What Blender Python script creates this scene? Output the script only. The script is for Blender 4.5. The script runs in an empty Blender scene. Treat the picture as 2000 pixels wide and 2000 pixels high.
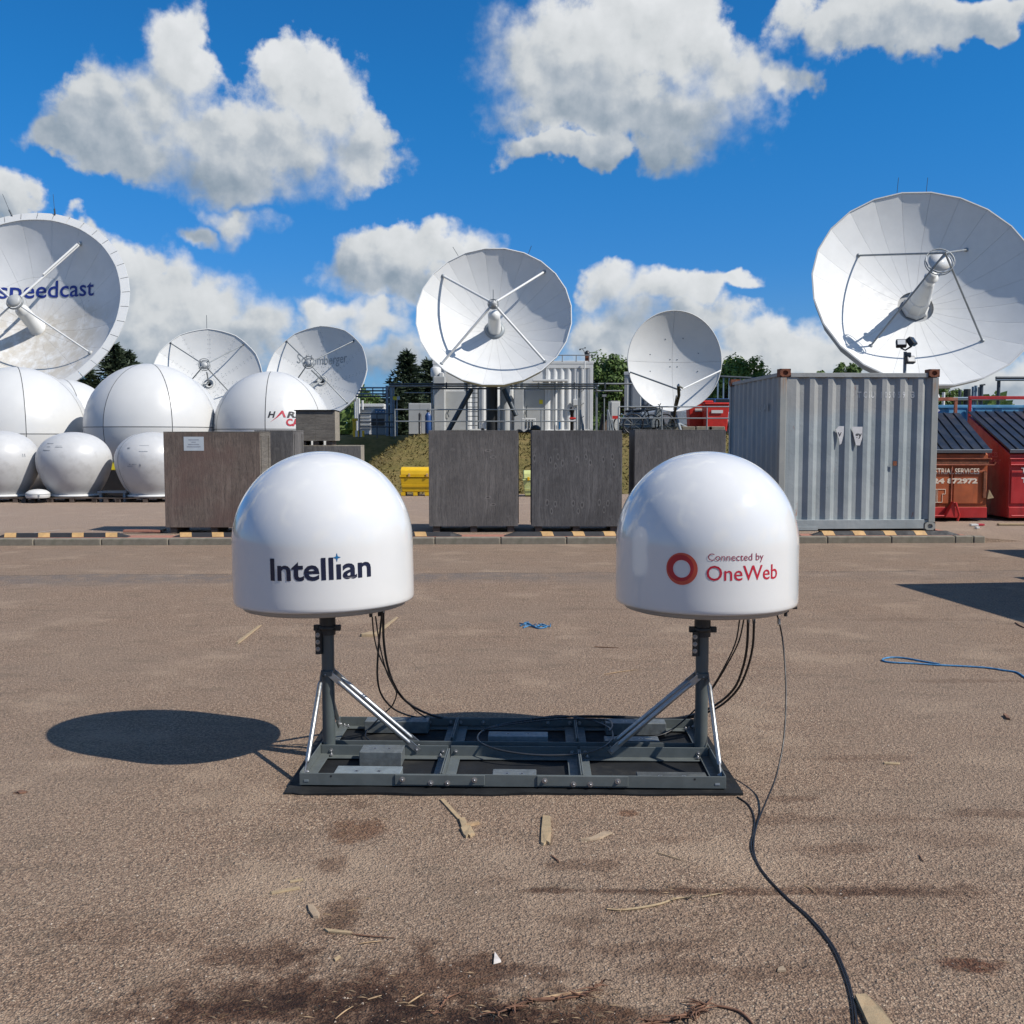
import bpy, bmesh, math, random
import numpy as np
from mathutils import Vector, Matrix, Quaternion
random.seed(7); rng = np.random.default_rng(7)
S = bpy.context.scene; COL = S.collection
PI = math.pi; R = math.radians
# ------------------------------------------------------------------ camera
EYE = 1.5; PITCH = math.atan(145/2000)
cam = bpy.data.cameras.new('camera'); camo = bpy.data.objects.new('camera', cam); COL.objects.link(camo)
cam.sensor_width = 36; cam.sensor_height = 36; cam.lens = 36; cam.clip_start = .05; cam.clip_end = 4000
camo.location = (0, 0, EYE); camo.rotation_euler = (PI/2 - PITCH, 0, 0); S.camera = camo
S.render.resolution_x = S.render.resolution_y = 1024
# ------------------------------------------------------------------ exposure, sun, sky
S.view_settings.view_transform = 'Standard'; S.view_settings.look = 'None'
S.view_settings.exposure = 0.25; S.view_settings.gamma = 1; S.view_settings.use_curve_mapping = False
SUN = Vector((.93, -.385, 1.0)).normalized()
sl = bpy.data.lights.new('sun', 'SUN'); so = bpy.data.objects.new('sun', sl); COL.objects.link(so)
sl.energy = 5.0; sl.angle = R(.5); sl.color = (1, .945, .87)
so.rotation_euler = SUN.to_track_quat('Z', 'Y').to_euler(); so.location = (30, -12, 32)
world = bpy.data.worlds.new('World'); S.world = world; world.use_nodes = True
def cdir(px, py):
    x = (px-1000)/2000; y = (1000-py)/2000
    cp, sp = math.cos(PITCH), math.sin(PITCH)
    return Vector((x, cp + y*sp, -sp + y*cp))
def at(px, py, Y):
    d = cdir(px, py); return Vector((0, 0, EYE)) + d*(Y/d.y)
def gr(px, py, z=0.0):
    d = cdir(px, py); return Vector((0, 0, EYE)) + d*((z-EYE)/d.z)

class NT:
    """small helper for writing node trees"""
    def __init__(s, nt): s.nt = nt; s.n = nt.nodes; s.l = nt.links
    def new(s, t, **k):
        n = s.n.new(t)
        for a, b in k.items(): setattr(n, a, b)
        return n
    def put(s, sock, v):
        if v is None: return
        if isinstance(v, bpy.types.NodeSocket): s.l.new(v, sock)
        else: sock.default_value = v
    def math(s, op, a, b=None, c=None, clamp=False):
        n = s.new('ShaderNodeMath', operation=op, use_clamp=clamp)
        s.put(n.inputs[0], a); s.put(n.inputs[1], b)
        if c is not None: s.put(n.inputs[2], c)
        return n.outputs[0]
    def vm(s, op, a, b=None, out=0):
        n = s.new('ShaderNodeVectorMath', operation=op)
        s.put(n.inputs[0], a)
        if b is not None:
            if op == 'SCALE': s.put(n.inputs[3], b)
            else: s.put(n.inputs[1], b)
        return n.outputs[out]
    def noise(s, v, scale, detail=4, rough=.55, dist=0, out='Fac', dim='3D', lac=2.0):
        n = s.new('ShaderNodeTexNoise', noise_dimensions=dim)
        s.put(n.inputs['Vector'], v); n.inputs['Scale'].default_value = scale; n.inputs['Detail'].default_value = detail
        n.inputs['Roughness'].default_value = rough; n.inputs['Distortion'].default_value = dist; n.inputs['Lacunarity'].default_value = lac
        return n.outputs[out]
    def vor(s, v, scale, feature='F1', out='Distance', rand=1.0):
        n = s.new('ShaderNodeTexVoronoi', feature=feature)
        s.put(n.inputs['Vector'], v); n.inputs['Scale'].default_value = scale; n.inputs['Randomness'].default_value = rand
        return n.outputs[out]
    def mr(s, v, a, b, c=0.0, d=1.0, smooth=True):
        n = s.new('ShaderNodeMapRange', interpolation_type='SMOOTHSTEP' if smooth else 'LINEAR')
        s.put(n.inputs[0], v); s.put(n.inputs[1], a); s.put(n.inputs[2], b); s.put(n.inputs[3], c); s.put(n.inputs[4], d)
        return n.outputs[0]
    def mix(s, f, a, b, bt='MIX'):
        n = s.new('ShaderNodeMix', data_type='RGBA', blend_type=bt)
        s.put(n.inputs[0], f); s.put(n.inputs[6], c4(a)); s.put(n.inputs[7], c4(b))
        return n.outputs[2]
    def ramp(s, f, stops, interp='LINEAR'):
        n = s.new('ShaderNodeValToRGB'); n.color_ramp.interpolation = interp
        e = n.color_ramp.elements
        while len(e) < len(stops): e.new(.5)
        for i, (p, c) in enumerate(stops): e[i].position = p; e[i].color = c4(c)
        s.put(n.inputs[0], f); return n.outputs[0]
    def mapping(s, v, scale=(1, 1, 1), loc=(0, 0, 0), rot=(0, 0, 0)):
        n = s.new('ShaderNodeMapping'); s.put(n.inputs[0], v)
        n.inputs['Location'].default_value = loc; n.inputs['Rotation'].default_value = rot; n.inputs['Scale'].default_value = scale
        return n.outputs[0]
def c4(c):
    if isinstance(c, bpy.types.NodeSocket) or isinstance(c, (int, float)): return c
    return tuple(c) if len(c) == 4 else (*c, 1.0)

def build_sky():
    t = NT(world.node_tree); t.n.clear()
    out = t.new('ShaderNodeOutputWorld'); _ = 0
    sky = t.new('ShaderNodeTexSky', sky_type='NISHITA'); sky.sun_disc = False
    sky.sun_elevation = math.asin(SUN.z); sky.sun_rotation = math.atan2(SUN.x, SUN.y)
    sky.air_density = 1.0; sky.dust_density = .35; sky.ozone_density = 1.6
    g = t.new('ShaderNodeTexCoord').outputs['Generated']
    sep = t.new('ShaderNodeSeparateXYZ'); t.put(sep.inputs[0], g); x, y, z = sep.outputs
    az = t.math('ARCTAN2', x, y); el = t.math('ARCSINE', z)
    cb = t.new('ShaderNodeCombineXYZ'); t.put(cb.inputs[0], az); t.put(cb.inputs[1], el)
    P = cb.outputs[0]
    sky0 = t.mix(1.0, sky.outputs[0], t.mix(t.mr(el, .02, .34), (.30, .72, 1.38), (.15, .885, 1.55)), 'MULTIPLY')
    # clouds standing in front of the yard, in azimuth / elevation
    B = [(365,120,80,95),(330,190,115,90),(215,240,120,85),(130,265,80,45),(560,165,62,75),(610,200,105,95),(470,285,270,85),
         (690,285,80,80),(420,345,190,48),(250,300,120,55),
         (455,430,78,40),(365,468,50,24),
         (1050,95,110,85),(1190,55,180,100),(1330,70,100,110),(1410,170,105,85),(1310,235,140,80),(1170,200,190,75),(1085,290,95,34),(1160,300,70,38),
         (1320,290,100,45),(1530,160,75,40),
         (1680,30,150,62),(1740,60,110,60),(1900,50,120,45),(1950,80,50,25),
         (10,410,75,60),(165,450,50,35),(225,540,85,80),
         (335,575,75,60),(420,595,85,60),(505,640,90,55),(350,670,200,90),(590,700,110,60),(230,660,120,90),(90,560,150,120),
         (760,490,95,58),(855,480,75,52),(715,535,75,60),(820,560,165,55),(925,500,60,45),
         (660,630,65,36),(735,640,70,42),(790,710,120,50),
         (1175,555,65,52),(1280,575,105,46),(1370,572,60,38),(1455,560,55,24),(1210,640,110,60),(1340,640,140,52),
         (1500,690,120,52),(1620,700,110,48),(1260,710,190,60),(1400,740,200,60),(960,740,260,40),(1760,740,160,60),(1960,735,110,70)]
    P2 = P
    wob = t.vm('SUBTRACT', t.noise(P2, 9, 4, .6, out='Color', dim='2D'), (.5, .5, .5))
    wob2 = t.vm('SUBTRACT', t.noise(P2, 34, 3, .6, out='Color', dim='2D'), (.5, .5, .5))
    Pw = t.vm('ADD', t.vm('ADD', P, t.vm('SCALE', wob, .070)), t.vm('SCALE', wob2, .022))
    def field(Q):
        acc = None
        for (cx, cy, rx, ry) in B:
            d = cdir(cx, cy).normalized(); a0 = math.atan2(d.x, d.y); e0 = math.asin(d.z)
            q = t.vm('MULTIPLY', t.vm('SUBTRACT', Q, (a0, e0, 0)), (2000/rx/max(.6, math.cos(a0)**2), 2000/ry/max(.6, math.cos(a0)), 0))
            ln = t.vm('LENGTH', q, out=1)
            acc = ln if acc is None else t.math('SMOOTH_MIN', acc, ln, .22)
        return t.math('SUBTRACT', 1.0, acc)
    def generic(G):  # clouds everywhere the camera does not look: the same broken cumulus
        return t.mr(t.noise(G, 3.2, 4, .55),   .455, .70, -.6, 1.1, smooth=False)
    frame = t.math('MULTIPLY', t.mr(t.math('ABSOLUTE', az), .50, .62, 1, 0), t.mr(el, .44, .56, 1, 0))
    frame = t.math('MULTIPLY', frame, t.mr(y, 0, .2))
    def bil(Q):
        n1 = t.noise(Q, 22, 7, .6, dim='2D')
        v = t.new('ShaderNodeTexVoronoi', feature='SMOOTH_F1', voronoi_dimensions='2D')
        t.put(v.inputs['Vector'], t.vm('ADD', Q, t.vm('SCALE', wob2, .03))); v.inputs['Scale'].default_value = 34; v.inputs['Smoothness'].default_value = .6
        r = t.math('MULTIPLY', t.math('SUBTRACT', n1, .5), 1.15)
        return t.math('ADD', r, t.math('MULTIPLY', t.math('SUBTRACT', .42, v.outputs['Distance']), .6))
    b0 = bil(P)
    b1 = bil(t.vm('ADD', P, (.0075, .011, 0)))
    thin = t.noise(P, 7, 2, .5, dim='2D')
    veil = t.mr(el, -.02, .17, .50, 0)
    skyc = t.mix(veil, sky0, tuple(CLOUDV*v for v in (.34, .52, .74)))
    def clouds(F0, F1, D):
        alpha = t.mr(D, t.mr(thin, .3, .7, .0, -.20), t.mr(thin, .35, .7, .34, .90))
        alpha = t.math('MULTIPLY', alpha, t.mr(z, -.02, .01))
        top = t.math('SUBTRACT', F0, F1)
        lit = t.math('ADD', t.math('MULTIPLY', top, 1.45), t.math('MULTIPLY', t.math('SUBTRACT', b0, b1), .55))
        lit = t.math('ADD', lit, t.math('MULTIPLY', t.mr(D, .1, 1.1), -.12))
        lit = t.math('ADD', lit, t.math('MULTIPLY', t.math('SUBTRACT', t.noise(P, 10, 5, .6, dim='2D'), .5), .60))
        col = t.ramp(t.mr(lit, -.78, .60, smooth=False), [(0, (.25, .33, .45)), (.22, (.36, .45, .55)), (.45, (.56, .63, .71)), (.66, (.82, .86, .89)), (1, (.99, 1.02, 1.05))])
        col = t.mix(1.0, col, (CLOUDV, CLOUDV, CLOUDV), 'MULTIPLY')
        bs = t.new('ShaderNodeBackground'); t.put(bs.inputs[0], skyc); bs.inputs[1].default_value = SKYS
        bc = t.new('ShaderNodeBackground'); t.put(bc.inputs[0], col); bc.inputs[1].default_value = SKYS
        m = t.new('ShaderNodeMixShader'); t.put(m.inputs[0], alpha); t.l.new(bs.outputs[0], m.inputs[1]); t.l.new(bc.outputs[0], m.inputs[2])
        return m.outputs[0]
    BIG = [(400,235,330,190),(420,445,110,45),(1200,150,290,170),(1085,295,120,45),(1780,45,260,90),(30,410,100,70),(190,510,130,110),(400,640,280,130),(800,515,160,90),(730,665,150,60),(1290,615,230,110),(1500,725,520,75)]
    def heights(Q):   # how high a point sits within its own cloud, for the sunlit tops and shaded bases
        num = den = None
        for (cx, cy, rx, ry) in BIG:
            d = cdir(cx, cy).normalized(); a0 = math.atan2(d.x, d.y); e0 = math.asin(d.z)
            q = t.vm('MULTIPLY', t.vm('SUBTRACT', Q, (a0, e0, 0)), (2000/rx/math.cos(a0)**2, 2000/ry/math.cos(a0), 0))
            w = t.math('MAXIMUM', t.math('SUBTRACT', 1.45, t.vm('LENGTH', q, out=1)), .0005); w = t.math('MULTIPLY', w, w)
            h = t.vm('DOT_PRODUCT', q, (.28, .86, 0), out=1); hw = t.math('MULTIPLY', w, h)
            num = hw if num is None else t.math('ADD', num, hw); den = w if den is None else t.math('ADD', den, w)
        return t.math('DIVIDE', num, den)
    F0 = field(Pw)
    A = clouds(F0, t.math('SUBTRACT', F0, t.math('ADD', t.math('MULTIPLY', heights(Pw), .44), .07)), t.math('ADD', t.math('ADD', t.math('ADD', F0, .06), t.math('MULTIPLY', b0, .50)), t.math('MULTIPLY', t.math('SUBTRACT', t.noise(P, 75, 4, .65, dim='2D'), .5), .38)))
    G0 = generic(g)
    G = clouds(G0, generic(t.vm('ADD', g, (.03, 0, .05))), t.math('ADD', G0, t.math('MULTIPLY', b0, .55)))
    m = t.new('ShaderNodeMixShader'); t.put(m.inputs[0], frame); t.l.new(G, m.inputs[1]); t.l.new(A, m.inputs[2])
    t.l.new(m.outputs[0], out.inputs[0])
    world.cycles.sampling_method = 'MANUAL'; world.cycles.sample_map_resolution = 256
SKYS = .068; CLOUDV = 9.5
build_sky()
# ================================================================== mesh and object helpers
class MB:
    def __init__(s): s.v = []; s.f = []; s.s = []
    def add(s, vs, fs, smooth=False):
        k = len(s.v); s.v += [tuple(p) for p in vs]
        for f in fs: s.f.append(tuple(i+k for i in f)); s.s.append(smooth)
        return s
    def box(s, x0, x1, y0, y1, z0, z1, M=None):
        vs = [Vector(p) for p in ((x0,y0,z0),(x1,y0,z0),(x1,y1,z0),(x0,y1,z0),(x0,y0,z1),(x1,y0,z1),(x1,y1,z1),(x0,y1,z1))]
        if M is not None: vs = [M @ p for p in vs]
        return s.add(vs, [(0,3,2,1),(4,5,6,7),(0,1,5,4),(1,2,6,5),(2,3,7,6),(3,0,4,7)])
    def cb(s, c, d, M=None):
        x, y, z = c; a, b, e = d
        return s.box(x-a/2, x+a/2, y-b/2, y+b/2, z-e/2, z+e/2, M)
    def hexa(s, v8):
        return s.add(v8, [(0,3,2,1),(4,5,6,7),(0,1,5,4),(1,2,6,5),(2,3,7,6),(3,0,4,7)])
    def tube(s, pts, r, n=8, cap=True, smooth=True):
        pts = [Vector(p) for p in pts]; m = len(pts)
        rr = r if isinstance(r, (list, tuple)) else [r]*m
        vs = []; prev = None
        for i, p in enumerate(pts):
            d = (pts[min(i+1, m-1)] - pts[max(i-1, 0)]).normalized()
            if prev is None:
                a = Vector((0, 0, 1)) if abs(d.z) < .9 else Vector((1, 0, 0))
                u = d.cross(a).normalized()
            else: u = (prev - d*prev.dot(d)).normalized()
            prev = u; w = d.cross(u)
            for k in range(n):
                t = 2*PI*k/n; vs.append(p + (u*math.cos(t) + w*math.sin(t))*rr[i])
        fs = [(i*n+k, i*n+(k+1) % n, (i+1)*n+(k+1) % n, (i+1)*n+k) for i in range(m-1) for k in range(n)]
        s.add(vs, fs, smooth)
        if cap: 
            s.add([vs[k] for k in range(n)], [tuple(range(n-1, -1, -1))]); s.add([vs[(m-1)*n+k] for k in range(n)], [tuple(range(n))])
        return s
    def lathe(s, prof, n=32, M=None, smooth=True, a0=0, a1=2*PI, closed=True):
        m = n if closed else n+1; vs = []
        for (r, z) in prof:
            for k in range(m):
                t = a0 + (a1-a0)*k/n; p = Vector((r*math.cos(t), r*math.sin(t), z)); vs.append(M @ p if M is not None else p)
        fs = []
        for i in range(len(prof)-1):
            for k in range(n):
                k2 = (k+1) % m; fs.append((i*m+k, i*m+k2, (i+1)*m+k2, (i+1)*m+k))
        return s.add(vs, fs, smooth)
    def prism(s, poly, y0, y1, M=None, axis='y'):
        """poly of (x,z) pulled along y (or (x,y) along z)"""
        n = len(poly)
        if axis == 'y': vs = [Vector((x, y0, z)) for x, z in poly] + [Vector((x, y1, z)) for x, z in poly]
        elif axis == 'z': vs = [Vector((x, y, y0)) for x, y in poly] + [Vector((x, y, y1)) for x, y in poly]
        else: vs = [Vector((y0, y, z)) for y, z in poly] + [Vector((y1, y, z)) for y, z in poly]
        if M is not None: vs = [M @ p for p in vs]
        return s.add(vs, [tuple(range(n)), tuple(range(2*n-1, n-1, -1))] + [(i, i+n, (i+1) % n+n, (i+1) % n) for i in range(n)])
    def sphere(s, c, r, n=12, sc=(1, 1, 1)):
        M = Matrix.Translation(c) @ Matrix.Diagonal((*sc, 1))
        return s.lathe([(max(1e-4, r*math.sin(PI*i/n)), -r*math.cos(PI*i/n)) for i in range(n+1)], n*2, M)
    def build(s, name, mat, parent=None, org=None, bevel=0, fix=True):
        if org is None: org = Vector(parent['org']) if parent is not None and 'org' in parent else Vector((0, 0, 0))
        me = bpy.data.meshes.new(name); o = Vector(org)
        me.from_pydata([(p[0]-o.x, p[1]-o.y, p[2]-o.z) for p in s.v], [], s.f)
        me.polygons.foreach_set('use_smooth', s.s)
        if fix or bevel:
            bm = bmesh.new(); bm.from_mesh(me)
            if bevel:
                bmesh.ops.remove_doubles(bm, verts=bm.verts, dist=1e-6)
                bmesh.ops.bevel(bm, geom=[e for e in bm.edges if e.is_manifold and e.calc_face_angle(0) > .6], offset=bevel, segments=1, affect='EDGES', clamp_overlap=True)
            if fix: bmesh.ops.recalc_face_normals(bm, faces=bm.faces)
            bm.to_mesh(me); bm.free()
        if mat is not None: me.materials.append(mat)
        ob = bpy.data.objects.new(name, me); COL.objects.link(ob)
        if parent is not None: ob.parent = parent; ob['org'] = tuple(o)
        else: ob.location = o; ob['org'] = tuple(o)
        return ob
def tag(o, label, cat, group=None, kind=None):
    if label: o['label'] = label
    if cat: o['category'] = cat
    if group: o['group'] = group
    if kind: o['kind'] = kind
    return o
def thing(name, label, cat, loc=(0, 0, 0), rotz=0, group=None, local=False):
    o = bpy.data.objects.new(name, None); COL.objects.link(o); o.empty_display_size = .2
    o.location = loc; o.rotation_euler = (0, 0, rotz); o['org'] = (0, 0, 0) if local else tuple(loc)
    return tag(o, label, cat, group)
def struct(o): o['kind'] = 'structure'; return o
def copy_tree(o, parent=None):
    c = o.copy(); COL.objects.link(c)
    if parent is not None: c.parent = parent
    for ch in list(o.children): copy_tree(ch, c)
    return c
def linked(o, M, parent):
    """another object sharing o's mesh, moved by M inside the same parent"""
    c = o.copy(); COL.objects.link(c); c.parent = parent; c.matrix_local = M; return c
def crom(pts, k=8):
    P = [Vector(p) for p in pts]; P = [P[0]*2-P[1]] + P + [P[-1]*2-P[-2]]; out = []
    for i in range(1, len(P)-2):
        a, b, c, d = P[i-1:i+3]
        for j in range(k):
            t = j/k; out.append(.5*((2*b) + (c-a)*t + (2*a-5*b+4*c-d)*t*t + (3*b-a-3*c+d)*t**3))
    out.append(P[-2]); return out
def text_geo(txt, bold=0.0, shear=0.0, spacing=1.0, res=3):
    """2-D outline mesh of a word: vertices scaled so that cap height is 1, from x = 0"""
    cu = bpy.data.curves.new('t', 'FONT'); cu.body = txt; cu.offset = bold; cu.shear = shear; cu.space_character = spacing; cu.resolution_u = res
    ob = bpy.data.objects.new('t', cu); COL.objects.link(ob); dg = bpy.context.evaluated_depsgraph_get(); dg.update()
    me = bpy.data.meshes.new_from_object(ob.evaluated_get(dg)); v = [(p.co.x, p.co.y) for p in me.vertices]; f = [tuple(p.vertices) for p in me.polygons]
    bpy.data.objects.remove(ob); bpy.data.curves.remove(cu); bpy.data.meshes.remove(me)
    k = CAPH; x0 = min(p[0] for p in v)
    return [((x-x0)/k, y/k) for x, y in v], f
CAPH = 1.0
_v, _f = text_geo('H'); CAPH = max(p[1] for p in _v)
def text_on(name, txt, fn, width, height, mat, parent, bold=0.0, shear=0.0, spacing=1.0, thick=0.0):
    """word laid on a surface: fn(u, v) gives the 3-D point; width and cap height in the same units; width None keeps proportions"""
    v, f = text_geo(txt, bold, shear, spacing); w = max(p[0] for p in v)
    kx = height if width is None else width/w
    mb = MB(); mb.add([fn(x*kx, y*height) for x, y in v], f)
    return mb.build(name, mat, parent, fix=False)

# ================================================================== materials
AF = .85
def new_mat(name):
    m = bpy.data.materials.new(name); m.use_nodes = True; t = NT(m.node_tree); t.n.clear()
    o = t.new('ShaderNodeOutputMaterial'); b = t.new('ShaderNodeBsdfPrincipled'); t.l.new(b.outputs[0], o.inputs[0])
    return m, t, b
def mat(name, rgb, rough=.5, metal=0.0, var=.12, scale=6, bump=0.0, bscale=60, coat=0.0, spec=.5, dirt=None, damt=.5, dscale=3, dstretch=(1, 1, 1), rvar=.1):
    m, t, b = new_mat(name); co = t.new('ShaderNodeTexCoord').outputs['Object']
    n = t.noise(co, scale, 5, .6)
    lo = tuple(max(0, c*(1-var)) for c in rgb); hi = tuple(min(1, c*(1+var)) for c in rgb)
    col = t.mix(t.mr(n, .3, .7), lo, hi)
    if dirt:
        d = t.noise(t.mapping(co, dstretch), dscale, 7, .62)
        col = t.mix(t.math('MULTIPLY', t.mr(d, .5, .72), damt), col, dirt)
    t.put(b.inputs['Base Color'], t.mix(1.0, col, (AF, AF, AF), 'MULTIPLY')); b.inputs['Metallic'].default_value = metal
    t.put(b.inputs['Roughness'], t.mr(t.noise(co, scale*2.3, 4, .6), .3, .7, max(.02, rough-rvar), min(1, rough+rvar)))
    b.inputs['Specular IOR Level'].default_value = spec; b.inputs['Coat Weight'].default_value = coat; b.inputs['Coat Roughness'].default_value = .05
    if bump:
        bp = t.new('ShaderNodeBump'); t.put(bp.inputs['Height'], t.noise(co, bscale, 4, .6)); bp.inputs['Strength'].default_value = 1; bp.inputs['Distance'].default_value = bump
        t.l.new(bp.outputs[0], b.inputs['Normal'])
    return m
M = {}
M['gelcoat'] = mat('white_gelcoat', (.70, .70, .685), .12, var=.012, coat=.6, rvar=.03, dirt=(.72, .70, .66), damt=.10, dscale=5)
M['pan'] = mat('grey_underside', (.40, .385, .36), .5, var=.05)
M['dish'] = mat('white_dish_paint', (.67, .675, .66), .55, var=.025, scale=2, dirt=(.60, .60, .58), damt=.22, dscale=1.6)
M['dishback'] = mat('grey_dish_back', (.40, .41, .41), .6, var=.05, scale=2, dirt=(.3, .3, .29), damt=.3)
M['dishold'] = mat('weathered_dish_paint', (.76, .77, .77), .6, var=.04, scale=1.2, dirt=(.42, .37, .30), damt=.0)
M['radome'] = mat('satin_radome', (.61, .612, .595), .38, var=.015, scale=2, dirt=(.66, .64, .58), damt=.25, dscale=1.3)
M['radomeold'] = mat('grubby_radome', (.54, .542, .535), .42, var=.04, scale=3, dirt=(.34, .33, .32), damt=.4, dscale=3.2)
M['seam'] = mat('seam_sealant', (.16, .17, .17), .7)
M['steel'] = mat('grey_green_steel_paint', (.105, .120, .118), .50, spec=.35, var=.10, scale=14, dirt=(.13, .14, .135), damt=.45, dscale=22)
M['post'] = mat('dark_steel_post_paint', (.080, .095, .095), .40, var=.08, scale=10)
M['black_steel'] = mat('black_steel', (.02, .021, .022), .45, var=.15, scale=20)
M['zinc'] = mat('galvanised_strut', (.40, .41, .41), .42, metal=.9, var=.08, scale=25)
M['bolt'] = mat('zinc_bolt', (.42, .42, .42), .35, metal=.8, var=.1, scale=60)
M['pipe'] = mat('galvanised_pipe', (.27, .29, .30), .5, metal=.3, var=.12, scale=3)
M['bluepipe'] = mat('blue_grey_pipe', (.16, .23, .30), .5, var=.1, scale=3)
M['darkpipe'] = mat('dark_pipe', (.045, .06, .075), .5, var=.1, scale=3)
M['blockA'] = mat('galvanised_ballast', (.150, .165, .165), .45, metal=.25, var=.18, scale=25, bump=.0006, bscale=120, dirt=(.09, .095, .095), damt=.6, dscale=20)
M['blockB'] = mat('light_blue_grey_ballast', (.22, .255, .265), .45, metal=.2, var=.16, scale=22, bump=.0006, bscale=120, dirt=(.22, .25, .26), damt=.5, dscale=16)
M['blockC'] = mat('rusty_dark_ballast', (.065, .07, .068), .6, var=.25, scale=20, bump=.0008, bscale=110, dirt=(.13, .135, .125), damt=.5, dscale=12)
M['rubber'] = mat('rubber_mat', (.011, .012, .013), .72, spec=.25, var=.3, scale=6, bump=.0015, bscale=45, dirt=(.055, .052, .044), damt=.75, dscale=2.6)
M['cable'] = mat('black_cable', (.012, .012, .013), .38, var=.1)
M['coil'] = mat('sheen_grey_cable', (.035, .036, .038), .30, var=.1)  # lighter than the other black cables: sheen put into the colour
M['navy'] = mat('navy_vinyl', (.006, .010, .035), .35, var=.03)
M['blue'] = mat('blue_vinyl', (.005, .13, .32), .35, var=.03)
M['orange_red'] = mat('orange_red_vinyl', (.62, .085, .04), .4, var=.12, scale=8)
M['deep_red'] = mat('deep_red_vinyl', (.46, .018, .022), .4, var=.05)
M['crimson'] = mat('crimson_vinyl', (.50, .012, .035), .4, var=.04)
M['plum'] = mat('plum_vinyl', (.30, .03, .07), .4, var=.04)
M['pale'] = mat('pale_halo_vinyl', (.80, .66, .66), .4, var=.02)
M['speed'] = mat('royal_blue_vinyl', (.012, .03, .22), .45, var=.05)
M['faded'] = mat('faded_grey_lettering', (.25, .27, .28), .6, var=.3, scale=6, dirt=(.72, .73, .73), damt=.95, dscale=2.2)
M['ink'] = mat('black_print', (.02, .02, .022), .6)
M['ink_grey'] = mat('grey_print', (.30, .32, .36), .7)
M['redprint'] = mat('red_print', (.45, .02, .04), .5)
M['paper'] = mat('pale_paper_notice', (.50, .55, .58), .7, var=.05)
M['concrete'] = mat('kerb_concrete', (.215, .19, .145), .9, var=.14, scale=9, bump=.003, bscale=70, dirt=(.13, .13, .09), damt=.6, dscale=6)
M['brick'] = mat('red_paving', (.36, .16, .11), .9, var=.2, scale=20, bump=.003, bscale=50)
M['bumpblack'] = mat('black_rubber_stop', (.018, .018, .02), .7, var=.2, bump=.002)
M['bumpyellow'] = mat('faded_yellow_band', (.52, .32, .13), .7, var=.14, scale=12, dirt=(.30, .18, .08), damt=.3, dscale=14)
M['yellow'] = mat('yellow_plastic', (.74, .45, .008), .42, var=.06, scale=4, dirt=(.5, .30, .02), damt=.35)
M['yellowsign'] = mat('yellow_sign', (.75, .62, .03), .5, var=.04)
M['white'] = mat('white_paint', (.66, .665, .65), .5, var=.03, scale=2, dirt=(.5, .49, .46), damt=.25)
M['cabgrey'] = mat('light_grey_paint', (.42, .43, .425), .5, var=.04, scale=2, dirt=(.33, .33, .32), damt=.3)
M['midgrey'] = mat('mid_grey_paint', (.24, .27, .29), .55, var=.06, scale=2)
M['black'] = mat('black_plastic', (.016, .016, .018), .45, var=.1)
M['lid'] = mat('black_bin_lid', (.020, .024, .032), .36, var=.2, scale=3, dirt=(.06, .06, .07), damt=.4)
M['rust'] = mat('rust', (.19, .062, .028), .85, var=.3, scale=14, bump=.003, dirt=(.07, .03, .02), damt=.6, dscale=12)
M['red'] = mat('red_bin_paint', (.44, .022, .022), .42, var=.14, scale=2.5, dirt=(.20, .015, .015), damt=.5, dscale=2.5, dstretch=(3, 3, .5))
M['redbright'] = mat('bright_red_plastic', (.62, .03, .02), .45, var=.1)
M['orange'] = mat('rusty_orange_paint', (.37, .085, .022), .55, var=.22, scale=3, dirt=(.15, .035, .015), damt=.6, dscale=3, dstretch=(3, 3, .6))
M['rustframe'] = mat('rusty_frame_paint', (.36, .10, .05), .6, var=.25, scale=8, dirt=(.45, .33, .22), damt=.5)
M['cream'] = mat('cream_lettering', (.74, .62, .50), .6, var=.1, scale=20, dirt=(.4, .15, .06), damt=.5, dscale=12)
M['whitepaint'] = mat('white_lettering', (.66, .65, .63), .6, var=.08, scale=20)
M['dimletter'] = mat('dim_red_lettering', (.55, .16, .17), .6, var=.2, scale=10)
M['bluecont'] = mat('blue_container_paint', (.075, .27, .46), .5, var=.14, scale=3, dirt=(.30, .40, .42), damt=.4)
M['bluerope'] = mat('blue_rope', (.05, .20, .38), .7, var=.3, scale=60, bump=.001, bscale=300)
M['bluedark'] = mat('dark_blue_paint', (.015, .06, .20), .45, var=.1)
M['chip'] = mat('pale_splintered_wood', (.37, .275, .16), .85, var=.2, scale=30, bump=.001, bscale=150, dirt=(.28, .16, .08), damt=.5, dscale=30, dstretch=(1, 1, 1))
M['chipgrey'] = mat('weathered_wood_scrap', (.36, .27, .18), .9, var=.2, scale=30, bump=.001, bscale=150, dirt=(.2, .13, .08), damt=.5, dscale=26)
M['bark'] = mat('dry_bark', (.17, .085, .05), .9, var=.35, scale=40, bump=.001, bscale=120)
M['straw'] = mat('dry_straw', (.40, .27, .15), .85, var=.3, scale=30)
M['grit'] = mat('tan_grit', (.40, .32, .25), .85, var=.3, scale=30)
M['stone'] = mat('pale_stone_chip', (.62, .57, .52), .8, var=.2, scale=30)
M['glass'] = mat('dark_glass', (.02, .025, .03), .08, var=.05)
M['carpaint'] = mat('silver_car_paint', (.28, .31, .34), .25, metal=.4, var=.04, coat=.6)

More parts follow.
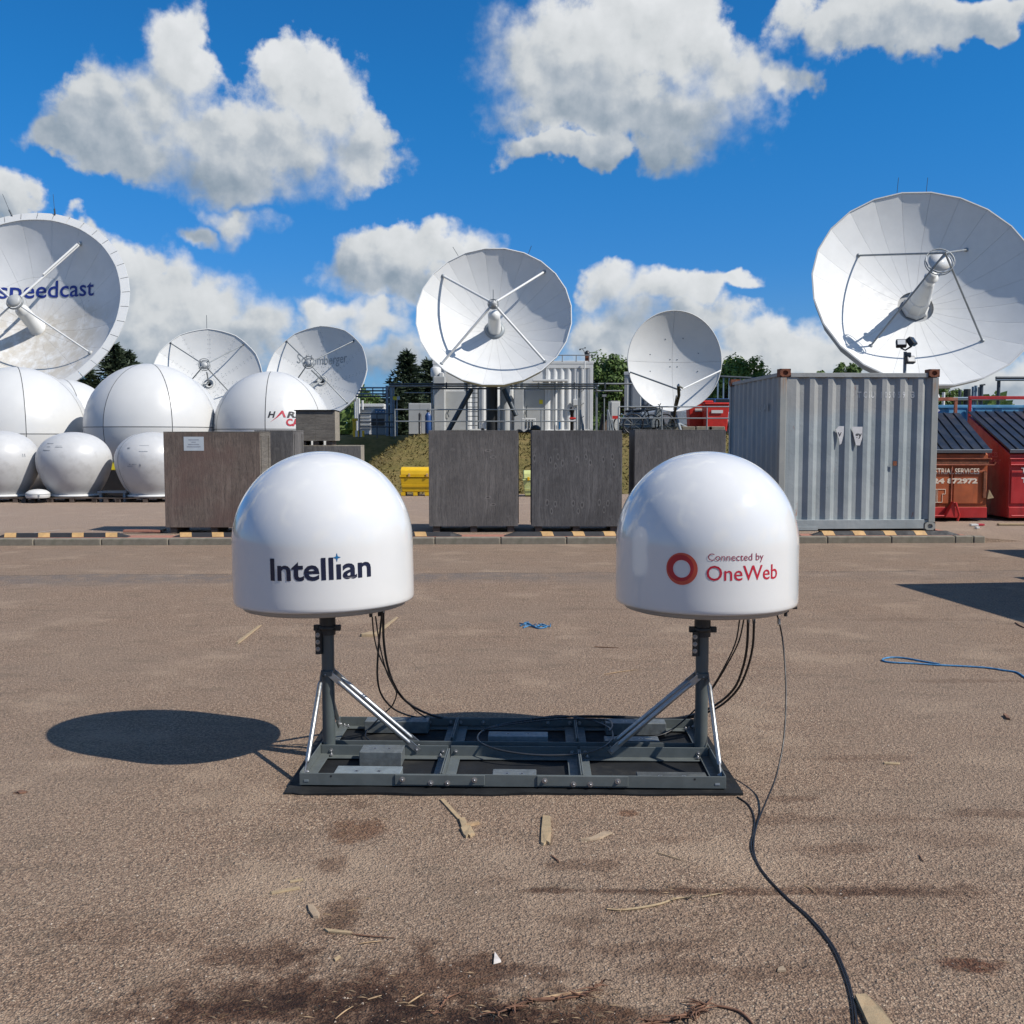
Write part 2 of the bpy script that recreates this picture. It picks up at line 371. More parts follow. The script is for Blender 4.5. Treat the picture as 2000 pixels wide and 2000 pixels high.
def ply(name, a, b, dark, vert=True, knots=None, reddish=None):
    """weathered plywood: stretched grain, blotches, optional rows of knots"""
    m, t, s = new_mat(name); co = t.new('ShaderNodeTexCoord').outputs['Object']
    a, b, dark = [tuple(c*f for c, f in zip(q, (.80, .79, .77))) for q in (a, b, dark)]
    st = (9, 9, .55) if vert else (.55, .55, 9)
    w = t.vm('ADD', co, t.vm('SCALE', t.vm('SUBTRACT', t.noise(co, 1.6, 3, out='Color'), (.5, .5, .5)), .10))
    g1 = t.noise(t.mapping(w, st), 5, 6, .65); g2 = t.noise(t.mapping(w, st), 22, 4, .7)
    bl = t.noise(co, 1.7, 5, .6); bl2 = t.noise(co, 7, 5, .6)
    col = t.mix(t.mr(g1, .35, .66), a, b)
    col = t.mix(t.math('MULTIPLY', t.mr(g2, .48, .68), .75), col, dark)
    g3 = t.noise(t.mapping(w, tuple(k*.5 for k in st)), 3.1, 5, .7); col = t.mix(t.math('MULTIPLY', t.mr(g3, .50, .70), .55), col, tuple(c*1.45 for c in a))
    col = t.mix(t.math('MULTIPLY', t.mr(bl, .42, .7), .55), col, tuple(c*.62 for c in b))
    if reddish: col = t.mix(t.math('MULTIPLY', t.mr(t.noise(co, 1.1, 4, .6), .42, .62), .65), col, reddish)
    col = t.mix(t.math('MULTIPLY', t.mr(bl2, .55, .75), .35), col, tuple(min(1, c*1.5) for c in a))
    for (kx_, kz_, krx, krz) in knots or []:
        q = t.vm('MULTIPLY', t.vm('SUBTRACT', w, (kx_, 0, kz_)), (1/krx, 0, 1/krz)); k = t.math('ADD', t.vm('LENGTH', q, out=1), t.math('MULTIPLY', t.math('SUBTRACT', bl2, .5), .9))
        col = t.mix(t.mr(t.math('ABSOLUTE', t.math('SUBTRACT', k, .85)), 0, .30, .5, 0), col, tuple(min(1, c*1.7) for c in a)); col = t.mix(t.mr(k, .15, .6, .8, 0), col, dark)
    t.put(s.inputs['Base Color'], t.mix(1.0, col, (AF, AF, AF), 'MULTIPLY')); s.inputs['Roughness'].default_value = .9; s.inputs['Specular IOR Level'].default_value = .25
    bp = t.new('ShaderNodeBump'); t.put(bp.inputs['Height'], t.math('ADD', g1, g2)); bp.inputs['Distance'].default_value = .003
    t.l.new(bp.outputs[0], s.inputs['Normal']); return m
M['plyred'] = ply('weathered_brown_plywood', (.27, .215, .18), (.185, .15, .13), (.05, .04, .035), reddish=(.165, .105, .088))
M['plygrey'] = ply('weathered_grey_plywood', (.215, .205, .20), (.15, .145, .145), (.06, .058, .06))
M['plygreyA'] = ply('stained_grey_plywood', (.215, .20, .19), (.155, .148, .145), (.065, .06, .06), knots=[(.88, 1.24, .055, .022), (.95, 1.13, .05, .022), (.88, .53, .055, .022), (.96, .42, .05, .02)])
M['plyknot'] = ply('knotty_dark_plywood', (.185, .18, .18), (.125, .122, .125), (.045, .044, .046), knots=[(x, z+.09, .022, .05) for x, z in ((.04,1.03),(.28,1.0),(.40,1.04),(.67,1.0),(.80,1.05),(1.06,1.0),(1.20,1.04),(.36,.91),(.46,.95),(.86,.95),(1.22,.92),(.24,.36),(.36,.34),(.62,.36),(.75,.34),(1.02,.36),(1.15,.35),(.30,.24),(.70,.24),(1.1,.25))])
M['plyside'] = ply('sunlit_side_plywood', (.42, .38, .31), (.34, .305, .25), (.14, .12, .10))  # lighter plywood for crate sides: the sunlight is put into the colour
M['plank'] = ply('grey_board', (.25, .23, .20), (.17, .155, .14), (.05, .045, .04), vert=False)
M['palletwood'] = ply('dirty_pallet_wood', (.20, .16, .13), (.12, .09, .08), (.03, .025, .02), vert=False)

def container_mat():
    m, t, s = new_mat('weathered_container_paint'); co = t.new('ShaderNodeTexCoord').outputs['Object']
    n = t.noise(co, 1.3, 6, .6); col = t.mix(t.mr(n, .35, .65), (.275, .315, .325), (.35, .385, .39))
    sep = t.new('ShaderNodeSeparateXYZ'); t.put(sep.inputs[0], co)
    warm = t.math('MULTIPLY', t.mr(t.math('ADD', sep.outputs[2], t.math('MULTIPLY', n, .8)), 2.05, 2.35), .40)
    col = t.mix(warm, col, (.32, .275, .23))
    st = t.noise(t.mapping(co, (14, 14, .5)), 1.5, 6, .65); col = t.mix(t.math('MULTIPLY', t.mr(st, .52, .75), .4), col, (.20, .22, .215))
    ru = t.noise(t.mapping(co, (3, 3, .9)), 1.9, 8, .7); col = t.mix(t.math('MULTIPLY', t.mr(ru, .635, .70), .85), col, (.28, .10, .045))
    fine = t.noise(co, 30, 4, .7); col = t.mix(t.math('MULTIPLY', t.mr(fine, .62, .75), .3), col, (.14, .12, .10))
    t.put(s.inputs['Base Color'], t.mix(1.0, col, (AF, AF, AF), 'MULTIPLY')); s.inputs['Roughness'].default_value = .6
    bp = t.new('ShaderNodeBump'); t.put(bp.inputs['Height'], t.noise(co, 4, 4, .6)); bp.inputs['Distance'].default_value = .01; t.l.new(bp.outputs[0], s.inputs['Normal'])
    return m
M['cont'] = container_mat()
def post_rust():
    m, t, s = new_mat('rust_streaked_post_paint'); co = t.new('ShaderNodeTexCoord').outputs['Object']
    sep = t.new('ShaderNodeSeparateXYZ'); t.put(sep.inputs[0], co)
    st = t.noise(t.mapping(co, (22, 22, 1.5)), 1.2, 5, .6)
    k = t.math('MULTIPLY', t.mr(sep.outputs[2], 1.95, 2.33), t.mr(st, .40, .62))
    col = t.mix(t.mr(t.noise(co, 2, 5), .35, .65), (.29, .30, .28), (.35, .355, .325)); col = t.mix(k, col, (.34, .17, .07))
    t.put(s.inputs['Base Color'], t.mix(1.0, col, (AF, AF, AF), 'MULTIPLY')); s.inputs['Roughness'].default_value = .6; return m
M['contpost'] = post_rust()

def tarmac():
    m, t, s = new_mat('chip_seal_tarmac'); co = t.new('ShaderNodeNewGeometry').outputs['Position']
    co2 = t.vm('ADD', co, t.vm('SCALE', t.vm('SUBTRACT', t.noise(co, 60, 2, out='Color'), (.5, .5, .5)), .006))
    v = t.new('ShaderNodeTexVoronoi'); t.put(v.inputs['Vector'], co2); v.inputs['Scale'].default_value = 135
    sc = t.new('ShaderNodeSeparateColor'); t.put(sc.inputs[0], v.outputs['Color'])
    stone = t.ramp(sc.outputs[0], [(0, (.20, .125, .088)), (.3, (.30, .192, .138)), (.6, (.385, .258, .188)), (.9, (.45, .315, .23)), (.985, (.54, .40, .30)), (1, (.66, .54, .42))])
    gap = t.mr(v.outputs['Distance'], .38, .72); col = t.mix(t.math('MULTIPLY', gap, .75), stone, (.115, .074, .054))
    # larger chippings here and there
    v2 = t.new('ShaderNodeTexVoronoi'); t.put(v2.inputs['Vector'], co2); v2.inputs['Scale'].default_value = 46
    s2 = t.new('ShaderNodeSeparateColor'); t.put(s2.inputs[0], v2.outputs['Color'])
    big = t.math('MULTIPLY', t.math('GREATER_THAN', s2.outputs[1], .72), t.mr(v2.outputs['Distance'], .30, .42, .5, 0))
    col = t.mix(big, col, t.ramp(s2.outputs[0], [(0, (.22, .14, .10)), (.7, (.38, .27, .20)), (1, (.50, .38, .29))]))
    # broad mottling
    a = t.noise(co, .55, 5, .6); col = t.mix(t.math('MULTIPLY', t.mr(a, .35, .65), .55), col, (.285, .205, .158))
    a2 = t.noise(t.mapping(co, (1, 2.5, 1)), 2.6, 5, .65); col = t.mix(t.math('MULTIPLY', t.mr(a2, .50, .70), .50), col, (.165, .118, .088))
    cv = t.noise(t.mapping(co, (1, 1.15, 1)), 58, 3, .65); col = t.mix(t.math('MULTIPLY', t.mr(cv, .49, .33), .72), col, (.105, .072, .052)); col = t.mix(t.math('MULTIPLY', t.mr(cv, .55, .70), .38), col, (.56, .41, .305))  # relief shade put into the colour: dark hollows, light high spots
    a3 = t.noise(t.vm('ADD', co, (9, 4, 0)), 1.4, 5, .62); col = t.mix(t.math('MULTIPLY', t.mr(a3, .52, .68), .35), col, (.46, .335, .25))
    sep = t.new('ShaderNodeSeparateXYZ'); t.put(sep.inputs[0], co); X, Y, Z = sep.outputs
    n1 = t.noise(co, 3.5, 7, .68); n2 = t.noise(t.vm('ADD', co, (3, 7, 1)), 11, 5, .65)
    wv = t.math('ADD', t.math('MULTIPLY', t.math('SUBTRACT', n1, .5), 3.0), t.math('MULTIPLY', t.math('SUBTRACT', n2, .5), 1.6))
    n3 = t.noise(t.vm('ADD', co, (1, 2, 5)), 24, 4, .7)
    def stain(px, py, rx, ry, amt, c, edge=.55):
        nonlocal col
        p = gr(px, py); q = t.vm('MULTIPLY', t.vm('SUBTRACT', co, tuple(p)), (1/rx, 1/ry, 0))
        f = t.math('SUBTRACT', 1.0, t.math('ADD', t.vm('LENGTH', q, out=1), wv))
        col = t.mix(t.math('MULTIPLY', t.math('MULTIPLY', t.mr(f, -.15, edge), t.mr(n3, .25, .55, .55, 1)), min(1, amt*1.05)), col, tuple(min(1, k*6.2) for k in c), 'MULTIPLY')
    damp = (.062, .045, .036)
    stain(800, 1930, .44, .22, .84, damp); stain(590, 1955, .36, .20, .70, damp); stain(700, 1990, .6, .12, .50, damp); stain(900, 1990, .34, .15, .7, damp); stain(500, 1860, .20, .09, .5, damp); stain(490, 1870, .14, .07, .35, damp)
    stain(430, 1990, .25, .07, .5, (.075, .048, .036))
    stain(705, 1622, .12, .13, .75, (.085, .06, .045)); stain(665, 1780, .08, .15, .65, damp); stain(1140, 1985, .30, .08, .92, damp); stain(700, 1570, .05, .06, .4, damp)
    stain(1230, 1588, .045, .04, .70, (.085, .055, .04)); stain(1900, 1885, .13, .05, .85, (.06, .032, .022)); stain(1540, 1600, .20, .07, .42, damp); stain(1150, 1690, .14, .05, .50, damp)
    stain(1430, 1742, .62, .035, .72, damp); stain(1180, 1740, .30, .025, .6, damp); stain(1780, 1600, .30, .06, .30, damp); stain(1880, 1640, .25, .10, .30, damp); stain(1330, 1890, .18, .05, .40, damp)
    stain(1650, 1980, .15, .06, .4, damp); stain(300, 1700, .5, .2, .12, (.40, .33, .28)); stain(1000, 1280, 1.2, .35, .18, (.42, .36, .30)); stain(40, 1548, .03, .02, .9, damp, .2)
    for sx0, sy0, rx0, ry0, am in ((1560,1560,.16,.05,.5),(1700,1480,.30,.05,.35),(1880,1330,.5,.06,.35),(1650,1660,.22,.06,.42),(1950,1590,.25,.06,.5),(1800,1740,.30,.05,.45),(1250,1850,.22,.05,.4),(1120,1800,.12,.05,.35),(1500,1900,.15,.05,.35),(1740,1850,.12,.04,.35),(650,1690,.06,.10,.55),(480,1960,.16,.07,.55),(1050,1900,.14,.06,.6),(1300,1640,.14,.04,.35),(950,1720,.10,.04,.22),(240,1820,.25,.08,.20),(160,1480,.4,.08,.16),(1760,1210,.8,.09,.25),(1200,1190,.9,.08,.2)): stain(sx0, sy0, rx0, ry0, am, damp)
    stain(1050, 1930, 1.5, .55, .38, (.115, .105, .098), 1.0); stain(1650, 1800, 1.3, .45, .32, (.115, .105, .098), 1.0); stain(200, 1900, 1.0, .45, .22, (.115, .105, .098), 1.0)
    # dark bluish tar band and fine seams in front of the kerb
    p = gr(200, 1125).y; wob = t.math('MULTIPLY', t.math('SUBTRACT', t.noise(co, .8, 4, .6), .5), .5)
    yy = t.math('ADD', t.math('SUBTRACT', Y, p), t.math('MULTIPLY', X, -.035)); yy = t.math('ADD', yy, wob)
    band = t.math('MULTIPLY', t.mr(yy, -.75, -.15), t.mr(yy, .22, .30, 1, 0)); band = t.math('MULTIPLY', band, t.mr(X, -1, 2.5, .55, .18))
    band = t.math('MULTIPLY', band, t.mr(t.noise(co, 6, 5, .7), .3, .6)); col = t.mix(band, col, (.12, .115, .125))
    seam = t.mr(t.math('ABSOLUTE', t.math('SUBTRACT', yy, .26)), 0, .035, .75, 0); seam = t.math('MULTIPLY', seam, t.mr(t.noise(co, 5, 4, .7), .38, .55)); col = t.mix(seam, col, (.06, .05, .048))
    yk = t.math('SUBTRACT', Y, 13.4); yk = t.math('ADD', yk, t.math('MULTIPLY', wob, .7)); sm2 = t.math('MULTIPLY', t.mr(t.math('ABSOLUTE', yk), 0, .03, .5, 0), t.mr(t.noise(co, 3, 5, .7), .5, .6)); col = t.mix(sm2, col, (.07, .06, .055))
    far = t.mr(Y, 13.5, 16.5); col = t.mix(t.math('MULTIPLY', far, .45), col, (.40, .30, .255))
    t.put(s.inputs['Base Color'], t.mix(1.0, col, (AF*1.04, AF*1.065, AF*.99), 'MULTIPLY')); s.inputs['Roughness'].default_value = .88; s.inputs['Specular IOR Level'].default_value = .3
    h = t.math('ADD', t.math('MULTIPLY', v.outputs['Distance'], -1.0), t.math('MULTIPLY', sc.outputs[1], .35)); h = t.math('ADD', h, t.math('MULTIPLY', v2.outputs['Distance'], -.8))
    h = t.math('ADD', h, t.math('MULTIPLY', cv, 2.2))
    bp = t.new('ShaderNodeBump'); t.put(bp.inputs['Height'], h); bp.inputs['Distance'].default_value = .0065; bp.inputs['Strength'].default_value = .9
    t.l.new(bp.outputs[0], s.inputs['Normal']); return m
M['tarmac'] = tarmac()
def grass_mat(name, a, b, c):
    m, t, s = new_mat(name); co = t.new('ShaderNodeNewGeometry').outputs['Position']
    col = t.mix(t.mr(t.noise(co, .9, 5, .6), .35, .65), a, b); col = t.mix(t.math('MULTIPLY', t.mr(t.noise(co, 5, 6, .7), .45, .7), .7), col, c)
    col = t.mix(t.math('MULTIPLY', t.mr(t.noise(t.mapping(co, (1, 1, 5)), 3.3, 5, .7), .5, .66), .45), col, (.045, .045, .014))
    t.put(s.inputs['Base Color'], t.mix(1.0, col, (AF, AF, AF), 'MULTIPLY')); s.inputs['Roughness'].default_value = .9; s.inputs['Specular IOR Level'].default_value = .15
    bp = t.new('ShaderNodeBump'); t.put(bp.inputs['Height'], t.noise(co, 14, 6, .75)); bp.inputs['Distance'].default_value = .018; t.l.new(bp.outputs[0], s.inputs['Normal'])
    return m
M['grass'] = grass_mat('dry_grass', (.155, .125, .040), (.21, .155, .060), (.105, .105, .030))
M['blades'] = grass_mat('grass_blades', (.17, .145, .050), (.24, .18, .075), (.115, .12, .035))
def leaf_mat(name, a, b, tr=.25):
    m, t, s = new_mat(name); co = t.new('ShaderNodeNewGeometry').outputs['Position']
    col = t.mix(t.mr(t.noise(co, 1.3, 4, .6), .35, .65), a, b); col = t.mix(t.mr(t.noise(co, 9, 2, .5), .45, .65), col, tuple(c*1.45 for c in b))
    t.put(s.inputs['Base Color'], t.mix(1.0, col, (AF, AF, AF), 'MULTIPLY')); s.inputs['Roughness'].default_value = .6; s.inputs['Specular IOR Level'].default_value = .3
    tl = t.new('ShaderNodeBsdfTranslucent'); t.put(tl.inputs[0], col); mx = t.new('ShaderNodeMixShader'); mx.inputs[0].default_value = tr
    t.l.new(s.outputs[0], mx.inputs[1]); t.l.new(tl.outputs[0], mx.inputs[2]); t.l.new(mx.outputs[0], [n for n in t.n if n.type == 'OUTPUT_MATERIAL'][0].inputs[0])
    return m
M['needle'] = leaf_mat('dark_needles', (.024, .042, .024), (.046, .066, .034), .1)
M['leaf'] = leaf_mat('green_leaves', (.11, .17, .034), (.18, .25, .05), .3)
M['leafdark'] = leaf_mat('dark_green_leaves', (.055, .10, .026), (.10, .155, .036), .25)
M['trunk'] = mat('bark', (.09, .065, .05), .9, var=.25, bump=.01, bscale=20)
# ================================================================== ground, kerb, bank
ka = gr(-50, 1066); kb = gr(1925, 1060.5); KS = (kb.y-ka.y)/(kb.x-ka.x); XE = kb.x
def kY(x): return ka.y + (x-ka.x)*KS
YARD = .085
g = MB(); xs = [-600, -60, -12, -6, 0, 4, XE-.05, XE+.6, 14, 60, 600]; rows = []
for x in xs:
    xc = max(-20, min(20, x)); up = 1 if x < XE else 0
    y0 = kY(xc)
    rows.append([(x, -60, 0), (x, -2, 0), (x, y0+.02, 0), (x, y0+.03+(0 if up else .1), YARD*.9 if up else .012), (x, y0+1.6, YARD), (x, 24, YARD), (x, 60, YARD), (x, 900, YARD)])
vs = [p for r in rows for p in r]; n = len(rows[0])
g.add(vs, [(i*n+j, (i+1)*n+j, (i+1)*n+j+1, i*n+j+1) for i in range(len(xs)-1) for j in range(n-1)])
struct(g.build('ground', M['tarmac'], fix=False))
KA = math.atan(KS)
kerb = thing('kerb', None, None, (0, kY(0), 0), KA, local=True); kerb['kind'] = 'structure'
kx = [gr(p, 1061).x for p in (1615, 1741, 1867, 1903.5, 1927)]
joints = [kx[0]-.93*i for i in range(20, 0, -1)] + kx
first = {}
for a, b in zip(joints[:-1], joints[1:]):
    w = round(b-a, 3)
    if w not in first:
        mb = MB(); mb.box(.004, w-.004, 0, .125, -.03, .098); first[w] = mb.build('kerb_stone', M['concrete'], kerb, bevel=.012); o = first[w]
    else: o = first[w].copy(); COL.objects.link(o)
    o.location = (a/math.cos(KA), random.uniform(-.002, .003), random.uniform(-.003, .002)); o.rotation_euler = (0, 0, random.uniform(-.002, .002))
g = MB()
for a, b in ((-16, kx[-2]), ):
    g.add([(a, kY(a)+.127, .0925), (b, kY(b)+.127, .0925), (b-.05, kY(b)+.50, .0925), (a, kY(a)+.50, .0925)], [(0, 1, 2, 3)])
g.add([(kx[-2]-.05, kY(kx[-2])+.30, .0925), (kx[-2]-.05, kY(kx[-2])+.52, .0925), (gr(1819, 1031, .09).x, gr(1819, 1031, .09).y+.12, .0925), (gr(1819, 1034, .09).x, gr(1819, 1034, .09).y-.14, .0925)], [(0, 1, 2, 3)])
struct(g.build('paving_strip', M['brick'], fix=False))
# painted faint line on the yard at the left
g = MB(); p, q = gr(60, 1042, YARD), gr(116, 1035, YARD); g.add([p+Vector((0, -.02, .004)), q+Vector((0, -.02, .004)), q+Vector((0, .03, .004)), p+Vector((0, .03, .004))], [(0, 1, 2, 3)]); struct(g.build('painted_line', M['whitepaint'], fix=False))

# bank and upper terrace: one height field
TZ = 1.60
def bank_z(x, y):
    xe = -4.2
    def sm(t): t = max(0, min(1, t)); return t*t*(3-2*t)
    toe = 25.6; top = 33.5
    f = sm((y-toe)/(top-toe))**.85
    side = sm((x-xe+1.6-(y-30)*.10)/2.6)     # rounded left shoulder
    back = sm((y-34.5)/2.5)
    h = max(f*side, back)
    bump = .05*math.sin(x*1.7+y*.6)*math.sin(y*1.1) * (1 if h > .02 else 0)
    return YARD + (TZ-YARD)*h + bump*(1-abs(2*h-1))
bx = np.concatenate([np.linspace(-60, -8, 10), np.linspace(-7.6, -1, 34), np.linspace(-.6, 14, 30), np.linspace(16, 60, 8)]); by = np.concatenate([np.linspace(25.5, 37.5, 40), [38.5, 40, 60, 120]])
g = MB(); g.add([(x, y, bank_z(x, y)-(.05 if y < 25.6 else 0)) for x in bx for y in by], [(i*len(by)+j, (i+1)*len(by)+j, (i+1)*len(by)+j+1, i*len(by)+j+1) for i in range(len(bx)-1) for j in range(len(by)-1)], True)
struct(g.build('grass_bank', M['grass'], fix=False))
g = MB(); vs = []; fs = []
for i in range(15000):
    x = random.uniform(-8, 9); y = random.uniform(25.7, 35.2); z = bank_z(x, y)
    if x < -5.5 and y < 33: continue
    hgt = random.uniform(.03, .09); a = random.uniform(0, PI); w = random.uniform(.012, .035); lx, ly = random.uniform(-.12, .12), random.uniform(-.12, .05)
    k = len(vs); vs += [(x-w*math.cos(a), y-w*math.sin(a), z-.01), (x+w*math.cos(a), y+w*math.sin(a), z-.01), (x+lx, y+ly, z+hgt)]; fs.append((k, k+1, k+2))
g.add(vs, fs); tag(g.build('grass', M['blades'], fix=False), 'short dry yellowing grass covering the bank below the railings', 'grass', kind='stuff')
# paved terrace surface
g = MB(); g.add([(-60, 38.4, TZ+.03), (60, 38.4, TZ+.03), (60, 119, TZ+.03), (-60, 119, TZ+.03)], [(0, 1, 2, 3)]); struct(g.build('terrace_paving', mat('terrace_paving', (.30, .28, .25), .9, var=.1), fix=False))

# ================================================================== rubber wheel stops on the kerb top
def wheel_stop(x0, x1, nb, first_x, pitch, label):
    L = x1-x0; t = thing('wheel_stop', label, 'wheel stop', (x0, kY(x0)+.20, .0945), KA, 'black and yellow wheel stops along the kerb', local=True)
    prof = [(0, 0), (.05, .055), (.12, .055), (.17, 0)]
    mb = MB(); e = .16
    secs = [(0, .06), (e, 1), (L-e, 1), (L, .06)]; vs = [(x, y, z*k) for x, k in secs for y, z in prof]
    fs = [(i*4+j, (i+1)*4+j, (i+1)*4+j+1, i*4+j+1) for i in range(3) for j in range(3)] + [(0, 1, 2, 3), (12, 15, 14, 13), (0, 4, 7, 3), (4, 8, 11, 7), (8, 12, 15, 11)]
    mb.add(vs, fs); mb.build('body', M['bumpblack'], t)
    for i in range(nb):
        a = first_x - x0 + i*pitch; w = .165; s = .055; d = .003
        if a < .1 or a+w+s > L-.02: continue
        mb = MB(); pts = []
        for k, (y, z) in enumerate(prof):
            sh = -s*(k/3)+s*.2; yy = y-d if k == 0 else y+d if k == 3 else y; pts += [(a+sh, yy, z+d), (a+w+sh, yy, z+d)]
        mb.add(pts, [(0, 1, 3, 2), (2, 3, 5, 4), (4, 5, 7, 6)]); mb.build('yellow_band', M['bumpyellow'], t, fix=False)
def sx(px): return at(px, 1050, kY(0)+.2).x
wheel_stop(sx(2), sx(256), 4, sx(20), .472, 'black and yellow wheel stop on the kerb, nearest the left edge of the photo')
wheel_stop(sx(342), sx(590), 4, sx(356), .452, 'black and yellow wheel stop under the brown crate with the paper notice')
wheel_stop(sx(668), sx(902), 4, sx(688), .448, 'black and yellow wheel stop under the stained grey crate')
wheel_stop(sx(985), sx(1240), 4, sx(997), .448, 'black and yellow wheel stop under the knotty dark crate')
wheel_stop(sx(1330), sx(1570), 4, sx(1350), .452, 'black and yellow wheel stop behind the right white dome')
wheel_stop(sx(1592), sx(1886), 4, sx(1613), .448, 'black and yellow wheel stop under the front of the grey shipping container')

# ================================================================== shipping container (left front corner at x 1516 px)
p0 = gr(1517, 1042, .09); W, L, H = 2.438, 2.991, 2.438
CR = R(2.6)
p0 = at(1518.5, 1042, p0.y+.46)
ct = thing('shipping_container', 'grey ten foot shipping container with rusty corner castings and torn stickers', 'shipping container', (p0.x, p0.y, .092), CR, local=True)
def corr(a, b, period=.278, depth=.036, phase=0.0):
    """(s, d) outline of a corrugated sheet from a to b; d is how far it sits in"""
    pts = [(a, 0)]; s = a+phase
    while s < b-.02:
        for ds, d in ((.0, 0), (.068, depth), (.140, depth), (.208, 0)):
            if a < s+ds < b: pts.append((s+ds, d))
        s += period
    pts.append((b, 0)); return pts
def corr_panel(name, pts, z0, z1, fn, m, parent, th=.006):
    mb = MB(); n = len(pts); vs = []
    for z in (z0, z1): vs += [fn(s, d, z) for s, d in pts]
    fs = [(i, i+1, n+i+1, n+i) for i in range(n-1)]
    mb.add(vs, fs); vs2 = [fn(s, d+th, z) for z in (z0, z1) for s, d in pts]; mb.add(vs2, [tuple(reversed(f)) for f in fs])
    return mb.build(name, m, parent, fix=False)
for x in (0, W-.10):
    for y in (0, L-.10):
        mb = MB(); mb.box(x, x+.10, y, y+.10, .118, H-.118); mb.build('corner_post', M['contpost'] if y == 0 else M['cont'], ct, bevel=.006)
def casting(x, y, z):
    mb = MB(); w, d, h = .162, .162, .118; x0 = x-w if x > 1 else x; y0 = y-d if y > 1 else y
    bm_x, bm_z = .042, .030; cx, cz = x0+w/2, z+h/2   # block built round an oval hole in its outer face
    yo = y0 if y < 1 else y0+d; yi = yo+(.03 if y < 1 else -.03)
    n = 12; ring = [(cx+bm_x*math.cos(2*PI*k/n), cz+bm_z*math.sin(2*PI*k/n)*1.2) for k in range(n)]
    sq = []
    for k in range(n):
        c, s = math.cos(2*PI*k/n), math.sin(2*PI*k/n); f = 1/max(abs(c), abs(s)); sq.append((cx+c*f*w/2, cz+s*f*h/2))
    vs = [(a, yo, b) for a, b in sq] + [(a, yo, b) for a, b in ring] + [(a, yi, b) for a, b in ring]
    mb.add(vs, [(k, (k+1) % n, n+(k+1) % n, n+k) for k in range(n)] + [(n+k, n+(k+1) % n, 2*n+(k+1) % n, 2*n+k) for k in range(n)] + [tuple(range(2*n, 3*n))])
    ya, yb = (y0+.0305, y0+d) if y < 1 else (y0, y0+d-.0305); mb.box(x0, x0+w, min(ya, yb), max(ya, yb), z, z+h)
    e = .0305
    if y < 1: mb.add([(x0, y0, z), (x0+w, y0, z), (x0+w, y0+e, z), (x0, y0+e, z), (x0, y0, z+h), (x0+w, y0, z+h), (x0+w, y0+e, z+h), (x0, y0+e, z+h)], [(0, 1, 2, 3), (4, 5, 6, 7), (0, 3, 7, 4), (1, 2, 6, 5)])
    mb.build('corner_casting', M['rust'] if z > 1 else M['contpost'], ct, fix=False)
for x in (-.006, W+.006):
    for y in (-.006, L+.006):
        for z in (0, H-.112): casting(x, y, z)
mb = MB(); mb.box(.162, W-.162, .012, .07, H-.118, H-.052); mb.build('top_rail', M['cont'], ct, bevel=.004)
mb = MB(); mb.box(.162, W-.162, .004, .06, .02, .16); mb.build('bottom_rail', M['cont'], ct, bevel=.004)
mb = MB(); mb.box(.162, W-.162, L-.07, L-.012, H-.118, H-.052); mb.build('top_rail', M['cont'], ct)
for x in (.008, W-.065):
    mb = MB(); mb.box(x, x+.057, .165, L-.165, H-.10, H-.045); mb.build('side_rail', M['cont'], ct, bevel=.004)
    mb = MB(); mb.box(x, x+.057, .165, L-.165, .03, .15); mb.build('side_rail', M['cont'], ct, bevel=.004)
cz0, cz1 = .16, H-.118
PT = corr(.10, W-.10, phase=.155)
corr_panel('end_panel', PT, cz0, cz1, lambda s, d, z: (s, .026+d, z), M['cont'], ct)
SP = corr(.10, L-.10, phase=.10, depth=.030)
corr_panel('side_panel', SP, .15, H-.10, lambda s, d, z: (.020+d, s, z), M['cont'], ct)
corr_panel('side_panel', SP, .15, H-.10, lambda s, d, z: (W-.020-d, s, z), M['cont'], ct)
corr_panel('end_panel', PT, cz0, cz1, lambda s, d, z: (s, L-.026-d, z), M['cont'], ct)
mb = MB(); mb.box(.02, W-.02, .03, L-.03, H-.075, H-.058); mb.build('roof', M['cont'], ct)
mb = MB(); mb.box(.02, W-.02, .03, L-.03, .10, .15); mb.build('floor', M['cont'], ct)
def end_depth(s):
    for (a, d0), (b, d1) in zip(PT[:-1], PT[1:]):
        if a <= s <= b: return d0 + (d1-d0)*(s-a)/max(1e-6, b-a)
    return 0
def on_end(x0, z0): return lambda u, v: (x0+u, .026+end_depth(x0+u)-.0025, z0+v)
contfade = mat('faded_white_lettering', (.62, .62, .60), .7, var=.2, scale=20, dirt=(.40, .41, .41), damt=.9, dscale=9)
for txt, a, b in (('T C I U', 1.21, 1.47), ('1 0 5 0 5 9', 1.56, 1.93), ('3', 2.04, 2.09)):
    text_on('lettering', txt, on_end(a, 2.015), b-a, .088, contfade, ct, bold=.012)
side_l = mat('side_faded_lettering', (.30, .33, .33), .7, var=.3, scale=20)
text_on('lettering', 'C A I', lambda u, v: (.020-.003, 1.15-u, 1.83+v), .5, .11, side_l, ct, bold=.01)
# torn stickers with the remains of print
def sticker(x0, z0, poly, word, wx, wz, wh):
    mb = MB(); n = len(poly); xs_ = [p[0] for p in poly]
    # fan with points following the corrugation
    vs = [(x0+u, .0215, z0+v) for u, v in poly]
    mb.add(vs, [tuple(range(n))]); s = mb.build('sticker', M['whitepaint'], ct, fix=False)
    text_on('print', word, lambda u, v: (x0+wx+u, .0200, z0+wz+v), None, wh, M['ink'], s, bold=.02)
sticker(.87, 1.30, [(.00, .235), (.05, .285), (.13, .285), (.125, .15), (.095, .02), (.065, 0), (.055, .09)], 'V', .035, .13, .06)
sticker(1.12, 1.29, [(.00, .285), (.165, .285), (.165, .12), (.13, .0), (.07, .005), (.04, .11)], 'gy', .055, .13, .075)
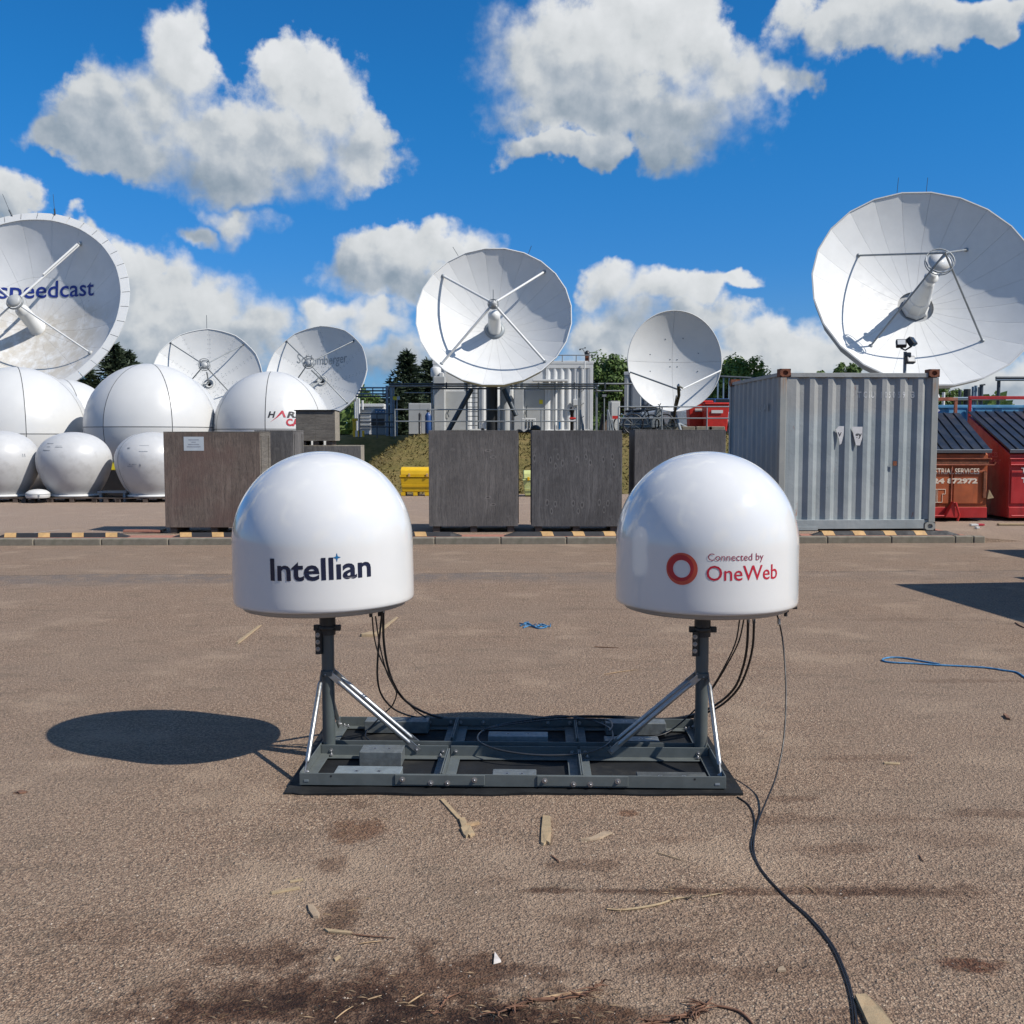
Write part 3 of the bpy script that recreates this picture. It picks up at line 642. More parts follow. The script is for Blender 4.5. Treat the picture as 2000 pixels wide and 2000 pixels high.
# dents and scrapes near the foot: a bent patch plate
mb = MB(); mb.cb((1.80, .022, 1.02), (.06, .004, .07)); mb.build('rust_patch', M['rust'], ct)
mb = MB(); mb.box(.20, .62, -.004, .004, .0, .055); mb.build('threshold_plate', M['cont'], ct, bevel=.003)

# ================================================================== wooden crates
def crate(label, px, py, w, d, h, rot, mf, ms, base=YARD, foot=.09, lidm=None, lid=(0, 0), split=None, loc=None, group='weathered wooden crates behind the kerb', battens=True, name='wooden_crate'):
    p = gr(px, py, base) if loc is None else Vector(loc)
    t = thing(name, label, 'crate', (p.x, p.y, base if loc is None else loc[2]), R(rot), group, local=True); z0 = foot; th = .018
    for k, x in enumerate((.06, w/2-.05, w-.16)):
        mb = MB(); mb.box(x, x+.10, .03, d-.03, 0, foot-.002); mb.build('bearer', M['palletwood'], t, bevel=.004)
    cuts = [0] + (split or []) + [w]
    for a, b in zip(cuts[:-1], cuts[1:]):
        mb = MB(); mb.box(a+.001, b-.001, -.001, th, z0, z0+h); mb.build('front_panel', mf, t, bevel=.003)
    for x in (0, w-th):
        mb = MB(); mb.box(x, x+th, th+.001, d-th-.001, z0+.001, z0+h-.001); mb.build('side_panel', ms, t, bevel=.002)
    mb = MB(); mb.box(0, w, d-th, d, z0, z0+h); mb.build('back_panel', mf, t)
    mb = MB(); mb.box(-lid[0], w+lid[0]*.3, -lid[1], d+.01, z0+h+.001, z0+h+.016); mb.build('lid', lidm or ms, t, bevel=.003)
    mb = MB(); mb.box(.02, w-.02, .02, d-.02, z0-.0, z0+.015); mb.build('base_panel', M['palletwood'], t)
    if battens:
        for x in (w-.0, ):
            for y in (.05, d-.15):
                mb = MB(); mb.box(x+.0005, x+.012, y, y+.09, z0+.04, z0+h-.04); mb.build('batten', ms, t, bevel=.002)
    return t, p
t1, pc = crate('tall brown crate with a paper notice, nearest the white domes at left', 323.5, 1042, 1.42, .66, 1.40, 0, M['plyred'], M['plank'])
o = MB().box(.30, .595, -.0035, -.0015, z0 := .09+1.135, z0+.205).build('paper_notice', M['paper'], t1)
for i, wdt in enumerate((.15, .06, .16, .20)): MB().box(.4475-wdt/2, .4475+wdt/2, -.0052, -.0038, z0+.155-i*.034, z0+.166-i*.034).build('print', M['ink_grey'], o)
crate('tall dark crate mostly hidden behind the brown crate with the notice', 0, 0, .62, .8, 1.43, 0, M['plygrey'], M['plygrey'], loc=(at(500, 1040, 16.3).x, 16.3, YARD))
crate('smooth stained grey crate, leftmost of the three grey crates in the middle', 838, 1040, 1.335, .9, 1.42, 1.8, M['plygreyA'], M['plygrey'])
crate('dark grey crate with rows of knots, middle of the three grey crates', 1038, 1040, 1.345, .85, 1.42, 0, M['plyknot'], M['plygrey'])
crate('dark grey crate behind the right white dome', 1238, 1039, 1.36, .80, 1.43, -.5, M['plygrey'], M['plygrey'])
pz = at(563, 870, 17.4)
t5, _ = crate('low grey crate with its sunlit side coloured lighter, holding a smaller crate on top', 0, 0, 1.22, .80, pz.z-.016-YARD-.09, 4, M['plygrey'], M['plyside'], loc=(pz.x, 17.4, YARD), battens=False)
pq = at(576, 868, 17.42); top5 = pz.z
t6, _ = crate('small plank crate with a dark lid stacked on another crate', 0, 0, .66, .80, .51, 4, M['plank'], M['plyside'], loc=(pq.x+.02, 17.42, top5+.002), split=[.32], lidm=M['rubber'], lid=(.03, .03), foot=.075, battens=False)

# scraps at the foot of the brown crate
for px, py, w, d, m, lb in ((300, 1041, .55, .09, M['redbright'], 'thin red board lying left of the brown crate'), (318, 1039, .16, .14, M['chipgrey'], 'small grey timber offcut beside the brown crate')):
    p = gr(px, py, YARD); tag(MB().cb((p.x-w*.3, p.y, .115), (w, d, .035)).build('board_offcut', m if lb[0] == 's' else M['brick'], org=(p.x, p.y, YARD), bevel=.003), lb, 'timber')
# ================================================================== foreground: mat, mounting frame, radomes, cables
MZ = .012
mb = MB(); nx, ny = 60, 14; X0, X1, Y0, Y1 = -.962, .975, 4.205, 5.21; vs = []
for i in range(nx+1):
    for j in range(ny+1):
        u, v = i/nx, j/ny; x = X0+(X1-X0)*u + (.012 if v > .5 else -.004)*(u-.5); y = Y0+(Y1-Y0)*v
        z = MZ + .0015*math.sin(9*x+3*y) + .002*math.sin(23*x)*math.sin(17*y)
        if j == 0: y += .006*math.sin(7*x)+.004*math.sin(19*x); z -= .002
        if j == 0 and i in (0, 1): y += .012
        vs.append((x, y, z))
top = len(vs); vs2 = [(x, y, .001) for x, y, z in vs]
mb.add(vs, [(i*(ny+1)+j, (i+1)*(ny+1)+j, (i+1)*(ny+1)+j+1, i*(ny+1)+j+1) for i in range(nx) for j in range(ny)], True)
edge = [i*(ny+1) for i in range(nx+1)] + [nx*(ny+1)+j for j in range(1, ny+1)] + [i*(ny+1)+ny for i in range(nx-1, -1, -1)] + [j for j in range(ny-1, 0, -1)]
mb.add([vs[k] for k in edge] + [vs2[k] for k in edge], [(k, (k+1) % len(edge), len(edge)+(k+1) % len(edge), len(edge)+k) for k in range(len(edge))])
tag(mb.build('rubber_mat', M['rubber'], fix=True), 'thin black rubber mat spread on the tarmac under the steel frame', 'mat')

fr = thing('mounting_frame', 'grey steel ballast frame with two posts that carries both white domes', 'frame', (0, 4.71, 0))
fr.location = (.010, 4.71, 0); FROT = R(-1.5); fr.rotation_euler = (0, 0, FROT)
def FW(x, y): return (.010+x*math.cos(FROT)-(y-4.71)*math.sin(FROT), 4.71+x*math.sin(FROT)+(y-4.71)*math.cos(FROT))
FX, YF, YM1, YM2, YB = .908, 4.262, 4.672, 4.738, 5.155; FZ = MZ+.006; FH = .052
def angle_bar(name, a, b, dirh, m=M['steel'], z=FZ, h=FH, w=.05, t=.0055, parent=fr):
    """steel angle from a to b (xy); the upright stands on the line, the foot points along dirh"""
    a, b, dh = Vector((*a, 0)), Vector((*b, 0)), Vector((*dirh, 0)); mb = MB()
    def slab(o0, o1, z0, z1):
        v = [a+dh*o0, b+dh*o0, b+dh*o1, a+dh*o1]
        mb.hexa([(p.x, p.y, z0) for p in v] + [(p.x, p.y, z1) for p in v])
    slab(0, t, z, z+h); slab(t+.0002, w, z, z+t)
    return mb.build(name, m, parent, bevel=.0012)
angle_bar('front_beam', (-FX, YF), (FX, YF), (0, 1))
angle_bar('rear_beam', (-FX, YB), (FX, YB), (0, -1))
angle_bar('middle_beam', (-FX+.007, YM1), (-.306, YM1), (0, -1)); angle_bar('middle_beam', (-.294, YM1), (.294, YM1), (0, -1)); angle_bar('middle_beam', (.306, YM1), (FX-.007, YM1), (0, -1))
angle_bar('middle_beam', (-FX+.007, YM2), (FX-.007, YM2), (0, 1))
for s in (-1, 1):
    angle_bar('side_beam', (s*FX, YF+.006), (s*FX, YB-.006), (-s, 0), z=FZ+.0058, h=FH-.003)
    for e in (-1, 1):
        for (ya, yb) in ((YF+.006, YM1-.052), (YM2+.052, YB-.006)):
            angle_bar('cross_member', (s*.3+e*.0012, ya), (s*.3+e*.0012, yb), (e, 0), z=FZ+.0058, h=FH-.002, w=.052 if e*s < 0 else .045)
def bolt(parent, p, d, r=.0085, name='bolt', ln=.006):
    d = Vector(d).normalized(); q = d.to_track_quat('Z', 'Y').to_matrix().to_4x4(); Mx = Matrix.Translation(p) @ q; mb = MB()
    mb.lathe([(.0001, ln), (r*.9, ln), (r, ln*.7), (r, .0)], 6, Mx, smooth=False); mb.lathe([(r*1.45, .0014), (r*1.45, 0)], 12, Mx, smooth=False); mb.lathe([(.0001, .0014), (r*1.45, .0014)], 12, Mx, smooth=False)
    mb.lathe([(.0001, ln*1.8), (r*.5, ln*1.8), (r*.5, ln)], 8, Mx)
    return mb.build(name, M['bolt'], parent, fix=False)
for xa, xb in ((-.498, -.114), (.108, .495)):
    sp = MB().box(xa, xb, YF-.0055, YF-.0003, FZ+.006, FZ+FH-.001).build('splice_plate', M['steel'], fr, bevel=.002)
    for fx, fz in ((.085, .030), (.40, .016), (.585, .016), (.885, .030)):
        bolt(sp, (xa+(xb-xa)*fx, YF-.0055, FZ+fz), (0, -1, 0))
    sp = MB().box(xa+.02, xb-.02, YB-.0115, YB-.0062, FZ+.012, FZ+FH-.001).build('splice_plate', M['steel'], fr, bevel=.002)
    for fx in (.1, .42, .56, .9): bolt(sp, (xa+.02+(xb-xa-.04)*fx, YB-.0115, FZ+.03), (0, -1, 0), r=.007)
hole = M['black']
for x, zz in ((-.772, .040), (.776, .040)):
    mb = MB(); mb.lathe([(.0001, 0), (.0045, 0)], 10, Matrix.Translation((x, YF-.0007, FZ+zz)) @ Matrix.Rotation(PI/2, 4, 'X')); mb.build('bolt_hole', hole, fr, fix=False)
for x in (-.878, .872):
    mb = MB(); mb.cb((x, YF-.001, FZ+.020), (.020, .0016, .009)); mb.build('slot', M['blockB'] if x < 0 else M['midgrey'], fr)
for s in (-1, 1):
    for (x, y) in ((s*(FX-.055), YM1-.002), (s*.33, YM1-.002), (s*.27, YM1-.002)):
        bolt(fr, (x, y-.004, FZ+.026), (0, -1, 0), r=.007)
    for (x, y) in ((s*(FX-.06), YM1-.03), (s*.34, YM1-.03), (s*(FX-.03), YB-.03), (s*(FX-.05), YB-.04)):
        bolt(fr, (x, y, FZ+.0115), (0, 0, 1), r=.007)

PX = .871; PY = 4.705; PR = .0295
for s in (-1, 1):
    x = s*PX
    post = MB().tube([(x, PY, FZ+.012), (x, PY, .60)], PR, 28).build('post', M['post'], fr, fix=False)
    MB().cb((x, PY, FZ+.0105), (.09, .058, .009)).build('post_foot', M['steel'], post, bevel=.001)
    MB().tube([(x, PY, .585), (x, PY, .735)], .0375, 28).build('upper_sleeve', M['black_steel'], post, fix=False)
    # clamp collar with two ears and bolts
    mb = MB(); mb.tube([(x, PY, .607), (x, PY, .628)], .043, 28)
    for e in (-1, 1): mb.cb((x+e*.050, PY-.006, .6175), (.026, .022, .026))
    c = mb.build('clamp_collar', M['black_steel'], post, bevel=.0015)
    pl = MB().box(x-.051, x-.026, PY-.036, PY-.031, .497, .612).build('bracket_plate', M['black_steel'], post, bevel=.0015)
    MB().box(x-.030, x-.022, PY-.031, PY+.02, .497, .612).build('bracket_web', M['black_steel'], post)
    for k in range(3): bolt(post, (x-.039, PY-.036, .522+k*.033), (0, -1, 0), r=.0075)
    bolt(post, (x - .006 + (.008 if s > 0 else 0), PY-PR-.001, .402), (0, -1, 0), r=.0085)
    # struts: tube with flattened ends
    def strut(a, b, r=.0115):
        a, b = Vector(a), Vector(b); d = (b-a).normalized(); mb = MB()
        mb.tube([a+d*.045, a+d*.055, b-d*.055, b-d*.045], [r*.7, r, r, r*.7], 14)
        side = Vector((0, 1, 0)) if abs(d.x) > abs(d.y) else Vector((1, 0, 0)); up = d.cross(side).normalized()
        for e0, e1 in ((a-d*.012, a+d*.06), (b-d*.06, b+d*.012)):
            w = up*r*1.15; th = side*.003
            v = [e0-w-th, e1-w-th, e1-w+th, e0-w+th, e0+w-th, e1+w-th, e1+w+th, e0+w+th]; mb.hexa(v)
        o = mb.build('strut', M['zinc'], fr, fix=True)
        bolt(o, b + side*(-.004 if abs(d.x) > abs(d.y) else .004*(-s)), (0, -1, 0) if abs(d.x) > abs(d.y) else (-s, 0, 0), r=.0075)
        return o
    strut((x-s*.020, PY-.034, .400), (s*.452, YM1-.006, FZ+.034)); strut((x-s*.020, PY+.034, .400), (s*.452, YM2+.010, FZ+.034))
    strut((x+s*.024, PY-.028, .405), (s*(FX-.010), YF+.075, FZ+.034)); strut((x+s*.024, PY+.028, .405), (s*(FX-.010), YB-.075, FZ+.034))
    MB().cb((x, PY, .405), (.055, .076, .026)).build('strut_bracket', M['post'], post, bevel=.003)

# ballast blocks
def block(label, x, y, z, w, d, h, m, rz=0, tilt=0):
    x, y = FW(x, y); rz += math.degrees(FROT)
    t = thing('ballast_block', label, 'ballast block', (x, y, z), R(rz), 'ballast blocks lying in the steel frame', local=True)
    o = MB().box(-w/2, w/2, -d/2, d/2, 0, h).build('slab', m, t, bevel=.0025); t.rotation_euler = (R(tilt), 0, R(rz))
    for e in (-.17, .17):
        mb = MB(); Mx = Matrix.Translation((e*w, 0, h+.0004)); mb.lathe([(.0001, 0), (.006, 0)], 12, Mx); q = mb.build('bolt_hole', M['ink'], t, fix=False)
        mb = MB(); mb.lathe([(.006, .0003), (.0105, .0003)], 14, Mx, smooth=False); mb.build('countersink', M['bolt'], t, fix=False)
block('thick grey ballast block standing against the middle beam, left bay', -.600, 4.575, MZ+.006, .192, .115, .066, M['blockA'])
block('pale blue-grey ballast slab behind the front beam, left bay', -.628, 4.345, MZ+.004, .288, .140, .038, M['blockB'])
block('small grey ballast slab behind the front beam, middle bay', .010, 4.335, MZ+.004, .19, .12, .036, M['blockA'])
block('dark ballast slab behind the front beam, right bay', .690, 4.335, MZ+.004, .30, .115, .030, M['blockC'])
block('grey ballast block against the rear beam, left bay', -.600, 5.080, MZ+.006, .32, .085, .060, M['blockA'])
block('blue-grey ballast slab lying in the rear middle bay', .015, 4.900, MZ+.004, .29, .080, .045, M['blockB'])
block('pale ballast slab against the rear beam, right bay', .600, 5.070, MZ+.006, .30, .080, .062, M['blockA'])
block('pale ballast slab behind the middle beam, right bay', .560, 4.835, MZ+.004, .26, .080, .045, M['blockA'])

# radome terminals
def radome(x, label, tilt):
    t = thing('radome_terminal', label, 'radome', (x, 4.71-x*math.sin(-FROT), .735), 0, 'white domed antenna terminals on the frame', local=True)
    t.rotation_euler = (0, R(tilt), 0)
    r = .4145; zb = .018; zs = .283; H = .703
    prof = [(r*.972, zb-.004), (r*.988, zb-.002), (r*.997, zb+.006), (r, zb+.018)] + [(r*(1.0-.003*k/6), zb+.018+(zs-zb-.018)*k/6) for k in range(1, 7)]
    prof += [(r*.997*math.cos(a)**.97, zs+(H-zs)*math.sin(a)) for a in [PI/2*k/26 for k in range(1, 26)]] + [(.0001, H)]
    sh = MB().lathe(prof, 96).build('dome', M['gelcoat'], t, fix=False)
    MB().lathe([(.0001, -.010), (r*.60, -.010), (r*.62, -.013), (r*.86, -.013), (r*.90, -.008), (r*.915, .002), (r*.925, zb-.006), (r*.965, zb-.003)], 72).build('base_pan', M['pan'], t, fix=False)
    MB().lathe([(.0001, -.030), (.045, -.030), (.075, -.017), (.080, -.0135), (.0001, -.0135)], 28).build('mounting_flange', M['black_steel'], t, fix=False)
    for k in range(8):
        a = k*PI/4+.3; MB().tube([(.30*math.cos(a), .30*math.sin(a), -.015), (.30*math.cos(a), .30*math.sin(a), -.008)], .010, 8).build('pan_boss', M['pan'], t, fix=False)
    return t, r
tL, RR = radome(-.871, 'left white dome with a dark navy word and a small blue star', -.9)
tR, RR = radome(.893, 'right white dome with a red ring mark and red lettering', 0)
def on_dome(cx, z0, off=.0005):
    """u is metres of arc from the front meridian, v metres above z0, in the terminal's own space"""
    return lambda u, v: ((RR+off)*math.sin(u/RR), -(RR+off)*math.cos(u/RR), z0+v)
def px_arc(px, X):
    """arc position on a dome centred at X whose front surface shows at picture column px"""
    best = min(range(-900, 901), key=lambda k: abs(1000+2000*(X+RR*math.sin(k/1000))/((PY-RR*math.cos(k/1000))*math.cos(PITCH)+.5*math.sin(PITCH))-px)); return best/1000*RR
# left word: built glyph by glyph so that it can wrap and climb a little
f = on_dome(0, .0)
a0, a1 = px_arc(527.5, -.868), px_arc(725, -.868)
word = 'Intell\u0131an'; 
vv, ff = text_geo(word, .022); w = max(p[0] for p in vv); k = (a1-a0)/w; base = .160; caph = .090
mb = MB(); mb.add([f(a0+x*k, base+y*caph+.004*(x/w)) for x, y in vv], ff); let = mb.build('lettering', M['navy'], tL, fix=False)
st = px_arc(659, -.868); zst = base+caph*1.05; mb = MB(); pts = [f(st, zst)]
for q in range(8):
    for e in range(1): rr = .0185 if q % 2 == 0 else .0058; pts.append(f(st+rr*math.sin(q*PI/4)*.92, zst+rr*math.cos(q*PI/4)*1.08))
mb.add(pts, [(0, 1+(q+1) % 8, 1+q) for q in range(8)]); mb.build('blue_star', M['blue'], tL, fix=False)
# right: ring mark
f2 = on_dome(0, 0)
rc = px_arc(1332, .897); zr = .211; ro, ri = .0685, .0375
def annulus(name, c0, r0, c1, r1, m, off, parent=tR, n=72):
    g = on_dome(0, 0, off); mb = MB(); vs = []
    for q in range(n):
        a = 2*PI*q/n; ca, sa = math.cos(a), math.sin(a)
        for j in range(5):
            t = j/4; vs.append(g(c0[0]+(c1[0]-c0[0])*t + (r0+(r1-r0)*t)*ca, c0[1]+(c1[1]-c0[1])*t + (r0+(r1-r0)*t)*sa))
    mb.add(vs, [(q*5+j, ((q+1) % n)*5+j, ((q+1) % n)*5+j+1, q*5+j+1) for q in range(n) for j in range(4)], False); return mb.build(name, m, parent, fix=False)
annulus('ring_mark', (rc, zr), ro, (rc, zr), ri, M['orange_red'], .0005)
annulus('ring_shade', (rc-.0055, zr+.0035), ro*.835, (rc, zr), ri, M['deep_red'], .0007)
annulus('ring_halo', (rc, zr), ro*1.02, (rc, zr), ro*1.0, M['pale'], .0004); annulus('ring_halo', (rc, zr), ri*1.0, (rc, zr), ri*.955, M['pale'], .0004)
a0, a1 = px_arc(1383, .897), px_arc(1491, .897); text_on('lettering', 'Connected by', (lambda g: lambda u, v: g(a0+u, .250+v))(on_dome(0, 0)), a1-a0, .030, M['plum'], tR, bold=-.004)
b0, b1 = px_arc(1380.5, .897), px_arc(1518, .897)
text_on('lettering', 'OneWeb', (lambda g: lambda u, v: g(b0+u, .166+v))(on_dome(0, 0)), b1-b0, .062, M['crimson'], tR, bold=.004)
# connectors under the domes
def connector(parent, x, y, m=M['black'], r=.010, z=-.010, l=.045):
    MB().tube([(x, y, z), (x, y, z-l*.35)], r*1.4, 10).build('connector', m, parent, fix=False); MB().tube([(x, y, z-l*.35), (x, y, z-l)], r*.8, 10).build('connector', m, parent, fix=False)
for x, y in ((.225, -.10), (.262, -.08)): connector(tL, x, y)
connector(tR, .345, -.10, l=.03); MB().tube([(.33, -.10, .0), (.395, -.10, .0)], .008, 8).build('connector', M['black'], tR, fix=False)
for x, y in ((.165, .02), (.195, .04), (.225, -.02), (.262, .0)): connector(tR, x, y, r=.007)

# cables: (px, py, world Y)
def cable(label, pts, r=.0045, name='cable', m=None, group='black antenna cables', k=8, world=False):
    P = [Vector(p) if world else at(*p) for p in pts]
    mb = MB(); mb.tube(crom(P, k), r, 8); o = mb.build(name, m or M['cable'], fix=False, org=tuple(P[-1])); return tag(o, label, 'cable', group)
def z3(x, y): return 540+x*.2381, 1180+y*.2381
def z4(x, y): return 1000+x*.2588, 1180+y*.2588
def zz(fn, pts): return [(*fn(a, b), Y) for a, b, Y in pts]
cable('black cable bowing down from the left dome to the rear beam, leftmost long bow', zz(z3, [(868,45,4.64),(850,220,4.66),(832,420,4.70),(828,600,4.78),(860,740,4.88),(950,850,5.02),(1060,905,5.12),(1180,932,5.17),(1300,945,5.18)]), .0048)
cable('thick black cable sweeping from the left dome along the rear beam', zz(z3, [(876,50,4.66),(880,300,4.70),(915,520,4.78),(985,700,4.88),(1080,810,5.00),(1220,890,5.10),(1400,940,5.17),(1650,955,5.19),(1950,958,5.2),(2200,950,5.2)]), .0060)
cable('thin black cable looping under the left dome with a kink towards the back', zz(z3, [(812,100,4.60),(850,350,4.64),(905,560,4.70),(965,680,4.80),(985,740,4.88),(950,830,4.96),(890,890,5.02),(780,1000,5.02),(730,1080,4.96),(800,1140,4.86)]), .0034)
cable('thin black cable with yellow tape under the left dome', zz(z3, [(785,105,4.60),(800,260,4.62),(835,400,4.64),(900,540,4.70),(960,640,4.80),(1000,715,4.88),(1070,800,5.0),(1140,870,5.08),(1195,910,5.12),(1240,935,5.14)]), .0034)
cable('dark coiled cable making an oval loop on the middle of the frame', [tuple(gr(x, y, z)) for x, y, z in ((1110,1399,.080),(1060,1403,.080),(1000,1411,.082),(955,1422,.082),(935,1435,.082),(937,1449,.082),(965,1462,.080),(1010,1471,.074),(1060,1475,.070),(1110,1474,.070),(1155,1468,.074),(1185,1455,.080),(1197,1438,.084),(1190,1422,.084),(1165,1410,.084),(1130,1402,.082),(1090,1398,.080),(1040,1404,.086))], .0046, m=M['coil'], world=True)
cable('second turn of the dark coiled cable on the frame', [tuple(gr(x, y, .092)) for x, y in ((945,1424),(1000,1414),(1060,1407),(1120,1404),(1183,1406),(1196,1416),(1190,1428))], .0042, m=M['coil'], world=True)
cable('black cable lying along the rear beam between the posts', [(860,1402,5.19),(960,1408,5.2),(1060,1404,5.19),(1130,1399,5.19),(1220,1400,5.2),(1290,1404,5.2),(1330,1401,5.19),(1358,1394,5.16)], .0060)
cable('thick black cable hanging from the right dome behind its post', zz(z4, [(1781,70,4.72),(1781,165,4.72),(1772,330,4.74),(1742,480,4.80),(1680,630,4.90),(1560,745,5.02),(1400,825,5.12),(1250,862,5.18),(1000,866,5.19),(720,852,5.2),(480,850,5.2)]), .0062)
cable('outer thick black cable hanging from the right dome', zz(z4, [(1826,60,4.70),(1825,180,4.70),(1815,330,4.73),(1775,490,4.80),(1705,640,4.90),(1590,755,5.02),(1470,818,5.10),(1340,858,5.16),(1150,880,5.19),(900,872,5.20)]), .0058)
cable('thin black cable slanting from the right dome to the rear right bay', zz(z4, [(1722,70,4.75),(1715,135,4.75),(1692,270,4.76),(1640,400,4.80),(1530,600,4.88),(1410,765,4.98),(1290,880,5.05),(1180,965,5.02),(1060,1002,4.96),(940,1012,4.92)]), .0036)
cable('second thin black cable slanting from the right dome', zz(z4, [(1750,70,4.75),(1745,140,4.75),(1715,270,4.76),(1660,390,4.80),(1545,590,4.88),(1440,735,4.98),(1330,845,5.05),(1230,930,5.06),(1120,985,5.0),(1000,1012,4.95)]), .0036)
lg = gr(1478, 1612, .0045)
cable('thin grey-black cable hanging clear of the right dome down to the tarmac', [tuple(at(1512, 1188, PY-.1)), tuple(at(1521, 1212, PY-.1)), tuple(at(1530,1262,4.60)), tuple(at(1535,1350,4.48)), tuple(at(1531,1440,4.34)), tuple(at(1516,1515,4.20)), tuple(gr(1492,1575,.018)), tuple(lg), tuple(gr(1472,1650,.0038)), tuple(gr(1478,1682,.0038)), tuple(gr(1499,1714,.0038)), tuple(gr(1537,1753,.0038)), tuple(gr(1584,1794,.0038)), tuple(gr(1626,1846,.0038)), tuple(gr(1652,1901,.0038)), tuple(gr(1666,1951,.0038)), tuple(gr(1676,2010,.010))], .0036, world=True)
cable('heavy black cable running from the mat corner across the tarmac to the camera', [tuple(gr(1440,1556,.0034)), tuple(gr(1462,1572,.0034)), tuple(gr(1473,1596,.0034)), tuple(gr(1472,1625,.0034)), tuple(gr(1467,1652,.0034)), tuple(gr(1476,1680,.0034)), tuple(gr(1498,1712,.0034)), tuple(gr(1534,1752,.0034)), tuple(gr(1580,1794,.0034)), tuple(gr(1622,1846,.0034)), tuple(gr(1648,1902,.0034)), tuple(gr(1662,1952,.0034)), tuple(gr(1669,2010,.0034))], .0030, world=True)
MB().tube([(tL.location.x+.225, PY-.10, .672), (tL.location.x+.2255, PY-.10, .700)], .0045, 8)
for fx_, fy_, yy_, s_ in ((1461, 1211, 4.72, 1), (1472, 1212, 4.70, 1), (1521, 1214, PY-.1, 0), (748, 1193, 4.66, 2)):
    MB().tube([at(fx_, fy_-5, yy_), at(fx_+.5, fy_+5, yy_)], .0075, 10).build('cable_ferrule', M['zinc'], [o for o in bpy.data.objects if o.name.startswith('cable') and o.get('label', '').startswith(('thick black cable hanging', 'outer thick', 'thin grey-black', 'thick black cable sweeping'))][[0, 1, 2, 3][0] if False else 0] if False else tR if s_ != 2 else tL, org=(tR if s_ != 2 else tL).location, fix=False)

# ================================================================== things lying on the tarmac
def scrap(label, pts, m, h=.006, name='wood_scrap', cat='wood scrap', lift=0.0, group='splinters and scraps on the tarmac', z=0.0):
    """flat irregular scrap: outline in pixels set down on the ground, given thickness"""
    P = [gr(px, py, z) for px, py in pts]; c = sum(P, Vector())/len(P); n = len(P); mb = MB()
    lo = [(p.x, p.y, z+.001) for p in P]; hi = [(c.x+(p.x-c.x)*.93, c.y+(p.y-c.y)*.93, z+h+lift*((p-c).x) + random.uniform(-.2, .2)*h) for p in P]
    mb.add(lo+hi, [tuple(range(n, 2*n))] + [(i, (i+1) % n, n+(i+1) % n, n+i) for i in range(n)])
    return tag(mb.build(name, m, org=(c.x, c.y, 0)), label, cat, group)
scrap('long pale lath lying in front of the frame, upper piece', [(858,1562),(866,1560),(902,1600),(896,1604)], M['chip'])
scrap('short pale block at the foot of the long lath', [(896,1602),(908,1600),(914,1618),(902,1620)], M['chip'], .010)
scrap('frayed fan-shaped chip below the short pale block', [(899,1620),(919,1615),(928,1632),(922,1634),(919,1637),(914,1635),(910,1638),(905,1633)], M['chip'], .010)
scrap('thin pale stick lying across the fan-shaped chip', [(906,1612),(936,1608),(937,1611),(908,1617)], M['straw'], .012)
scrap('upright bark strip with a frayed lower end, right of the lath', [(1060,1594),(1075,1597),(1077,1625),(1074,1652),(1067,1648),(1062,1653),(1056,1650),(1057,1622)], M['chip'], .010)
scrap('pale pointed sliver near the right dome shadow line', [(1134,1643),(1155,1638),(1180,1626),(1197,1628),(1172,1640),(1152,1643)], M['chipgrey'], .008)
scrap('large curved board offcut beside the heavy cable at the bottom', [(1668,1952),(1690,1949),(1722,1980),(1748,2014),(1702,2024),(1684,1984)], M['chip'], .016, lift=.04)
scrap('flat rounded grey chip left of centre', [(600,1768),(612,1772),(625,1788),(622,1795),(612,1794),(603,1782)], M['chipgrey'], .008)
scrap('white triangular chip on the tarmac at bottom centre', [(966,1862),(979,1880),(964,1884)], M['stone'], .006, name='white_chip')
scrap('flat split lath near the bottom left', [(631,1815),(688,1822),(690,1827),(640,1822)], M['chip'], .006)
scrap('short pale lath, left of the dark oil stain', [(526,1744),(585,1733),(587,1737),(530,1748)], M['chip'], .005)
scrap('tiny pale sliver above the short pale lath', [(564,1722),(592,1717),(592,1720),(566,1725)], M['chip'], .004)
scrap('long pale splinter lying under the left dome', [(460,1256),(505,1222),(512,1221),(478,1249),(464,1259)], M['chip'], .008)
scrap('curled brown leaf of bark beside the left cables', [(703,1242),(727,1238),(733,1244),(706,1244)], M['chip'], .02)
scrap('long thin lath behind the left cables', [(727,1240),(775,1205),(778,1206),(735,1243)], M['chip'], .006)
scrap('pale flat chip near the right edge of the frame', [(1725,1490),(1758,1491),(1756,1494),(1727,1493)], M['chip'], .006)
scrap('small curled reddish bark piece at right', [(1959,1398),(1966,1398),(1973,1407),(1966,1406)], M['bark'], .012)
scrap('small square pale chip near the bottom right', [(1520,1892),(1530,1890),(1536,1899),(1518,1899)], M['chipgrey'], .006)
scrap('small pale chip near the bottom left stain', [(652,1875),(664,1868),(666,1871),(655,1879)], M['chip'], .005)
scrap('dark flat lump of dirt near the left edge', [(32,1548),(40,1545),(52,1547),(50,1550),(38,1551)], M['bark'], .006)
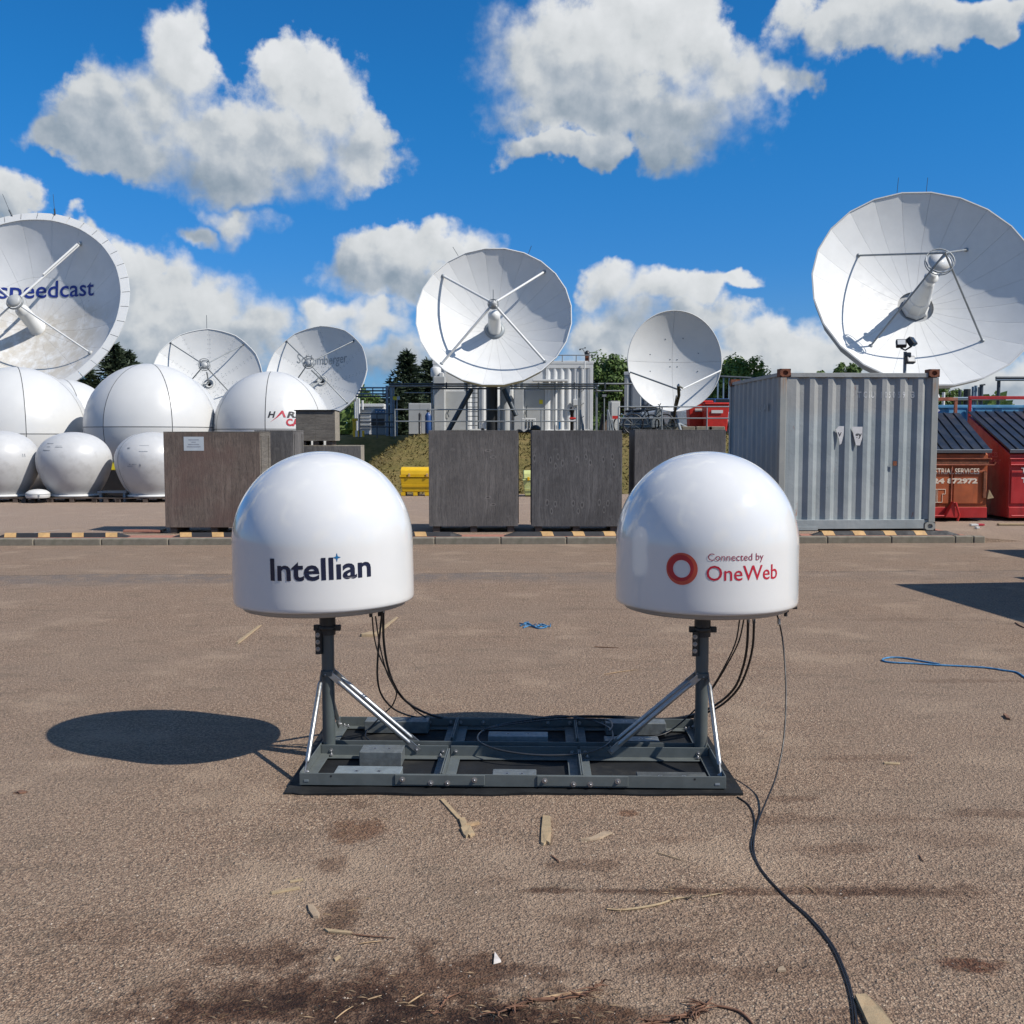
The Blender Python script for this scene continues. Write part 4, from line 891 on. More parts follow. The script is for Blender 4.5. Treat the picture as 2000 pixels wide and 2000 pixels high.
def twig(label, pts, r, m, name='twig', z=.004, cat='twig', group='twigs and bark strips on the tarmac', many=0, spread=10, org=None):
    P = [gr(px, py, z) for px, py in pts]; mb = MB(); c = crom(P, 4); mb.tube(c, [r*(.5+.5*math.sin(PI*min(1, (i+1)/len(c)))) for i in range(len(c))], 5)
    for i in range(many):
        px, py = random.choice(pts); a = random.uniform(0, 2*PI); l = random.uniform(.3, 1)*spread; q = gr(px, py, z+random.uniform(0, .012)); e = gr(px+l*math.cos(a)*1.5, py+l*math.sin(a)*.5, z+random.uniform(-.002, .02))
        mid = (q+e)/2+Vector((random.uniform(-.01, .01), random.uniform(-.01, .01), .004)); mb.tube([q, mid, e], [r*.5, r*.4, r*.15], 4)
    return tag(mb.build(name, m, fix=False, org=(P[0].x, P[0].y, 0)), label, cat, group)
twig('long reddish bark strip lying on the dark streak', [(1185,1775),(1215,1777),(1255,1772),(1290,1765),(1320,1755),(1350,1752)], .0045, M['chip'], many=6, spread=12)
twig('thin pale bark strip at the right end of the dark streak', [(1370,1752),(1390,1748),(1412,1744)], .003, M['chip'], many=2, spread=6)
twig('thick tangle of bark strips at the bottom, left one', [(974,1978),(1005,1966),(1040,1953),(1090,1950),(1135,1943),(1160,1930),(1174,1920)], .0055, M['bark'], many=34, spread=34, name='bark_tangle', cat='bark')
twig('thick tangle of bark strips at the bottom, right one', [(1270,1998),(1310,1990),(1340,1982),(1360,1976),(1380,1962)], .0060, M['bark'], many=44, spread=40, name='bark_tangle', cat='bark')
twig('curved bark strip arching away from the right bark tangle', [(1395,1964),(1420,1968),(1445,1976),(1462,1990),(1475,2006)], .0045, M['bark'])
twig('pale dry blade over the left bark tangle', [(1045,1953),(1090,1944),(1115,1941),(1140,1938)], .0055, M['straw'])
twig('small bark bundle above the bottom edge, left of centre', [(845,1980),(860,1968),(872,1950),(900,1938)], .0035, M['bark'], many=9, spread=16, name='bark_tangle', cat='bark')
twig('pale straw slanting across the dark stain', [(797,1960),(812,1950),(828,1940)], .0025, M['straw'])
twig('pale straw at the left of the dark stain', [(718,1952),(732,1948),(745,1944)], .0025, M['straw'])
twig('thin stalk trailing from the flat split lath', [(688,1824),(720,1828),(770,1831)], .0022, M['bark'])
twig('short pale straw below the thin stalk', [(700,1843),(722,1840),(745,1838)], .0022, M['straw'])
twig('thin reddish stalk in front of the right bay', [(1282,1664),(1310,1673),(1337,1681)], .0022, M['chip'])
twig('short dark twig behind the frame, nearer one', [(1161,1263),(1180,1264),(1208,1265)], .0035, M['bark'])
twig('long pale straw behind the frame', [(1180,1317),(1210,1312),(1245,1308)], .003, M['straw'])
twig('short dark splinter beside the upright bark strip', [(1076,1670),(1084,1676),(1093,1684)], .003, M['bark'])
twig('dark twig at the right edge beyond the big shadow', [(1983,1216),(1992,1222),(2004,1227)], .008, M['bark'])
twig('pale straw lying right of the heavy cable', [(1570,1727),(1582,1734),(1594,1744)], .0022, M['straw'])
twig('short bent twig right of the heavy cable', [(1796,1668),(1800,1678),(1806,1683)], .0022, M['bark'])
twig('very thin straw near the left edge of the dark stain', [(655,1990),(672,1976),(690,1965)], .002, M['straw'])
# blue twine and rope
def rope(label, pts, r, many=0):
    P = [gr(px, py, .006) for px, py in pts]; mb = MB(); mb.tube(crom(P, 6), r, 6)
    for i in range(many):
        q = random.choice(P)+Vector((random.uniform(-.05, .05), random.uniform(-.02, .02), 0)); mb.tube([q, q+Vector((random.uniform(-.05, .05), random.uniform(-.04, .04), random.uniform(0, .02))), q+Vector((random.uniform(-.09, .09), random.uniform(-.06, .06), 0))], r*.6, 4)
    return tag(mb.build('rope', M['bluerope'], fix=False, org=(P[0].x, P[0].y, 0)), label, 'rope')
rope('long blue rope with a loop at its end, running off to the right', [(1835,1297),(1800,1291),(1765,1285),(1740,1284),(1725,1287),(1726,1291),(1745,1294),(1790,1296),(1835,1299),(1880,1301),(1925,1304),(1960,1309),(1985,1313),(2000,1322),(2015,1330)], .0062)
rope('small tangle of blue twine on the tarmac behind the frame', [(1016,1222),(1030,1217),(1045,1224),(1058,1219),(1068,1224),(1052,1227),(1036,1222),(1022,1226)], .006, many=9)
# scattered grit too small to count
mb = MB()
for i in range(1500):
    px = random.uniform(-60, 2060); py = 900+math.sqrt(random.random())*1160 if random.random() < .75 else random.uniform(1080, 1500)
    if py < 1075: continue
    p = gr(px, py); r = random.choice((.0022, .003, .004, .0055))*random.uniform(.7, 1.2)
    if abs(p.x) < .97 and 4.19 < p.y < 5.22: continue
    a = random.uniform(0, 6.28); q = [(p.x+r*math.cos(a+k*2.1)*random.uniform(.6, 1.3), p.y+r*math.sin(a+k*2.1)*random.uniform(.6, 1.3), .0005) for k in range(3)]
    mb.add(q+[(p.x, p.y, r*random.uniform(.5, 1.0))], [(0, 1, 3), (1, 2, 3), (2, 0, 3)])
tag(mb.build('gravel', M['grit'], fix=False), 'loose pale grit and stone chips scattered over the tarmac', 'gravel', kind='stuff')
mb = MB()
for i in range(600):
    px, py = random.choice(((780,1930),(590,1960),(880,1975),(700,1610),(1140,1975),(1350,1750),(660,1790),(1880,1880),(1100,1960),(430,1985))); px += random.gauss(0, 85); py += random.gauss(0, 22)
    p = gr(px, min(py, 2040)); a = random.uniform(0, PI); l = random.uniform(.005, .018); dx, dy = l*math.cos(a), l*math.sin(a); w = .0009
    if abs(p.x) < .97 and 4.19 < p.y < 5.22: continue
    mb.add([(p.x-dx, p.y-dy, .003), (p.x+dy*.08+w, p.y-dx*.08, .006), (p.x+dx, p.y+dy, .003)], [(0, 1, 2)])
tag(mb.build('plant_litter', M['straw'], fix=False), 'fine straw and bark litter gathered round the dark stains', 'litter', kind='stuff')
# ================================================================== big dishes
def basis(az, el):
    n = Vector((math.sin(az)*math.cos(el), -math.cos(az)*math.cos(el), math.sin(el))); a = Vector((math.cos(az), math.sin(az), 0))
    b = a.cross(n)*-1
    if b.z < 0: b = -b
    return n, a, b
class Dish:
    def __init__(s, C, Rr, az, el, d, sx=1, sy=1): s.C = Vector(C); s.R = Rr; s.n, s.a, s.b = basis(R(az), R(el)); s.d = d; s.sx = sx; s.sy = sy
    def uv(s, u, v, off=0): return s.C - s.n*s.d + s.n*(s.d*((u/s.sx)**2+(v/s.sy)**2)/s.R**2 + off) + s.a*u + s.b*v
    def pt(s, r, t, off=0): return s.uv(r*s.sx*math.cos(t), r*s.sy*math.sin(t), off)
    def find(s, px, py):
        """u, v of the surface point that shows at a picture position"""
        u = v = 0.0
        for _ in range(25):
            P = s.uv(u, v); e = 1e-3
            def pr(Q):
                Q = Q - Vector((0, 0, EYE)); cp, sp = math.cos(PITCH), math.sin(PITCH); f = Q.y*cp-Q.z*sp; return (1000+2000*Q.x/f, 1000-2000*(Q.y*sp+Q.z*cp)/f)
            p0 = pr(P); pu = pr(s.uv(u+e, v)); pv = pr(s.uv(u, v+e)); a, b, c, d = (pu[0]-p0[0])/e, (pv[0]-p0[0])/e, (pu[1]-p0[1])/e, (pv[1]-p0[1])/e
            dx, dy = px-p0[0], py-p0[1]; det = a*d-b*c; u += (dx*d-b*dy)/det; v += (a*dy-c*dx)/det
        return u, v
def make_reflector(D, t, npet, m, mb_, r0=.04, off=0.0, facet=True, skirt=.2, flange=0.0, rings=(1.0,), gap=.0015, seg=4, rimm=None, rf=.9):
    """petals one by one (each a panel), rim skirt and a shallow back shell"""
    rr = [r0*D.R] + [x*D.R for x in rings]
    for j in range(len(rr)-1):
        for i in range(npet):
            t0, t1 = 2*PI*i/npet+off, 2*PI*(i+1)/npet+off; mb = MB(); vs = []; ns = 7; g = gap*D.R*.5
            for q in range(ns+1):
                r = rr[j]+g*(j > 0) + (rr[j+1]-g*(j < len(rr)-2)-rr[j]-g*(j > 0))*q/ns; da = g/max(r, .01)
                A, B = D.pt(r, t0+da), D.pt(r, t1-da)
                for k in range(seg+1):
                    f = k/seg; Cc = D.pt(r, t0+da+(t1-t0-2*da)*f); L_ = A.lerp(B, f); P = Cc.lerp(L_, rf*(q/ns)**4 if j == len(rr)-2 else 0)
                    if not facet: P = Cc
                    vs.append(P)
            nv = len(vs); w = seg+1
            fs = [(q*w+k, (q+1)*w+k, (q+1)*w+k+1, q*w+k+1) for q in range(ns) for k in range(seg)]
            mb.add(vs, fs, True); bk = [p - D.n*.045 for p in vs]; ed = [k for k in range(w)] + [q*w+seg for q in range(1, ns+1)] + [ns*w+k for k in range(seg-1, -1, -1)] + [q*w for q in range(ns-1, 0, -1)]
            mb.add([vs[k] for k in ed]+[bk[k] for k in ed], [(k, (k+1) % len(ed), len(ed)+(k+1) % len(ed), len(ed)+k) for k in range(len(ed))])
            o = mb.build('panel', m, t, fix=False)
    # backing skin behind the joints
    mb = MB(); vs = []; ns = 8
    for q in range(ns+1):
        r = .03*D.R + (.985*D.R-.03*D.R)*q/ns
        for i in range(npet): vs.append(D.pt(r, 2*PI*i/npet+off, -.05-.02*D.R))
    mb.add(vs, [(q*npet+i, q*npet+(i+1) % npet, (q+1)*npet+(i+1) % npet, (q+1)*npet+i) for q in range(ns) for i in range(npet)]); mb.build('backing_skin', M['dishback'], t, fix=False)
    if skirt:
        for i in range(npet):
            mb = MB(); t0, t1 = 2*PI*i/npet+off, 2*PI*(i+1)/npet+off; nk = 1 if rf > .6 else 4
            def edge(r, o_):
                a, b = D.pt(r, t0, o_), D.pt(r, t1, o_); return [D.pt(r, t0+(t1-t0)*k/nk, o_).lerp(a.lerp(b, k/nk), rf) for k in range(nk+1)]
            E0, E1, E2 = edge(D.R*1.003, .01), edge(D.R*.955, -skirt), [p.lerp(D.C, .012)+D.n*.002 for p in edge(D.R*1.003, .01)]
            mb.add(E0+E1, [(k, nk+1+k, nk+2+k, k+1) for k in range(nk)]); mb.add(E0+E2, [(k, k+1, nk+2+k, nk+1+k) for k in range(nk)]); mb.build('rim_plate', rimm or m, t, fix=False)
    if flange:
        for i in range(npet*2):
            t0, t1 = PI*i/npet+off, PI*(i+1)/npet+off; e = .0025; mb = MB()
            I0, I1, O0, O1 = D.pt(D.R*1.0, t0+e, .02), D.pt(D.R*1.0, t1-e, .02), D.pt(D.R*(1.0+flange), t0+e, -.0-D.d*((1+flange)**2-1)), D.pt(D.R*(1+flange), t1-e, -D.d*((1+flange)**2-1))
            mb.add([I0, I1, O1, O0]+[p-D.n*.06 for p in (I0, I1, O1, O0)], [(0, 1, 2, 3), (4, 7, 6, 5), (3, 2, 6, 7), (0, 4, 5, 1)]); mb.build('rim_plate', rimm or m, t, fix=False)
def frameM(P, n):
    q = Vector(n).to_track_quat('Z', 'Y').to_matrix().to_4x4(); return Matrix.Translation(P) @ q
def strut_tube(a, b, r, m, t, name='strut', n=8): return MB().tube([a, b], r, n).build(name, m, t, fix=False)
def pedestal(t, top, bottom, r, m, legs=()):
    MB().tube([bottom, top], r, 16).build('pedestal', m, t, fix=False)
    for a, b, rr in legs: MB().tube([a, b], rr, 8).build('leg', m, t, fix=False)

# D2: six metre dish in front of the white cabin
D = Dish((-.663*.908, 34.5, 1.5+4.496*.908), 2.874*.908, -.8, 23.7, 1.12*.908)
D.C += D.n*.0
t = thing('satellite_dish', 'large white dish on a braced pedestal in front of the white cabin', 'satellite dish', (D.C.x, 36.0, TZ), 0, None)
make_reflector(D, t, 24, M['dish'], None, r0=.10, off=PI/24, skirt=.30, rimm=M['dish'])
V0 = D.uv(0, 0); fp = V0 + D.n*1.85*.908
MB().lathe([(.29, -.05), (.29, .02), (.215, .04), (.205, .95), (.20, 1.0), (.12, 1.08), (.05, 1.12), (.0001, 1.12)], 24, frameM(V0, D.n)).build('feed_horn', M['white'], t, fix=False)
MB().lathe([(.35, .01), (.35, .03), (.24, .05)], 24, frameM(V0+D.n*.02, D.n)).build('hub_ring', M['midgrey'], t, fix=False)
MB().lathe([(.0001, .0), (.15, .02), (.17, .08), (.10, .20), (.05, .26), (.0001, .26)], 20, frameM(fp-D.n*.10, D.n)).build('subreflector', M['cabgrey'], t, fix=False)
MB().lathe([(.17, .06), (.19, .07), (.19, .10), (.17, .11)], 20, frameM(fp-D.n*.06, D.n)).build('feed_ring', M['midgrey'], t, fix=False)
for px, py in ((865, 539), (1063, 531), (1065, 707), (862, 711)):
    u, v = D.find(px, py); b = D.uv(u, v); rd = (D.a*u+D.b*v).normalized(); mid = fp + rd*.16
    mb = MB(); mb.tube([b, b.lerp(mid, .86), mid, mid+D.n*.06-rd*.06], .042, 8); mb.build('strut', M['white'], t, fix=False)
    MB().sphere(b, .07, 6).build('strut_foot', M['midgrey'], t, fix=False)
for px in (897, 1030):
    u, v = D.find(px, 503 if px < 1000 else 501); p = D.uv(u, v); MB().tube([p, p+Vector((-.22 if px < 1000 else .14, 0, .36))], .008, 4).build('lightning_rod', M['darkpipe'], t, fix=False)
MB().tube([fp+D.n*.15, fp+D.n*.15+Vector((0, 0, .40))], .01, 4).build('lightning_rod', M['darkpipe'], t, fix=False)
bk = V0 - D.n*.9; MB().lathe([(2.2, -.12), (1.2, -.50), (.60, -.85), (.0001, -.85)], 20, frameM(V0+D.n*.2, D.n)).build('back_structure', M['dishback'], t, fix=False)
pb = Vector((D.C.x-.1, 36.0, TZ-.1)); pt_ = Vector((D.C.x-.1, 35.9, 4.5))
MB().tube([pb, pt_], .20, 14).build('pedestal', M['black_steel'], t, fix=False); MB().tube([pb+Vector((.46, -.1, 0)), pt_+Vector((.46, -.1, -.6))], .17, 12).build('pedestal', M['cabgrey'], t, fix=False)
for x0, x1 in ((985-66, 900), (1018-36, 0),):
    pass
for (ax, ay), (bx_, by_) in (((921, 760), (872, 848)), ((984, 760), (1008, 812))):
    MB().tube([at(ax, ay, 35.4), at(bx_, by_, 35.3)], .085, 8).build('leg', M['darkpipe'], t, fix=False)

# D1: dish with the blue word at the left edge
D = Dish((-20.032, 42, 6.845), 4.20, -.9, 24.7, 1.75)
t = thing('satellite_dish', 'huge weathered dish lettered in blue, cut off by the left edge', 'satellite dish', (D.C.x, 44.5, TZ), 0)
def old_dish():
    m, tt, s = new_mat('weathered_big_dish_paint'); co = tt.new('ShaderNodeNewGeometry').outputs['Position']
    col = tt.mix(tt.mr(tt.noise(co, .8, 5), .35, .65), (.60, .61, .605), (.66, .665, .66)); c0 = D.uv(0, -1.2)
    q = tt.vm('MULTIPLY', tt.vm('SUBTRACT', co, tuple(c0)), (1/5.2, 1/6, 1/3.0)); f = tt.math('SUBTRACT', 1.0, tt.math('ADD', tt.vm('LENGTH', q, out=1), tt.math('MULTIPLY', tt.math('SUBTRACT', tt.noise(co, 1.1, 6, .65), .5), .9)))
    n = tt.noise(co, 2.2, 8, .7)
    col = tt.mix(tt.math('MULTIPLY', tt.math('MULTIPLY', tt.mr(f, -.05, .5), tt.mr(n, .28, .62)), .75), col, (.42, .375, .30))
    sp = tt.noise(co, 7, 6, .75); col = tt.mix(tt.math('MULTIPLY', tt.math('MULTIPLY', tt.mr(sp, .62, .70), tt.mr(f, -.25, .3)), .6), col, (.16, .15, .14))
    tt.put(s.inputs['Base Color'], col); s.inputs['Roughness'].default_value = .6; return m
mo = old_dish()
make_reflector(D, t, 20, mo, None, r0=.07, off=PI/2-.17, skirt=.12, flange=.075, rings=(.52, 1.0), rimm=M['dish'], seg=6, rf=.2)
V0 = D.uv(0, 0); fp = V0 + D.n*2.0
MB().lathe([(.36, .0), (.36, .04), (.30, .06), (.27, 1.35), (.26, 1.42), (.16, 1.50), (.10, 1.60), (.0001, 1.60)], 24, frameM(V0, D.n)).build('feed_horn', M['white'], t, fix=False)
MB().lathe([(.0001, .12), (.22, .10), (.30, .0), (.24, -.05), (.0001, -.06)], 22, frameM(fp+D.n*.1, D.n)).build('subreflector', M['cabgrey'], t, fix=False)
MB().lathe([(.30, .02), (.335, .02), (.335, .09), (.30, .09), (.30, .02)], 22, frameM(fp-D.n*.05, D.n)).build('feed_ring', M['pipe'], t, fix=False)
for px, py, r in ((157, 477, .055), (177, 690, .036), (-80, 690, .04), (-95, 480, .04)):
    u, v = D.find(px, py); b = D.uv(u, v, .02); strut_tube(b, fp+(b-fp).normalized()*.25, r, M['white'], t)
    MB().sphere(b, .10, 6).build('strut_foot', M['cabgrey'], t, fix=False)
u, v = D.find(157, 477); b = D.uv(u, v, .02); e = fp+(b-fp).normalized()*.25
MB().tube([b.lerp(e, .03)+D.n*.10, b.lerp(e, .60)+D.n*.10], .050, 8).build('cable_duct', M['white'], t, fix=False)
for px, ln, lean in ((24, 1.0, -.42), (106, .95, -.06)):
    u, v = D.find(px, 436 if px < 50 else 434); p = D.uv(u, v)+D.b*.25
    MB().tube([p, p+Vector((lean*.4, 0, .35))], .035, 6).build('lightning_rod', M['darkpipe'], t, fix=False); MB().tube([p+Vector((lean*.4, 0, .35)), p+Vector((lean, 0, ln))], .010, 4).build('lightning_rod', M['darkpipe'], t, fix=False)
uL, vL = D.find(-3, 583); uR, vR = D.find(183, 577); print('speed', uL, vL, uR, vR)
_bl = [D.find(-3+186*k/8, 583-6*(k/8)**2) for k in range(9)]
def on_sc(u, v): return D.uv(uL+u, float(np.interp(uL+u, [q[0] for q in _bl], [q[1] for q in _bl]))+v, .02)
vv, ff = text_geo('speedcast', .010); w = max(p[0] for p in vv); kx = (uR-uL)/w
for word_ in range(1):
    mb = MB(); mb.add([on_sc(x*kx, y*.66) for x, y in vv], ff); mb.build('lettering', M['speed'], t, fix=False)
MB().lathe([(3.0, -.1), (1.6, -.9), (.9, -1.5), (.0001, -1.5)], 18, frameM(V0+D.n*.3, D.n)).build('back_structure', M['dishback'], t, fix=False)
MB().tube([Vector((D.C.x, 44.6, TZ)), Vector((D.C.x, 44.4, 6.2))], .8, 16).build('pedestal', M['cabgrey'], t, fix=False)

# D4: huge dish at the right
D = Dish((18.005, 45, 8.097), 4.902, -5.2, 24.7, 1.80)
t = thing('satellite_dish', 'huge clean white dish with a domed subreflector, above the grey shipping container', 'satellite dish', (D.C.x, 48, TZ), 0)
make_reflector(D, t, 24, M['dish'], None, r0=.16, off=PI/2-.135, skirt=.55, rimm=M['dishback'], seg=5)
V0 = D.uv(0, 0); fp = V0 + D.n*3.55
MB().lathe([(.62, -.05), (.60, .0), (.52, .10), (.50, .75), (.45, .80)], 8, frameM(V0, D.n), smooth=False).build('hub', M['white'], t, fix=False)
MB().lathe([(.44, .80), (.32, 1.65), (.28, 1.72), (.27, 1.95), (.20, 2.0), (.20, 2.35), (.30, 2.36), (.30, 2.40), (.20, 2.42), (.16, 2.65), (.0001, 2.65)], 24, frameM(V0, D.n)).build('feed_horn', M['white'], t, fix=False)
MB().lathe([(.0001, -.17), (.18, -.15), (.33, -.10), (.46, .0), (.47, .03), (.0001, .06)], 28, frameM(fp, D.n)).build('subreflector', M['gelcoat'], t, fix=False)
MB().lathe([(.56, .0), (.60, .0), (.60, .05), (.56, .05), (.56, .0)], 28, frameM(fp+D.n*.05, D.n)).build('feed_ring', M['pipe'], t, fix=False)
MB().lathe([(.56, .0), (.59, .0), (.59, .03), (.56, .03), (.56, .0)], 28, frameM(fp-D.n*.12, D.n)).build('feed_ring', M['pipe'], t, fix=False)
apex = fp + D.n*.62
apex = at(1846, 494, apex.y)
for k in range(4):
    a = PI/4+k*PI/2; p = fp+D.n*.05+(D.a*math.cos(a)+D.b*math.sin(a))*.58; strut_tube(p, fp+D.n*.1+(p-fp-D.n*.05)*.4+(apex-fp)*.5, .022, M['pipe'], t, 'ring_brace'); strut_tube(p, fp-D.n*.12+(D.a*math.cos(a)+D.b*math.sin(a))*.575, .02, M['pipe'], t, 'ring_brace')
for px, py in ((1676.5, 499), (1887, 488), (1919, 666), (1700, 676)):
    u, v = D.find(px, py); b = D.uv(u, v); print('D4 strut', round(u, 2), round(v, 2)); strut_tube(b, apex, .045, M['pipe'], t); MB().sphere(b, .10, 6).build('strut_foot', M['pipe'], t, fix=False)
for px in (1752, 1809):
    u, v = D.find(px, 377); p = D.uv(u, v); MB().tube([p, p+Vector((.05, 0, .68))], .012, 4).build('lightning_rod', M['darkpipe'], t, fix=False)
MB().lathe([(4.1, -.15), (2.6, -.8), (1.3, -1.5), (.0001, -1.5)], 24, frameM(V0+D.n*.75, D.n)).build('back_structure', M['dishback'], t, fix=False)
MB().tube([Vector((D.C.x, 48.4, TZ)), Vector((D.C.x, 48.2, 7.4))], 1.0, 18).build('pedestal', M['cabgrey'], t, fix=False)

# D5, D6: two riveted dishes behind the radomes
def riveted(C, Rr, az, el, d, h, label, feet, nrad, off, antenna=None, letters=False):
    D = Dish(C, Rr, az, el, d); t = thing('satellite_dish', label, 'satellite dish', (D.C.x, D.C.y+2.2, TZ), 0, None)
    make_reflector(D, t, nrad, M['dish'], None, r0=.05, off=off, skirt=.16, rimm=M['dish'], facet=True, seg=4, gap=.0012, rf=.35)
    V0 = D.uv(0, 0); fp = V0+D.n*h; mb = MB()
    for i in range(nrad):
        for s_ in (-.035, .035):
            for k in range(11):
                r = D.R*(.12+.078*k); th = 2*PI*i/nrad+off+s_*D.R/r*.55; P = D.pt(r, th, .004); mb.lathe([(.0001, .004), (.014, .003), (.016, 0)], 5, frameM(P, D.n), smooth=False)
    for k in range(26): mb.lathe([(.0001, .004), (.014, .003), (.016, 0)], 5, frameM(D.pt(D.R*.30, 2*PI*k/26, .004), D.n), smooth=False)
    o = mb.build('rivets', M['midgrey'], t, fix=False); o['kind'] = 'stuff'
    MB().lathe([(.16, .02), (.20, .02), (.20, .05), (.16, .05), (.16, .02)], 20, frameM(V0, D.n)).build('hub_ring', M['cabgrey'], t, fix=False)
    rg = .235; 
    for o_ in (.10, -.06): MB().lathe([(rg-.02, .0), (rg, .0), (rg, .03), (rg-.02, .03), (rg-.02, 0)], 22, frameM(fp+D.n*o_, D.n)).build('feed_ring', M['pipe'], t, fix=False)
    MB().lathe([(.0001, -.02), (.17, .0), (.19, .04), (.10, .12), (.0001, .14)], 20, frameM(fp-D.n*.05, D.n)).build('subreflector', M['cabgrey'], t, fix=False)
    for k in range(4):
        a = k*PI/2+PI/4; p = fp+(D.a*math.cos(a)+D.b*math.sin(a))*rg; strut_tube(p-D.n*.05, p+D.n*.12, .014, M['pipe'], t, 'ring_brace'); strut_tube(p+D.n*.1, fp+D.n*.02, .012, M['pipe'], t, 'ring_brace')
    for px, py in feet:
        u, v = D.find(px, py); b = D.uv(u, v); strut_tube(b, fp+(b-fp).normalized()*rg, .024, M['pipe'], t); MB().sphere(b, .05, 6).build('strut_foot', M['darkpipe'], t, fix=False)
    # feed arm bits hanging from the hub
    q = V0+D.n*.05
    for dx in (-.14, .02): strut_tube(q+Vector((dx, -.2, -.02)), q+Vector((dx-.30, -.75, -.32)), .035, M['pipe'], t, 'feed_waveguide', 8)
    strut_tube(q+Vector((.02, -.1, .02)), fp-D.n*.1+Vector((.08, 0, -.25)), .03, M['pipe'], t, 'feed_waveguide', 8)
    MB().lathe([(1.5, -.05), (.9, -.5), (.4, -.8), (.0001, -.8)], 16, frameM(V0+D.n*.12, D.n)).build('back_structure', M['dishback'], t, fix=False)
    MB().tube([Vector((D.C.x, D.C.y+1.9, TZ)), Vector((D.C.x, D.C.y+1.7, D.C.z))], .35, 12).build('pedestal', M['cabgrey'], t, fix=False)
    if antenna:
        u, v = D.find(*antenna); p = D.uv(u, v); MB().tube([p, p+Vector((0, 0, .62))], .010, 4).build('lightning_rod', M['darkpipe'], t, fix=False)
    if letters:
        u0, v0 = D.find(580, 709); u1, v1 = D.find(677, 707)
        vv, ff = text_geo('Schlumberger', .0); w = max(p[0] for p in vv); kx = (u1-u0)/w; mb = MB()
        mb.add([D.uv(u0+x*kx, v0+(v1-v0)*x/w+y*.36, .012) for x, y in vv], ff); mb.build('lettering', M['faded'], t, fix=False)
    return D, t
riveted((-12.405, 42, 3.95), 2.208, 10.6, 22, .60, 1.75, 'white riveted dish behind the middle radomes, nearer the left edge', ((333, 670), (475, 673), (450, 768), (352, 768)), 12, PI/2, antenna=(404, 645))
riveted((-7.798, 41, 4.081), 2.123, -10.6, 24.3, .72, 1.53, 'white riveted dish with faded grey lettering', ((560, 667), (691, 666), (679, 788), (560, 770)), 12, PI/2+.05, letters=True)

# D3: plain offset dish with a feed arm
D = Dish((5.36, 34, 4.02), 1.553, 3, 2, .42, 1.0, 1.06)
t = thing('satellite_dish', 'small plain dish with an offset feed arm, right of the white cabin', 'satellite dish', (5.3, 34.9, TZ), 0)
for i in range(4):
    mb = MB(); t0, t1 = PI/2*i, PI/2*(i+1); vs = []; ns, sg = 10, 14
    for q in range(ns+1):
        for k in range(sg+1):
            a = t0+(t1-t0)*k/sg; r = D.R*q/ns; P = D.pt(max(r, .002), a); cx = .003*(1 if math.cos((t0+t1)/2) > 0 else -1); cy = .003*(1 if math.sin((t0+t1)/2) > 0 else -1); P += D.a*cx+D.b*cy; vs.append(P)
    mb.add(vs, [(q*(sg+1)+k, (q+1)*(sg+1)+k, (q+1)*(sg+1)+k+1, q*(sg+1)+k+1) for q in range(ns) for k in range(sg)], True); mb.build('panel', M['dish'], t, fix=False)
mb = MB(); vs = []
for k in range(64):
    a = 2*PI*k/64
    for (rr, of) in ((.998, .012), (1.012, .012), (1.015, -.02), (.99, -.075)): vs.append(D.pt(D.R*rr, a, of))
mb.add(vs, [(k*4+j, ((k+1) % 64)*4+j, ((k+1) % 64)*4+j+1, k*4+j+1) for k in range(64) for j in range(3)], True); mb.build('rim', M['white'], t, fix=False)
mb = MB(); vs = [D.pt(D.R*.99*q/8+.001, 2*PI*k/40, -.07) for q in range(9) for k in range(40)]; mb.add(vs, [(q*40+k, q*40+(k+1) % 40, (q+1)*40+(k+1) % 40, (q+1)*40+k) for q in range(8) for k in range(40)], True); mb.build('backing_skin', M['dishback'], t, fix=False)
for px, py in ((1300, 662), (1334, 661), (1270, 692), (1364, 690), (1309, 702), (1323, 702), (1309, 716), (1323, 716), (1270, 725), (1363, 725)):
    u, v = D.find(px, py); MB().lathe([(.0001, .012), (.02, .01), (.022, 0)], 8, frameM(D.uv(u, v), D.n)).build('bolt', M['midgrey'], t, fix=False)
fh = at(1328, 762, 32.3)
u, v = D.find(1231, 727); strut_tube(D.uv(u, v, .03), fh, .028, M['pipe'], t); u, v = D.find(1407, 724); strut_tube(D.uv(u, v, .03), fh, .028, M['white'], t)
MB().tube([at(1325, 753, 32.2), at(1326, 772, 32.4), at(1318, 804, 33.8), at(1316, 822, 34.3)], [.05, .05, .045, .06], 8).build('feed_arm', M['black'], t, fix=False)
MB().tube([at(1321, 773, 32.4), at(1316, 800, 33.8)], .02, 6).build('feed_cable', M['pipe'], t, fix=False); MB().tube([at(1325, 752, 32.1), at(1333, 757, 32.3)], .045, 8).build('feed_horn', M['cabgrey'], t, fix=False)
for a, b, r in (((1314, 822, 34.4), (1348, 838, 35.4), .05), ((1312, 815, 34.4), (1300, 843, 34.6), .05), ((1320, 812, 34.4), (1330, 843, 34.0), .05), ((1316, 800, 35.0), (1316, 845, 35.0), .11)):
    MB().tube([at(*a), at(*b)], r, 8).build('mount_leg', M['midgrey'] if r < .1 else M['darkpipe'], t, fix=False)
for px in (1308, 1340, 1374, 1398):
    p = at(px, 848, 34.6); tag(MB().cb((p.x, p.y, TZ+.17), (.85 if px < 1320 else .55, .3, .22)).build('concrete_weight', M['concrete'], org=(p.x, p.y, TZ), bevel=.02), {1308: 'long pale concrete block under the small offset dish', 1340: 'concrete block right under the leg of the small dish', 1374: 'concrete block left of the red bins on the bank top', 1398: 'concrete block below the right red bin on the bank top'}[px], 'concrete block', 'concrete blocks on the bank top')

